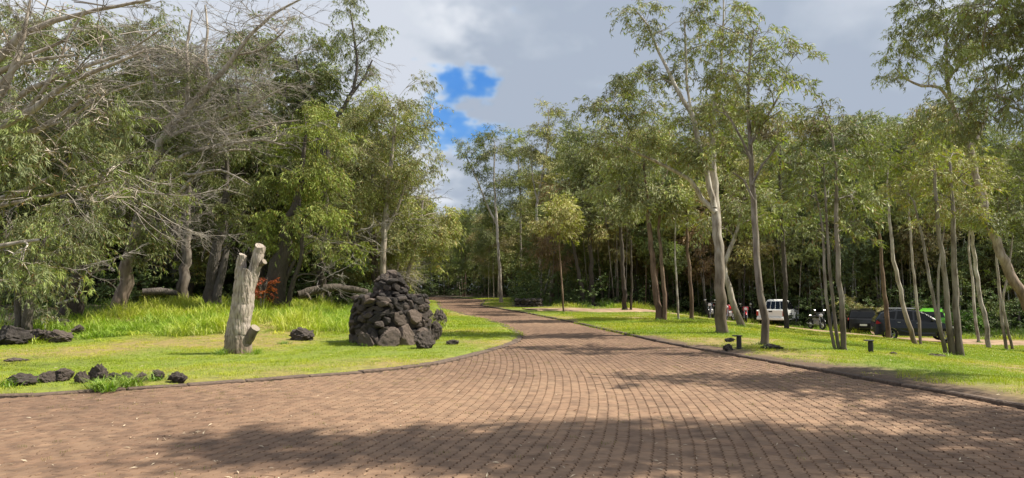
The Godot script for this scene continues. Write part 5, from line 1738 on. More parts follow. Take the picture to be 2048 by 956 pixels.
	tree("gum_tree", "white-trunked gum left of the stone ring with an open lopsided crown", "tree", "gum trees on the right lawn", "white", Color(0.100, 0.130, 0.050),
		[[[Vector3(-0.88, 0.53, -61.30), Vector3(-1.01, 2.86, -61.33), Vector3(-1.18, 5.39, -61.22), Vector3(-1.36, 8.37, -61.21), Vector3(-1.53, 11.36, -61.15), Vector3(-1.45, 13.92, -61.04)], [0.148, 0.132, 0.115, 0.099, 0.066, 0.049]],
			[[Vector3(-1.27, 7.10, -61.30), Vector3(-2.29, 9.22, -61.21), Vector3(-3.15, 11.36, -61.17), Vector3(-4.00, 13.06, -61.09)], [0.082, 0.085, 0.063, 0.042]]],
		[[Vector3(-1.67, 14.83, -61.30), Vector3(1.27, 1.01, 1.27), 0.72],
			[Vector3(-0.60, 13.54, -61.30), Vector3(1.10, 1.10, 1.10), 0.72],
			[Vector3(-2.09, 13.10, -61.30), Vector3(1.18, 1.01, 1.18), 0.63],
			[Vector3(-3.80, 13.54, -61.30), Vector3(1.10, 0.85, 1.10), 0.72],
			[Vector3(-3.16, 11.81, -61.30), Vector3(1.10, 1.01, 1.10), 0.63],
			[Vector3(-1.02, 10.95, -61.30), Vector3(1.44, 1.27, 1.44), 0.72],
			[Vector3(-2.72, 9.66, -61.30), Vector3(0.93, 0.85, 0.93), 0.45]], {"leaf": "gum_far", "sprays": 58.0})
	tree("gum_tree", "straight pale trunk directly behind the stone ring", "tree", "gum trees on the right lawn", "pale", Color(0.125, 0.158, 0.060),
		[[[Vector3(0.99, 0.70, -75.46), Vector3(0.94, 3.67, -75.39), Vector3(0.89, 7.31, -75.27), Vector3(0.84, 11.50, -75.27), Vector3(0.63, 15.72, -75.24)], [0.142, 0.122, 0.101, 0.081, 0.061]]],
		[[Vector3(0.63, 15.83, -75.84), Vector3(1.56, 1.56, 1.56), 1.00],
			[Vector3(1.37, 13.69, -75.77), Vector3(1.56, 1.56, 1.56), 1.00],
			[Vector3(0.05, 12.46, -74.62), Vector3(1.46, 1.46, 1.46), 1.00],
			[Vector3(1.10, 10.47, -75.46), Vector3(1.56, 1.35, 1.56), 0.80],
			[Vector3(0.32, 17.89, -75.46), Vector3(1.25, 1.14, 1.25), 0.70]], {"leaf": "gum_far", "sprays": 58.0})
	tree("gum_tree", "orange-barked slim trunk before the tail of the dark car", "tree", "gum trees on the right lawn", "red", Color(0.100, 0.130, 0.050),
		[[[Vector3(19.56, -1.01, -37.90), Vector3(19.57, 0.56, -38.00), Vector3(19.35, 2.12, -37.88), Vector3(19.26, 4.21, -37.85), Vector3(19.10, 6.31, -37.80)], [0.122, 0.112, 0.092, 0.071, 0.041]]],
		[[Vector3(18.87, 6.82, -37.67), Vector3(1.15, 0.99, 1.15), 1.00],
			[Vector3(19.41, 5.95, -37.01), Vector3(1.05, 0.94, 1.05), 1.00],
			[Vector3(19.85, 8.32, -38.74), Vector3(1.15, 0.94, 1.15), 1.00],
			[Vector3(18.42, 5.50, -37.65), Vector3(0.89, 0.78, 0.89), 1.00]], {"leaf": "gum_far", "sprays": 58.0})
	tree("gum_tree", "two pale stems crossing low in front of the dark car", "tree", "gum trees on the right lawn", "pale", Color(0.125, 0.158, 0.060),
		[[[Vector3(16.50, -0.74, -29.78), Vector3(16.10, 0.38, -29.67), Vector3(15.85, 1.60, -29.70), Vector3(15.60, 2.82, -29.60), Vector3(15.50, 4.46, -29.61), Vector3(15.44, 6.11, -29.57)], [0.096, 0.088, 0.080, 0.072, 0.056, 0.032]],
			[[Vector3(16.67, -0.75, -29.80), Vector3(16.69, 0.37, -29.89), Vector3(16.62, 1.80, -29.97), Vector3(16.51, 3.46, -29.95), Vector3(16.54, 5.34, -30.02)], [0.064, 0.064, 0.056, 0.048, 0.024]]],
		[[Vector3(15.83, 6.82, -30.08), Vector3(0.94, 0.78, 0.94), 1.00],
			[Vector3(16.23, 5.90, -29.52), Vector3(0.90, 0.74, 0.90), 1.00],
			[Vector3(14.96, 7.48, -29.13), Vector3(0.82, 0.70, 0.82), 1.00],
			[Vector3(16.84, 7.43, -29.95), Vector3(0.82, 0.74, 0.82), 1.00],
			[Vector3(16.22, 8.48, -29.90), Vector3(0.82, 0.66, 0.82), 1.00]], {"leaf": "gum_far", "sprays": 58.0})
	tree("gum_tree", "white smooth trunk with a dark foot to the right of the clump of crossing stems", "tree", "gum trees on the right lawn", "white", Color(0.145, 0.170, 0.062),
		[[[Vector3(23.32, -1.32, -35.70), Vector3(23.24, 0.13, -35.81), Vector3(23.12, 1.35, -35.92), Vector3(22.97, 3.08, -35.95), Vector3(22.78, 5.07, -35.91), Vector3(22.56, 7.09, -36.01), Vector3(22.31, 8.84, -35.89)], [0.115, 0.106, 0.096, 0.086, 0.067, 0.048, 0.029]]],
		[[Vector3(21.82, 8.36, -34.72), Vector3(1.13, 0.89, 1.13), 1.00],
			[Vector3(23.22, 7.32, -35.86), Vector3(1.08, 0.89, 1.08), 1.00],
			[Vector3(22.02, 9.62, -35.97), Vector3(1.08, 0.84, 1.08), 1.00],
			[Vector3(22.66, 5.46, -34.92), Vector3(0.98, 0.79, 0.98), 1.00],
			[Vector3(22.60, 6.08, -35.95), Vector3(0.89, 0.74, 0.89), 1.00]], {"leaf": "gum_far", "sprays": 58.0})
	tree("gum_tree", "thin crooked pale stem right behind the clump of crossing stems", "tree", "gum trees on the right lawn", "white", Color(0.125, 0.158, 0.060),
		[[[Vector3(25.34, -1.32, -39.68), Vector3(25.28, 0.24, -39.77), Vector3(25.22, 1.87, -39.74), Vector3(25.08, 3.79, -39.73), Vector3(25.23, 5.71, -39.66)], [0.075, 0.075, 0.064, 0.053, 0.032]]],
		[[Vector3(25.06, 6.21, -39.23), Vector3(0.99, 0.88, 0.99), 1.00],
			[Vector3(26.48, 5.25, -40.65), Vector3(0.93, 0.82, 0.93), 1.00],
			[Vector3(24.60, 5.14, -39.43), Vector3(0.93, 0.82, 0.93), 1.00]], {"leaf": "gum_far", "sprays": 58.0})
	tree("gum_tree", "two thin bent pale stems nearest the right edge of the view", "tree", "gum trees on the right lawn", "pale", Color(0.100, 0.130, 0.050),
		[[[Vector3(23.58, -1.32, -34.82), Vector3(23.48, 0.16, -34.93), Vector3(23.48, 1.84, -35.03), Vector3(23.43, 3.53, -35.05), Vector3(23.58, 5.47, -35.00)], [0.075, 0.075, 0.066, 0.047, 0.028]],
			[[Vector3(23.96, -1.32, -34.96), Vector3(23.63, -0.07, -34.82), Vector3(23.49, 1.12, -34.80), Vector3(23.81, 2.55, -34.76), Vector3(24.17, 4.24, -34.87)], [0.066, 0.066, 0.056, 0.047, 0.028]]],
		[[Vector3(23.58, 6.18, -34.80), Vector3(1.06, 0.91, 1.06), 1.00],
			[Vector3(23.93, 5.16, -34.32), Vector3(1.06, 0.91, 1.06), 1.00],
			[Vector3(24.56, 6.90, -34.77), Vector3(0.96, 0.86, 0.96), 1.00],
			[Vector3(22.71, 4.66, -34.14), Vector3(0.82, 0.72, 0.82), 1.00]], {"leaf": "gum_far", "sprays": 58.0})
	tree("gum_tree", "dark trunk beside a pale forked stem behind the turnoff of the dirt track", "tree", "gum trees on the right lawn", "dark", Color(0.125, 0.158, 0.060),
		[[[Vector3(6.83, 0.32, -44.00), Vector3(6.76, 2.20, -44.03), Vector3(6.66, 4.33, -44.02), Vector3(6.59, 7.08, -43.97), Vector3(6.51, 9.86, -44.03)], [0.154, 0.130, 0.107, 0.083, 0.047]],
			[[Vector3(7.19, 0.32, -44.10), Vector3(7.25, 2.20, -43.88), Vector3(7.22, 4.62, -43.89)], [0.071, 0.059, 0.047]]],
		[[Vector3(6.22, 10.03, -43.31), Vector3(1.40, 1.15, 1.40), 1.00],
			[Vector3(7.43, 8.82, -45.28), Vector3(1.34, 1.21, 1.34), 1.00],
			[Vector3(5.94, 8.11, -44.75), Vector3(1.21, 1.15, 1.21), 1.00],
			[Vector3(6.78, 6.38, -43.25), Vector3(1.34, 1.03, 1.34), 1.00],
			[Vector3(5.33, 9.76, -43.47), Vector3(1.03, 1.03, 1.03), 1.00]], {"leaf": "gum_far", "sprays": 58.0})
	tree("gum_tree", "old dark trunk leaning left over the dirt turnoff", "tree", "gum trees on the right lawn", "dark", Color(0.100, 0.130, 0.050),
		[[[Vector3(5.22, 0.41, -52.00), Vector3(4.86, 2.31, -51.92), Vector3(4.53, 4.10, -52.03), Vector3(4.18, 6.62, -51.98)], [0.168, 0.140, 0.112, 0.070]],
			[[Vector3(5.76, 0.41, -52.03), Vector3(5.70, 3.03, -51.99), Vector3(5.61, 5.55, -52.03), Vector3(5.50, 8.81, -52.05)], [0.196, 0.168, 0.126, 0.070]]],
		[[Vector3(5.37, 10.04, -52.88), Vector3(1.65, 1.43, 1.65), 1.00],
			[Vector3(4.09, 8.28, -50.80), Vector3(1.43, 1.29, 1.43), 1.00],
			[Vector3(6.46, 8.56, -52.90), Vector3(1.58, 1.36, 1.58), 1.00],
			[Vector3(5.01, 6.92, -51.31), Vector3(1.58, 1.15, 1.58), 1.00],
			[Vector3(4.58, 11.38, -52.11), Vector3(1.43, 1.22, 1.43), 1.00]], {"leaf": "gum_far", "sprays": 58.0})
	tree("gum_tree", "dark gum overhanging the upper right corner of the view", "tree", "gum trees just beyond the right edge", "pale", Color(0.110, 0.140, 0.055), [[[Vector3(10.80, -0.23, -13.60), Vector3(10.65, 3.37, -13.50), Vector3(10.70, 6.97, -13.60), Vector3(10.60, 10.57, -13.70)], [0.2, 0.16, 0.11, 0.03]]],
		[[Vector3(9.30, 4.97, -13.90), Vector3(1.00, 0.80, 1.00), 1.20],
			[Vector3(8.90, 6.77, -13.40), Vector3(1.10, 0.90, 1.10), 1.20],
			[Vector3(10.50, 6.17, -13.80), Vector3(1.20, 0.90, 1.20), 1.00],
			[Vector3(11.60, 7.37, -13.60), Vector3(1.40, 1.00, 1.40), 1.00],
			[Vector3(8.21, 8.97, -13.67), Vector3(0.80, 0.50, 0.80), 1.20],
			[Vector3(9.47, 8.77, -13.55), Vector3(1.00, 0.50, 1.00), 1.20],
			[Vector3(10.47, 8.17, -12.81), Vector3(1.10, 0.60, 1.10), 1.10],
			[Vector3(11.60, 7.77, -12.18), Vector3(1.00, 0.50, 1.00), 1.10],
			[Vector3(11.95, 9.77, -12.12), Vector3(0.90, 0.50, 0.90), 1.00],
			[Vector3(11.38, 10.27, -13.56), Vector3(1.00, 0.60, 1.00), 1.00]], {"leaf": "near", "sprays": 62.0, "clear": 2.5})
	tree("gum_tree", "tall gum whose shade falls across the near pavement", "tree", "gum trees just beyond the right edge", "pale", Color(0.110, 0.140, 0.050), [[[Vector3(9.60, -0.03, -7.40), Vector3(9.45, 5.07, -7.30), Vector3(9.50, 10.17, -7.40), Vector3(9.40, 15.27, -7.50)], [0.2, 0.16, 0.11, 0.03]]],
		[[Vector3(7.18, 14.47, -8.55), Vector3(0.80, 0.60, 0.80), 1.30],
			[Vector3(8.29, 14.77, -8.67), Vector3(1.00, 0.60, 1.00), 1.40],
			[Vector3(9.52, 14.97, -8.83), Vector3(1.10, 0.70, 1.10), 1.40],
			[Vector3(11.06, 15.47, -8.82), Vector3(1.10, 0.70, 1.10), 1.40],
			[Vector3(11.92, 14.97, -8.83), Vector3(1.10, 0.70, 1.10), 1.40],
			[Vector3(12.45, 13.97, -8.51), Vector3(1.10, 0.70, 1.10), 1.20],
			[Vector3(12.87, 12.97, -8.14), Vector3(1.00, 0.70, 1.00), 1.20],
			[Vector3(11.31, 13.47, -7.78), Vector3(0.90, 0.60, 0.90), 1.00],
			[Vector3(9.11, 13.77, -7.90), Vector3(0.80, 0.50, 0.80), 0.90],
			[Vector3(11.70, 11.97, -7.37), Vector3(1.00, 0.70, 1.00), 1.20],
			[Vector3(9.43, 12.47, -7.10), Vector3(0.80, 0.50, 0.80), 1.00]], {"leaf": "near", "sprays": 115.0, "clear": 2.5})
	tree("gum_tree", "gum whose shade falls on the right of the near pavement", "tree", "gum trees just beyond the right edge", "pale", Color(0.110, 0.140, 0.050), [[[Vector3(11.20, -0.09, -8.60), Vector3(11.05, 3.21, -8.50), Vector3(11.10, 6.51, -8.60), Vector3(11.00, 9.81, -8.70)], [0.2, 0.16, 0.11, 0.03]]],
		[[Vector3(11.74, 8.71, -9.74), Vector3(1.10, 0.70, 1.10), 1.20],
			[Vector3(11.74, 9.31, -8.88), Vector3(1.10, 0.70, 1.10), 1.20],
			[Vector3(13.08, 9.51, -9.29), Vector3(1.10, 0.70, 1.10), 1.20],
			[Vector3(11.67, 8.31, -8.01), Vector3(1.10, 0.70, 1.10), 1.10]], {"leaf": "near", "sprays": 115.0, "clear": 2.5})
	tree("wattle_tree", "bright green round-topped tree behind the cut stump with a thick dark leaning trunk", "tree", "large trees along the left lawn", "dark", Color(0.130, 0.178, 0.044),
		[[[Vector3(-10.31, 0.66, -31.00), Vector3(-10.14, 1.81, -30.96), Vector3(-9.93, 2.66, -30.91), Vector3(-9.66, 3.73, -30.92), Vector3(-9.30, 5.02, -30.91), Vector3(-9.03, 6.74, -30.88), Vector3(-8.91, 8.50, -30.94)], [0.556, 0.470, 0.406, 0.299, 0.192, 0.107, 0.053]],
			[[Vector3(-9.63, 0.64, -31.03), Vector3(-9.27, 2.02, -30.89), Vector3(-8.94, 3.30, -30.83), Vector3(-9.06, 4.79, -30.82), Vector3(-9.16, 6.53, -30.92)], [0.107, 0.096, 0.086, 0.064, 0.043]],
			[[Vector3(-9.84, 0.65, -31.12), Vector3(-9.70, 2.02, -31.01), Vector3(-9.25, 2.87, -30.89)], [0.096, 0.086, 0.075]]],
		[[Vector3(-9.17, 9.22, -31.65), Vector3(1.07, 0.73, 1.07), 1.00],
			[Vector3(-9.55, 7.82, -30.83), Vector3(1.07, 0.94, 1.07), 1.00],
			[Vector3(-8.25, 8.11, -31.17), Vector3(1.03, 0.94, 1.03), 1.00],
			[Vector3(-9.33, 6.86, -31.61), Vector3(1.33, 1.03, 1.33), 1.00],
			[Vector3(-8.14, 6.59, -31.27), Vector3(0.94, 1.03, 0.94), 1.00],
			[Vector3(-9.99, 6.11, -30.97), Vector3(0.86, 0.86, 0.86), 1.00],
			[Vector3(-9.25, 5.39, -32.20), Vector3(1.33, 0.94, 1.33), 1.00],
			[Vector3(-7.88, 5.00, -30.78), Vector3(0.86, 0.86, 0.86), 1.00],
			[Vector3(-9.89, 4.57, -30.78), Vector3(0.94, 0.77, 0.94), 1.00],
			[Vector3(-9.55, 3.79, -31.83), Vector3(1.07, 0.77, 1.07), 1.00],
			[Vector3(-8.23, 3.63, -31.00), Vector3(0.94, 0.77, 0.94), 0.80],
			[Vector3(-10.26, 3.52, -31.00), Vector3(0.77, 0.56, 0.77), 0.90],
			[Vector3(-7.15, 3.31, -31.00), Vector3(0.73, 0.56, 0.73), 0.60],
			[Vector3(-7.88, 2.02, -30.61), Vector3(1.07, 0.51, 1.07), 0.23, true],
			[Vector3(-6.90, 3.72, -30.79), Vector3(0.86, 0.86, 0.86), 0.23, true]], {"leaf": "wattle", "sprays": 62.0, "limb_tone": 1.3, "clear": 1.0})
	tree("wattle_tree", "dark old twin trunk with a flared foot under the wood, left of the cut stump", "tree", "large trees along the left lawn", "old", Color(0.082, 0.110, 0.042),
		[[[Vector3(-13.70, 0.77, -33.00), Vector3(-13.65, 2.28, -33.08), Vector3(-13.40, 3.64, -32.98), Vector3(-13.20, 5.26, -33.06), Vector3(-13.12, 7.35, -33.10), Vector3(-13.23, 9.21, -33.09)], [0.341, 0.284, 0.228, 0.159, 0.102, 0.057]],
			[[Vector3(-13.43, 0.77, -32.94), Vector3(-13.20, 2.51, -33.07), Vector3(-13.10, 3.43, -33.17)], [0.205, 0.171, 0.137]]],
		[[Vector3(-13.26, 8.95, -31.93), Vector3(1.37, 1.00, 1.37), 1.00],
			[Vector3(-12.50, 8.01, -32.94), Vector3(1.27, 1.05, 1.27), 1.00],
			[Vector3(-14.40, 7.35, -33.14), Vector3(1.27, 1.00, 1.27), 1.00],
			[Vector3(-12.93, 6.17, -32.99), Vector3(1.37, 0.96, 1.37), 1.00],
			[Vector3(-11.66, 6.12, -32.66), Vector3(0.91, 0.91, 0.91), 1.00],
			[Vector3(-13.67, 4.93, -32.13), Vector3(1.14, 0.77, 1.14), 1.00],
			[Vector3(-12.27, 4.58, -33.19), Vector3(1.00, 0.77, 1.00), 1.00],
			[Vector3(-13.80, 5.31, -33.51), Vector3(1.37, 1.14, 1.37), 0.46, true],
			[Vector3(-12.19, 4.06, -32.41), Vector3(1.14, 0.82, 1.14), 0.37, true],
			[Vector3(-14.53, 4.07, -32.63), Vector3(1.14, 1.00, 1.14), 0.37, true]], {"leaf": "wattle", "sprays": 50.0, "limb_tone": 1.3})
	tree("wattle_tree", "straight grey trunk with peeling bark deep in the left wood", "tree", "large trees along the left lawn", "grey", Color(0.082, 0.110, 0.042),
		[[[Vector3(-15.83, 0.84, -35.00), Vector3(-15.81, 2.56, -35.08), Vector3(-15.80, 4.26, -35.15), Vector3(-15.83, 6.23, -35.19), Vector3(-15.95, 8.43, -35.07), Vector3(-16.20, 10.93, -35.13)], [0.290, 0.241, 0.193, 0.145, 0.097, 0.048]]],
		[[Vector3(-17.08, 11.60, -36.68), Vector3(1.59, 1.30, 1.59), 1.00],
			[Vector3(-15.77, 12.10, -36.59), Vector3(1.45, 1.21, 1.45), 1.00],
			[Vector3(-17.29, 9.80, -35.64), Vector3(1.45, 1.21, 1.45), 1.00],
			[Vector3(-14.83, 9.06, -33.47), Vector3(1.54, 1.21, 1.54), 1.00],
			[Vector3(-16.93, 7.61, -36.09), Vector3(1.45, 1.11, 1.45), 1.00],
			[Vector3(-14.73, 12.61, -34.11), Vector3(1.45, 1.11, 1.45), 1.00],
			[Vector3(-16.83, 13.30, -35.46), Vector3(1.45, 1.11, 1.45), 1.00],
			[Vector3(-16.04, 7.56, -35.79), Vector3(1.45, 1.45, 1.45), 0.46, true],
			[Vector3(-17.02, 5.51, -35.37), Vector3(1.45, 1.21, 1.45), 0.46, true]], {"leaf": "wattle", "sprays": 50.0, "limb_tone": 1.3})
	tree("wattle_tree", "thick dark trunk leaning right over the tall grass at the left", "tree", "large trees along the left lawn", "dark", Color(0.100, 0.132, 0.048),
		[[[Vector3(-16.49, 0.43, -27.00), Vector3(-16.15, 1.78, -26.91), Vector3(-15.63, 2.52, -26.86), Vector3(-15.10, 3.46, -26.96), Vector3(-14.42, 4.39, -26.88), Vector3(-13.73, 5.52, -26.91), Vector3(-13.01, 6.83, -26.88)], [0.410, 0.354, 0.298, 0.242, 0.168, 0.112, 0.065]]],
		[[Vector3(-14.43, 5.22, -26.17), Vector3(1.12, 0.82, 1.12), 1.00],
			[Vector3(-13.94, 6.34, -27.28), Vector3(1.04, 0.86, 1.04), 1.00],
			[Vector3(-15.13, 4.10, -25.88), Vector3(1.12, 0.82, 1.12), 1.00],
			[Vector3(-13.97, 3.58, -26.10), Vector3(1.04, 0.67, 1.04), 1.00],
			[Vector3(-12.88, 4.93, -26.75), Vector3(0.93, 0.82, 0.93), 1.00],
			[Vector3(-16.22, 3.57, -25.95), Vector3(1.12, 0.82, 1.12), 1.00],
			[Vector3(-13.50, 3.09, -27.00), Vector3(0.93, 0.56, 0.93), 0.70],
			[Vector3(-13.40, 4.88, -26.31), Vector3(1.30, 0.93, 1.30), 0.55, true],
			[Vector3(-14.72, 4.22, -27.10), Vector3(1.12, 0.93, 1.12), 0.46, true],
			[Vector3(-13.29, 4.05, -27.27), Vector3(0.93, 0.74, 0.93), 0.46, true]], {"leaf": "wattle", "sprays": 50.0, "limb_tone": 1.3})
	tree("wattle_tree", "tall ragged tree with a sparse crown behind the bright green tree", "tree", "large trees along the left lawn", "old", Color(0.100, 0.132, 0.048),
		[[[Vector3(-10.03, 0.75, -38.00), Vector3(-9.97, 3.70, -38.09), Vector3(-9.86, 6.33, -38.00), Vector3(-9.77, 8.73, -37.99), Vector3(-9.44, 10.33, -37.94), Vector3(-8.62, 11.95, -37.97), Vector3(-8.27, 13.31, -37.96), Vector3(-8.48, 15.26, -38.07), Vector3(-8.71, 16.62, -38.04)], [0.210, 0.197, 0.170, 0.157, 0.144, 0.105, 0.079, 0.052, 0.039]],
			[[Vector3(-9.84, 8.20, -38.00), Vector3(-10.57, 10.32, -37.89), Vector3(-11.15, 12.22, -37.94), Vector3(-11.57, 14.09, -37.86)], [0.131, 0.105, 0.079, 0.052]],
			[[Vector3(-8.89, 11.56, -38.00), Vector3(-7.98, 12.79, -38.03), Vector3(-7.47, 13.88, -38.03)], [0.079, 0.066, 0.039]]],
		[[Vector3(-8.70, 16.47, -38.00), Vector3(0.89, 0.73, 0.89), 0.80],
			[Vector3(-7.74, 14.96, -38.00), Vector3(0.94, 0.89, 0.94), 0.90],
			[Vector3(-8.94, 14.68, -38.00), Vector3(1.00, 0.89, 1.00), 0.90],
			[Vector3(-10.56, 14.76, -39.04), Vector3(1.15, 1.05, 1.15), 1.00],
			[Vector3(-11.37, 15.51, -38.00), Vector3(0.94, 1.05, 0.94), 0.70],
			[Vector3(-11.86, 13.59, -38.00), Vector3(1.15, 1.10, 1.15), 0.90],
			[Vector3(-9.89, 12.55, -38.17), Vector3(1.42, 1.10, 1.42), 1.00],
			[Vector3(-10.86, 11.52, -38.39), Vector3(1.47, 1.10, 1.47), 1.00],
			[Vector3(-8.25, 13.32, -38.00), Vector3(0.94, 0.79, 0.94), 0.80],
			[Vector3(-12.81, 14.14, -38.00), Vector3(1.05, 0.79, 1.05), 0.70],
			[Vector3(-8.88, 10.61, -38.00), Vector3(1.05, 1.05, 1.05), 0.90],
			[Vector3(-12.36, 11.69, -38.00), Vector3(1.15, 1.05, 1.15), 0.80],
			[Vector3(-7.54, 13.52, -37.78), Vector3(0.79, 0.79, 0.79), 0.37, true],
			[Vector3(-8.64, 11.71, -38.07), Vector3(1.05, 1.05, 1.05), 0.37, true]], {"leaf": "wattle", "sprays": 50.0, "limb_tone": 1.3})
	tree("wattle_tree", "dense dome-crowned tree left of the road bend behind the cairn", "tree", "large trees along the left lawn", "pale", Color(0.130, 0.160, 0.060),
		[[[Vector3(-6.49, 0.34, -36.00), Vector3(-6.42, 3.08, -35.94), Vector3(-6.33, 4.83, -36.00), Vector3(-6.23, 6.59, -36.01), Vector3(-5.99, 8.59, -35.92), Vector3(-5.87, 10.36, -35.85)], [0.174, 0.149, 0.137, 0.112, 0.087, 0.050]],
			[[Vector3(-6.37, 4.33, -36.00), Vector3(-5.59, 6.08, -35.97), Vector3(-5.12, 7.60, -36.03)], [0.087, 0.074, 0.050]]],
		[[Vector3(-6.50, 10.93, -35.12), Vector3(1.24, 0.79, 1.24), 1.00],
			[Vector3(-5.75, 10.94, -36.63), Vector3(1.34, 0.84, 1.34), 1.00],
			[Vector3(-7.73, 10.10, -36.37), Vector3(1.09, 1.04, 1.09), 1.00],
			[Vector3(-4.65, 12.19, -36.00), Vector3(0.70, 0.55, 0.70), 0.60],
			[Vector3(-4.39, 9.43, -35.09), Vector3(0.99, 0.99, 0.99), 1.00],
			[Vector3(-6.22, 9.23, -36.53), Vector3(1.44, 1.09, 1.44), 1.00],
			[Vector3(-7.39, 8.15, -34.88), Vector3(1.24, 1.09, 1.24), 1.00],
			[Vector3(-4.28, 7.98, -35.30), Vector3(0.84, 0.99, 0.84), 1.00],
			[Vector3(-5.91, 7.39, -36.31), Vector3(1.49, 0.99, 1.49), 1.00],
			[Vector3(-7.08, 6.49, -35.29), Vector3(1.24, 0.99, 1.24), 1.00],
			[Vector3(-4.01, 10.78, -36.00), Vector3(0.45, 0.50, 0.45), 0.50],
			[Vector3(-8.29, 5.42, -36.91), Vector3(1.09, 1.09, 1.09), 1.00],
			[Vector3(-6.58, 5.58, -35.95), Vector3(1.24, 0.89, 1.24), 1.00],
			[Vector3(-4.82, 6.55, -35.74), Vector3(1.24, 0.99, 1.24), 0.46, true],
			[Vector3(-5.91, 5.38, -36.44), Vector3(1.24, 0.89, 1.24), 0.37, true],
			[Vector3(-7.93, 4.28, -35.38), Vector3(1.09, 0.99, 1.09), 0.37, true]], {"leaf": "wattle", "sprays": 50.0, "limb_tone": 1.3})
	tree("wattle_tree", "yellow-green low tree at the left of the road bend", "tree", "large trees along the left lawn", "pale", Color(0.145, 0.175, 0.058),
		[[[Vector3(-6.99, 0.34, -46.00), Vector3(-6.48, 3.18, -46.05), Vector3(-6.03, 4.77, -45.95), Vector3(-5.78, 6.35, -45.86), Vector3(-5.68, 7.33, -45.97)], [0.127, 0.127, 0.111, 0.079, 0.048]],
			[[Vector3(-7.41, 0.35, -46.05), Vector3(-7.26, 3.49, -45.93), Vector3(-7.11, 5.71, -45.84)], [0.111, 0.095, 0.063]]],
		[[Vector3(-6.06, 7.18, -47.45), Vector3(1.40, 0.95, 1.40), 1.00],
			[Vector3(-4.63, 6.41, -46.41), Vector3(1.14, 1.08, 1.14), 1.00],
			[Vector3(-7.28, 6.79, -46.90), Vector3(1.27, 1.08, 1.27), 1.00],
			[Vector3(-5.09, 5.00, -44.89), Vector3(1.40, 1.08, 1.40), 1.00],
			[Vector3(-6.54, 5.11, -46.35), Vector3(1.27, 1.02, 1.27), 1.00],
			[Vector3(-4.10, 5.09, -46.00), Vector3(0.82, 0.95, 0.82), 0.90],
			[Vector3(-7.76, 4.45, -46.00), Vector3(1.08, 1.02, 1.08), 0.80],
			[Vector3(-4.89, 3.81, -46.00), Vector3(1.08, 0.76, 1.08), 0.70]], {"leaf": "wattle_far", "sprays": 50.0, "limb_tone": 1.3})
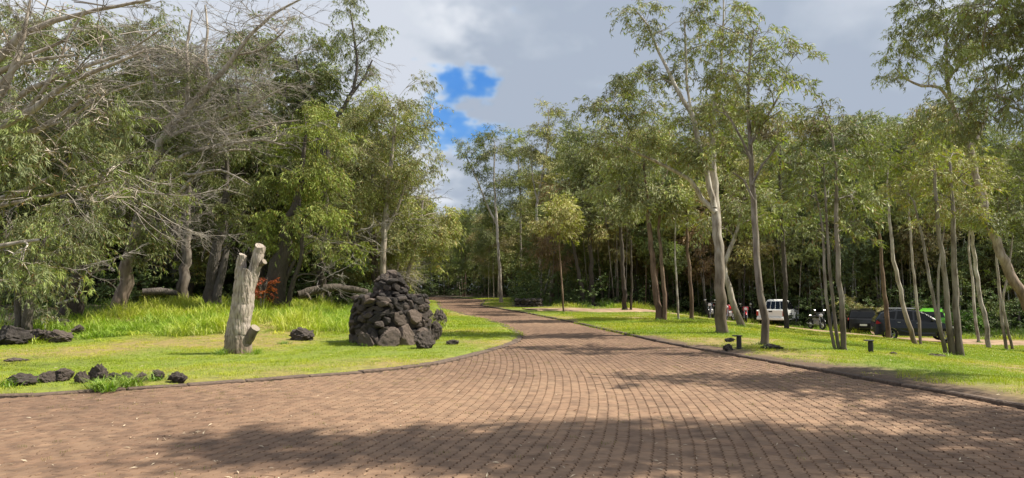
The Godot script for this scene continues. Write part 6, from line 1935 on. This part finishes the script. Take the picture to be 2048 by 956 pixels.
	tree("wattle_tree", "grey half-dead tree with long bare branches reaching right over the left wood", "tree", "large trees along the left lawn", "pale", Color(0.082, 0.110, 0.042),
		[[[Vector3(-16.17, 0.60, -30.00), Vector3(-15.84, 2.84, -29.97), Vector3(-15.42, 4.70, -29.90), Vector3(-15.04, 6.36, -29.86), Vector3(-14.49, 8.05, -29.89), Vector3(-13.63, 9.10, -29.85), Vector3(-12.64, 10.16, -29.82), Vector3(-11.60, 11.41, -29.74), Vector3(-10.81, 12.51, -29.82), Vector3(-9.79, 13.39, -29.85), Vector3(-8.77, 13.96, -29.93)], [0.310, 0.269, 0.228, 0.186, 0.155, 0.134, 0.114, 0.093, 0.072, 0.052, 0.031]],
			[[Vector3(-13.69, 9.14, -30.00), Vector3(-13.65, 10.63, -29.98), Vector3(-13.77, 11.95, -30.07), Vector3(-13.61, 13.48, -30.07)], [0.093, 0.083, 0.062, 0.031]],
			[[Vector3(-14.54, 7.97, -30.00), Vector3(-13.10, 8.51, -30.02), Vector3(-11.65, 8.94, -30.04), Vector3(-10.21, 9.81, -30.10), Vector3(-9.37, 10.23, -30.07)], [0.103, 0.083, 0.062, 0.041, 0.021]],
			[[Vector3(-15.11, 6.39, -30.00), Vector3(-13.63, 7.21, -29.90), Vector3(-11.93, 7.61, -29.79), Vector3(-10.46, 7.81, -29.72), Vector3(-9.38, 7.57, -29.61)], [0.103, 0.093, 0.072, 0.052, 0.031]],
			[[Vector3(-15.47, 4.92, -30.00), Vector3(-14.08, 5.56, -30.09), Vector3(-12.46, 7.25, -30.09), Vector3(-11.02, 7.47, -30.15)], [0.103, 0.083, 0.062, 0.041]],
			[[Vector3(-12.72, 10.21, -30.00), Vector3(-12.91, 11.46, -29.88), Vector3(-12.84, 12.53, -29.87), Vector3(-13.02, 13.65, -29.97)], [0.083, 0.062, 0.052, 0.031]],
			[[Vector3(-11.70, 11.50, -30.00), Vector3(-10.66, 11.72, -30.03), Vector3(-9.61, 12.58, -30.01)], [0.062, 0.052, 0.031]],
			[[Vector3(-14.04, 8.71, -30.00), Vector3(-15.03, 10.21, -29.99), Vector3(-15.46, 11.89, -29.90)], [0.083, 0.062, 0.041]],
			[[Vector3(-14.92, 6.81, -30.00), Vector3(-13.40, 6.37, -29.92), Vector3(-12.13, 6.57, -29.84), Vector3(-10.85, 5.94, -29.81)], [0.083, 0.072, 0.052, 0.031]],
			[[Vector3(-13.09, 8.50, -30.00), Vector3(-11.81, 8.07, -29.97), Vector3(-10.38, 8.52, -30.06), Vector3(-8.89, 8.71, -29.98)], [0.072, 0.062, 0.041, 0.021]]],
		[[Vector3(-14.60, 9.78, -30.00), Vector3(1.03, 0.83, 1.03), 0.80],
			[Vector3(-15.37, 7.87, -30.00), Vector3(1.03, 0.83, 1.03), 0.90],
			[Vector3(-13.14, 10.42, -30.00), Vector3(0.91, 0.74, 0.91), 0.60],
			[Vector3(-13.47, 7.44, -30.00), Vector3(1.03, 0.74, 1.03), 0.80],
			[Vector3(-11.84, 8.93, -30.00), Vector3(0.91, 0.66, 0.91), 0.60],
			[Vector3(-12.96, 11.13, -29.51), Vector3(1.66, 1.24, 1.66), 0.69, true],
			[Vector3(-11.36, 12.01, -29.61), Vector3(1.45, 1.03, 1.45), 0.60, true],
			[Vector3(-13.91, 11.28, -29.33), Vector3(1.66, 1.24, 1.66), 0.69, true],
			[Vector3(-12.31, 9.46, -29.58), Vector3(1.66, 1.03, 1.66), 0.69, true],
			[Vector3(-10.89, 10.31, -29.61), Vector3(1.24, 1.03, 1.24), 0.55, true],
			[Vector3(-10.24, 12.57, -29.98), Vector3(1.03, 0.83, 1.03), 0.46, true],
			[Vector3(-11.08, 7.70, -29.19), Vector3(1.45, 0.83, 1.45), 0.64, true],
			[Vector3(-9.90, 8.41, -30.53), Vector3(1.03, 0.83, 1.03), 0.46, true],
			[Vector3(-14.03, 8.45, -29.77), Vector3(1.45, 1.03, 1.45), 0.60, true],
			[Vector3(-9.54, 13.18, -30.43), Vector3(0.83, 0.83, 0.83), 0.37, true]], {"leaf": "wattle", "sprays": 50.0, "limb_tone": 1.4})
	tree("wattle_tree", "near tree at the left edge with leafy hanging boughs and bare grey limbs", "tree", "large trees along the left lawn", "pale", Color(0.100, 0.135, 0.046),
		[[[Vector3(-11.95, 0.03, -15.00), Vector3(-11.93, 1.39, -15.05), Vector3(-11.97, 2.43, -15.09), Vector3(-11.92, 3.48, -15.08), Vector3(-11.85, 4.56, -15.19), Vector3(-11.47, 5.61, -15.10), Vector3(-11.01, 6.49, -15.14), Vector3(-10.47, 7.01, -15.09), Vector3(-9.77, 7.35, -15.13), Vector3(-8.85, 7.60, -15.18), Vector3(-7.74, 7.78, -15.10)], [0.310, 0.279, 0.248, 0.217, 0.176, 0.134, 0.103, 0.078, 0.057, 0.041, 0.026]],
			[[Vector3(-11.82, 3.68, -15.00), Vector3(-11.18, 4.51, -14.93), Vector3(-10.50, 5.01, -14.81), Vector3(-9.85, 5.36, -14.75), Vector3(-9.19, 5.80, -14.65), Vector3(-8.47, 6.11, -14.62), Vector3(-7.62, 6.57, -14.74)], [0.124, 0.103, 0.088, 0.072, 0.057, 0.041, 0.026]],
			[[Vector3(-11.69, 4.31, -15.00), Vector3(-10.94, 5.36, -14.97), Vector3(-10.53, 6.10, -14.92), Vector3(-10.29, 6.84, -14.91), Vector3(-10.14, 7.68, -14.86)], [0.103, 0.083, 0.067, 0.047, 0.026]],
			[[Vector3(-11.87, 2.74, -15.00), Vector3(-11.32, 3.26, -15.06), Vector3(-10.74, 3.48, -15.11), Vector3(-10.07, 3.73, -15.03), Vector3(-9.52, 3.99, -14.96)], [0.103, 0.083, 0.067, 0.047, 0.026]],
			[[Vector3(-11.86, 3.47, -15.00), Vector3(-11.25, 4.21, -15.04), Vector3(-10.20, 4.87, -15.15), Vector3(-9.40, 5.42, -15.18), Vector3(-8.77, 5.95, -15.17)], [0.093, 0.078, 0.062, 0.047, 0.026]],
			[[Vector3(-11.74, 4.20, -15.00), Vector3(-11.14, 5.08, -15.11), Vector3(-10.14, 5.80, -15.00), Vector3(-9.15, 6.19, -14.89), Vector3(-8.25, 6.54, -14.96), Vector3(-7.42, 7.07, -14.94)], [0.083, 0.072, 0.057, 0.041, 0.026, 0.016]],
			[[Vector3(-11.66, 4.63, -15.00), Vector3(-10.90, 5.66, -14.89), Vector3(-10.11, 6.52, -14.90), Vector3(-9.47, 6.88, -15.02), Vector3(-9.07, 7.53, -15.02)], [0.078, 0.062, 0.047, 0.031, 0.021]],
			[[Vector3(-11.39, 5.53, -15.00), Vector3(-10.77, 6.22, -14.96), Vector3(-9.98, 6.40, -14.87), Vector3(-9.08, 6.47, -14.76)], [0.078, 0.062, 0.041, 0.026]],
			[[Vector3(-11.78, 3.89, -15.00), Vector3(-11.09, 4.43, -15.10), Vector3(-10.27, 4.91, -15.09), Vector3(-9.50, 5.20, -15.20), Vector3(-8.61, 5.72, -15.09), Vector3(-7.74, 5.97, -15.03)], [0.072, 0.057, 0.047, 0.036, 0.026, 0.016]],
			[[Vector3(-10.53, 5.10, -15.00), Vector3(-9.86, 5.66, -14.89), Vector3(-9.46, 6.40, -14.87), Vector3(-9.21, 7.00, -14.76)], [0.047, 0.036, 0.026, 0.016]],
			[[Vector3(-11.83, 3.05, -15.00), Vector3(-11.02, 3.25, -14.94), Vector3(-9.98, 3.46, -14.92), Vector3(-9.03, 3.66, -14.87), Vector3(-8.15, 3.85, -14.76)], [0.072, 0.057, 0.041, 0.031, 0.016]],
			[[Vector3(-11.89, 2.22, -15.00), Vector3(-11.25, 2.42, -14.89), Vector3(-10.61, 2.53, -15.00), Vector3(-9.74, 2.63, -14.93)], [0.083, 0.067, 0.052, 0.031]]],
		[[Vector3(-9.28, 4.38, -13.80), Vector3(0.68, 0.41, 0.68), 1.30],
			[Vector3(-9.84, 4.03, -14.00), Vector3(0.58, 0.41, 0.58), 1.30],
			[Vector3(-8.75, 4.24, -13.80), Vector3(0.54, 0.37, 0.54), 1.30],
			[Vector3(-8.78, 3.92, -14.20), Vector3(0.46, 0.33, 0.46), 1.20],
			[Vector3(-8.02, 5.29, -14.10), Vector3(0.39, 0.41, 0.39), 1.40],
			[Vector3(-7.90, 4.82, -14.20), Vector3(0.37, 0.39, 0.37), 1.40],
			[Vector3(-8.72, 5.80, -15.00), Vector3(0.41, 0.27, 0.41), 0.80],
			[Vector3(-10.17, 6.33, -15.00), Vector3(0.52, 0.35, 0.52), 0.70],
			[Vector3(-10.84, 7.09, -15.00), Vector3(0.52, 0.46, 0.52), 0.80],
			[Vector3(-9.78, 2.19, -14.40), Vector3(0.52, 0.41, 0.52), 0.80],
			[Vector3(-9.07, 1.90, -14.40), Vector3(0.46, 0.35, 0.46), 0.80],
			[Vector3(-10.37, 1.70, -15.00), Vector3(0.46, 0.35, 0.46), 0.80],
			[Vector3(-10.23, 3.26, -15.00), Vector3(0.46, 0.25, 0.46), 0.50],
			[Vector3(-8.79, 3.47, -15.00), Vector3(0.35, 0.29, 0.35), 0.70],
			[Vector3(-9.44, 6.66, -15.00), Vector3(0.46, 0.31, 0.46), 0.60],
			[Vector3(-10.45, 5.58, -15.00), Vector3(0.46, 0.35, 0.46), 0.60],
			[Vector3(-9.73, 5.80, -15.01), Vector3(0.83, 0.46, 0.83), 0.74, true],
			[Vector3(-9.06, 6.31, -14.92), Vector3(0.72, 0.41, 0.72), 0.64, true],
			[Vector3(-10.14, 5.27, -15.03), Vector3(0.72, 0.41, 0.72), 0.64, true],
			[Vector3(-10.38, 6.45, -14.69), Vector3(0.62, 0.52, 0.62), 0.55, true],
			[Vector3(-8.62, 6.82, -14.84), Vector3(0.72, 0.41, 0.72), 0.60, true],
			[Vector3(-9.84, 3.53, -14.71), Vector3(0.62, 0.31, 0.62), 0.55, true],
			[Vector3(-9.39, 4.95, -15.03), Vector3(0.62, 0.31, 0.62), 0.46, true],
			[Vector3(-9.82, 7.56, -15.37), Vector3(0.72, 0.31, 0.72), 0.55, true],
			[Vector3(-8.43, 4.11, -15.06), Vector3(0.52, 0.37, 0.52), 0.60, true],
			[Vector3(-8.18, 3.71, -15.22), Vector3(0.52, 0.41, 0.52), 0.60, true],
			[Vector3(-8.90, 3.65, -14.82), Vector3(0.52, 0.31, 0.52), 0.46, true]], {"leaf": "near", "sprays": 48.0, "limb_tone": 1.3})
	tree("wattle_tree", "low dark leafy tree over the tall grass at the far left", "tree", "large trees along the left lawn", "old", Color(0.082, 0.110, 0.042),
		[[[Vector3(-14.97, 0.17, -22.50), Vector3(-14.82, 1.75, -22.38), Vector3(-14.66, 2.52, -22.39), Vector3(-14.46, 3.30, -22.39)], [0.155, 0.124, 0.093, 0.054]],
			[[Vector3(-15.20, 0.17, -22.52), Vector3(-15.38, 1.91, -22.47), Vector3(-15.68, 2.84, -22.50)], [0.109, 0.085, 0.047]]],
		[[Vector3(-15.31, 3.34, -22.96), Vector3(0.93, 0.62, 0.93), 1.00],
			[Vector3(-14.69, 2.72, -23.29), Vector3(0.87, 0.62, 0.87), 1.00],
			[Vector3(-15.18, 2.36, -22.15), Vector3(0.84, 0.62, 0.84), 1.00],
			[Vector3(-14.42, 1.91, -22.41), Vector3(0.78, 0.53, 0.78), 1.00],
			[Vector3(-13.92, 2.87, -23.06), Vector3(0.78, 0.62, 0.78), 1.00],
			[Vector3(-15.45, 3.27, -22.03), Vector3(0.78, 0.68, 0.78), 1.00],
			[Vector3(-13.53, 3.71, -21.84), Vector3(0.78, 0.62, 0.78), 1.00],
			[Vector3(-15.54, 1.60, -22.50), Vector3(0.68, 0.40, 0.68), 0.80],
			[Vector3(-13.01, 2.21, -22.36), Vector3(0.62, 0.47, 0.62), 0.28, true]], {"leaf": "wattle", "sprays": 50.0, "limb_tone": 1.3})
	tree("wattle_tree", "tall leafy tree rising behind the bare grey branches at the upper left", "tree", "large trees along the left lawn", "old", Color(0.100, 0.132, 0.048),
		[[[Vector3(-21.13, 0.83, -34.00), Vector3(-21.05, 3.47, -33.90), Vector3(-21.07, 5.83, -33.97), Vector3(-21.00, 8.47, -34.04), Vector3(-20.85, 11.36, -34.00), Vector3(-20.67, 14.01, -33.91)], [0.305, 0.258, 0.211, 0.152, 0.094, 0.047]]],
		[[Vector3(-19.81, 13.49, -32.49), Vector3(1.64, 1.17, 1.64), 1.00],
			[Vector3(-21.76, 12.75, -33.08), Vector3(1.64, 1.27, 1.64), 1.00],
			[Vector3(-18.23, 12.82, -32.58), Vector3(1.55, 1.17, 1.55), 1.00],
			[Vector3(-20.93, 11.28, -33.73), Vector3(1.69, 1.27, 1.69), 1.00],
			[Vector3(-23.16, 10.70, -34.28), Vector3(1.64, 1.27, 1.64), 1.00],
			[Vector3(-18.69, 10.87, -33.13), Vector3(1.55, 1.17, 1.55), 1.00],
			[Vector3(-16.91, 13.55, -32.64), Vector3(1.41, 1.17, 1.41), 1.00],
			[Vector3(-22.17, 9.10, -34.72), Vector3(1.64, 1.17, 1.64), 1.00],
			[Vector3(-18.67, 8.38, -32.46), Vector3(1.55, 1.17, 1.55), 1.00],
			[Vector3(-16.85, 11.58, -33.13), Vector3(1.31, 1.08, 1.31), 1.00],
			[Vector3(-19.98, 6.44, -33.27), Vector3(1.55, 1.08, 1.55), 1.00],
			[Vector3(-23.55, 14.36, -33.54), Vector3(1.64, 1.27, 1.64), 1.00],
			[Vector3(-17.31, 7.32, -32.96), Vector3(1.17, 1.03, 1.17), 1.00],
			[Vector3(-19.49, 9.62, -33.82), Vector3(1.88, 1.41, 1.88), 0.46, true],
			[Vector3(-17.53, 9.59, -33.69), Vector3(1.41, 1.41, 1.41), 0.46, true]], {"leaf": "wattle", "sprays": 50.0, "limb_tone": 1.3})
	build_woods(keep)
	build_cairn(Vector3(-3.52, 0.04, -21.07))
	build_stump(Vector3(-6.78, 0.00, -18.04))
	rock("lava_rock", "squarish dark lava block on the lawn between the stump and the cairn", Vector3(-6.16, 0.04, -21.42), Vector3(0.61, 0.39, 0.49), 0, 1, 0.20, "", 0.10)
	rock("lava_rock", "dark lava boulder standing in front of the right foot of the cairn", Vector3(-2.34, 0.00, -19.26), Vector3(0.55, 0.46, 0.44), 1, 1, 0.40, "loose lava rocks around the cairn", 0.10)
	rock("lava_rock", "upright rounded lava boulder right of the cairn", Vector3(-2.27, 0.02, -21.69), Vector3(0.42, 0.56, 0.33), 2, 1, 0.90, "loose lava rocks around the cairn", 0.10)
	rock("lava_rock", "lava rock behind the right corner of the cairn", Vector3(-3.48, 0.13, -30.75), Vector3(0.59, 0.60, 0.47), 3, 2, 0.20, "loose lava rocks around the cairn", 0.30)
	rock("lava_rock", "dark jagged lava rock farthest right behind the cairn", Vector3(-2.83, 0.10, -28.43), Vector3(0.55, 0.73, 0.44), 4, 1, 1.20, "loose lava rocks around the cairn", 0.30)
	rock("lava_rock", "small flat lava stone lying on the lawn right of the cairn", Vector3(-1.65, 0.00, -20.35), Vector3(0.34, 0.18, 0.27), 5, 1, 0.20, "loose lava rocks around the cairn", 0.30)
	rock("lava_rock", "long dark lava rock at the left end of the roadside row", Vector3(-7.91, 0.00, -11.84), Vector3(0.45, 0.20, 0.36), 0, 1, 0.00, "lava rocks in a row along the left edge of the road", 0.15)
	rock("lava_rock", "grey lava rock second in the roadside row", Vector3(-7.73, 0.00, -12.21), Vector3(0.28, 0.20, 0.23), 1, 2, 0.70, "lava rocks in a row along the left edge of the road", 0.15)
	rock("lava_rock", "brown lava rock third in the roadside row, beside the gap", Vector3(-7.56, 0.00, -12.36), Vector3(0.32, 0.22, 0.26), 2, 2, 1.40, "lava rocks in a row along the left edge of the road", 0.15)
	rock("lava_rock", "squat lava rock right of the gap in the roadside row", Vector3(-7.08, 0.00, -12.08), Vector3(0.25, 0.24, 0.20), 3, 2, 2.10, "lava rocks in a row along the left edge of the road", 0.15)
	rock("lava_rock", "pointed upright lava rock, tallest of the roadside row", Vector3(-6.90, 0.00, -12.21), Vector3(0.27, 0.31, 0.21), 4, 2, 2.80, "lava rocks in a row along the left edge of the road", 0.15)
	rock("lava_rock", "small lava rock half hidden by grass in the roadside row", Vector3(-6.77, 0.00, -12.45), Vector3(0.20, 0.15, 0.16), 5, 1, 3.50, "lava rocks in a row along the left edge of the road", 0.15)
	rock("lava_rock", "low lava rock behind the grass clump in the roadside row", Vector3(-6.49, 0.00, -12.34), Vector3(0.25, 0.17, 0.20), 1, 1, 4.20, "lava rocks in a row along the left edge of the road", 0.15)
	rock("lava_rock", "red-tinged lava rock in the roadside row", Vector3(-6.22, 0.00, -12.28), Vector3(0.24, 0.17, 0.19), 0, 3, 4.90, "lava rocks in a row along the left edge of the road", 0.15)
	rock("lava_rock", "round lava rock near the right end of the roadside row", Vector3(-6.11, 0.00, -12.60), Vector3(0.26, 0.17, 0.21), 2, 2, 5.60, "lava rocks in a row along the left edge of the road", 0.15)
	rock("lava_rock", "dark lava rock alone at the right end of the roadside row", Vector3(-5.63, 0.00, -12.34), Vector3(0.25, 0.17, 0.20), 4, 1, 6.30, "lava rocks in a row along the left edge of the road", 0.15)
	rock("lava_rock", "large dark lava boulder at the left edge of the view", Vector3(-14.13, 0.02, -20.63), Vector3(0.84, 0.65, 0.67), 3, 0, 0.40, "lava rocks at the left edge of the lawn", 0.30)
	rock("lava_rock", "flat lava rock beside the large left boulder", Vector3(-13.99, 0.07, -21.47), Vector3(0.73, 0.35, 0.59), 5, 1, 0.10, "lava rocks at the left edge of the lawn", 0.30)
	rock("lava_rock", "sloping grey-brown lava rock in front of the tall grass", Vector3(-13.18, 0.06, -21.22), Vector3(0.64, 0.35, 0.51), 0, 2, 0.50, "lava rocks at the left edge of the lawn", 0.30)
	rock("lava_rock", "half-buried lava rock in the edge of the tall grass", Vector3(-15.43, 0.28, -25.03), Vector3(0.58, 0.30, 0.47), 2, 1, 1.40, "lava rocks at the left edge of the lawn", 0.30)
	rock("lava_rock", "small lava rock at the foot of the tall grass", Vector3(-13.72, 0.17, -23.10), Vector3(0.44, 0.31, 0.35), 1, 2, 2.20, "lava rocks at the left edge of the lawn", 0.30)
	rock("lava_rock", "flat brown stone sunk in the lawn at the far left", Vector3(-10.79, 0.00, -15.92), Vector3(0.37, 0.10, 0.30), 4, 3, 0.50, "lava rocks at the left edge of the lawn", 0.60)
	rock("lava_rock", "small stone on the lawn right of the right bollard", Vector3(9.97, -0.18, -19.11), Vector3(0.21, 0.12, 0.17), 2, 2, 0.40, "", 0.30)
	rock("lava_rock", "lump of dark rock below the tilted slab on the right verge", Vector3(5.47, 0.00, -18.55), Vector3(0.28, 0.20, 0.22), 1, 0, 0.40, "", 0.30)
	rock("lava_rock", "tilted flat dark slab on top of the rock by the bollard", Vector3(5.97, 0.00, -20.01), Vector3(0.27, 0.11, 0.22), 5, 0, 0.30, "", -2.20)
	rock("lava_rock", "row of half-buried stones by the clump of crossing stems", Vector3(12.06, -0.36, -20.76), Vector3(0.43, 0.13, 0.34), 3, 2, 0.20, "", 0.30)
	rock("lava_rock", "dark earthy root lump at the foot of the slim straight gum", Vector3(6.73, 0.00, -18.93), Vector3(0.47, 0.17, 0.37), 4, 0, 0.20, "", 0.30)
	build_stone_ring(Vector3(1.16, 0.36, -50.56))
	lamp_bollard("black bollard with an offset flat cap beside the tilted slab", Vector3(5.88, 0.00, -18.92), 0.1)
	lamp_bollard("black bollard with a flat cap standing alone on the lawn before the dark car", Vector3(9.15, -0.10, -18.64), -0.2)
	pickup("white double-cab pickup seen from behind, parked under the trees", Vector3(18.28, -0.81, -50.00), -0.55)
	hatch_car("dark blue-grey hatchback parked side on behind the pale crossing stems", M.dark_paint, Vector3(22.08, -1.15, -40.00), -1.93).scale = Vector3(1.0, 1.04, 0.93)
	hatch_car("black car half hidden by the pale shrub", M.black_paint, Vector3(22.89, -1.22, -48.00), -0.35)
	hatch_car("green car behind the dark hatchback", M.green_paint, Vector3(27.87, -1.23, -48.50), -0.50)
	motorbike("black motorbike left of the largest gum", M.black_paint, Vector3(13.40, -0.30, -49.00), 2.70)
	motorbike("red motorbike in the gap between the largest and the leaning gum", M.red_paint, Vector3(14.32, -0.42, -48.00), 2.50)
	motorbike("red and white motorbike right of the leaning gum", M.red_paint, Vector3(15.69, -0.57, -49.00), 2.90)
	motorbike("black motorbike between the pickup and the three slender stems", M.black_paint, Vector3(19.64, -0.93, -47.00), 3.30)
	log_thing("fallen_log", "weathered grey log lying in the grass before the left wood", [Vector3(-15.76, 1.51, -31.00), Vector3(-15.16, 1.55, -31.30), Vector3(-14.70, 1.47, -31.80)], [0.16, 0.17, 0.12], "old", [])
	log_thing("fallen_log", "long dark fallen trunk with stub branches behind the tall grass", [Vector3(-9.71, 1.37, -33.00), Vector3(-9.03, 1.60, -33.30), Vector3(-8.00, 1.69, -33.80), Vector3(-6.86, 1.50, -34.50)], [0.2, 0.2, 0.17, 0.12], "dark", [[[Vector3(-8.80, 1.60, -33.30), Vector3(-8.55, 2.15, -33.20)], [0.08, 0.03]], [[Vector3(-9.35, 1.46, -33.00), Vector3(-9.01, 1.15, -32.60)], [0.08, 0.03]]])
	log_thing("dead_branch", "pale dead branch lying at the foot of the leaning trunk on the left", [Vector3(-16.24, 1.10, -26.00), Vector3(-15.80, 1.24, -26.00), Vector3(-15.77, 1.31, -26.30)], [0.06, 0.05, 0.02], "pale", [])
	shrub("shrub", "pale olive shrub in front of the black car", "shrubs along the dirt track", Vector3(23.37, -1.30, -49.30), Vector3(1.46, 2.24, 1.46), Color(0.176, 0.200, 0.072), 0.80, "gum", "grey")
	shrub("shrub", "bright green leafy shrub left of the black motorbike", "shrubs along the dirt track", Vector3(23.21, -1.30, -91.88), Vector3(2.09, 2.79, 2.09), Color(0.112, 0.240, 0.040), 1.00, "broad", "grey")
	shrub("shrub", "green shrub right of the pickup", "shrubs along the dirt track", Vector3(25.60, -1.30, -64.14), Vector3(1.22, 2.21, 1.22), Color(0.080, 0.176, 0.032), 1.00, "broad", "grey")
	shrub("shrub", "low green shrub at the foot of the trees by the turnoff", "shrubs along the dirt track", Vector3(24.09, -1.30, -131.86), Vector3(3.00, 3.27, 3.00), Color(0.080, 0.160, 0.032), 1.00, "broad", "grey")
	shrub("shrub", "dark green shrub right of the dark hatchback", "shrubs along the dirt track", Vector3(30.07, -1.30, -48.18), Vector3(1.10, 1.79, 1.10), Color(0.072, 0.144, 0.032), 1.00, "broad", "grey")
	shrub("shrub", "light green shrub beyond the turnoff of the dirt track", "shrubs along the dirt track", Vector3(29.80, -1.30, -210.48), Vector3(4.79, 4.35, 4.79), Color(0.112, 0.208, 0.040), 1.00, "broad", "grey")
	shrub("flowering_shrub", "small shrub with orange-red leaves seen beside the top of the cut stump", "shrubs at the edge of the left wood", Vector3(-10.31, 0.62, -30.00), Vector3(0.30, 1.6, 0.30), Color(0.17, 0.055, 0.02), 0.8, "broad", "grey")
	shrub("shrub", "brownish dry thicket at the edge of the tall grass", "shrubs at the edge of the left wood", Vector3(-21.04, 0.91, -38.82), Vector3(1.03, 1.18, 1.03), Color(0.192, 0.160, 0.072), 0.60, "gum", "pale")
	shrub("shrub", "yellow-green shrub at the edge of the tall grass", "shrubs at the edge of the left wood", Vector3(-20.66, 0.93, -40.68), Vector3(0.77, 1.01, 0.77), Color(0.192, 0.208, 0.056), 0.70, "gum", "grey")
	shrub("shrub", "dark spiky plant beside the left boulder", "shrubs at the edge of the left wood", Vector3(-15.91, 0.28, -24.08), Vector3(0.46, 0.73, 0.46), Color(0.080, 0.104, 0.048), 0.80, "gum", "grey")
	shrub("shrub", "yellow-green shrub behind the cairn", "shrubs at the edge of the left wood", Vector3(-12.59, 0.85, -60.26), Vector3(1.60, 2.49, 1.60), Color(0.176, 0.216, 0.048), 0.80, "wattle", "grey")
	shrub("shrub", "green shrub between the logs and the left wood", "shrubs at the edge of the left wood", Vector3(-14.50, 1.07, -54.92), Vector3(1.67, 1.89, 1.67), Color(0.096, 0.144, 0.040), 0.90, "wattle", "grey")
	build_grass()
	build_litter()
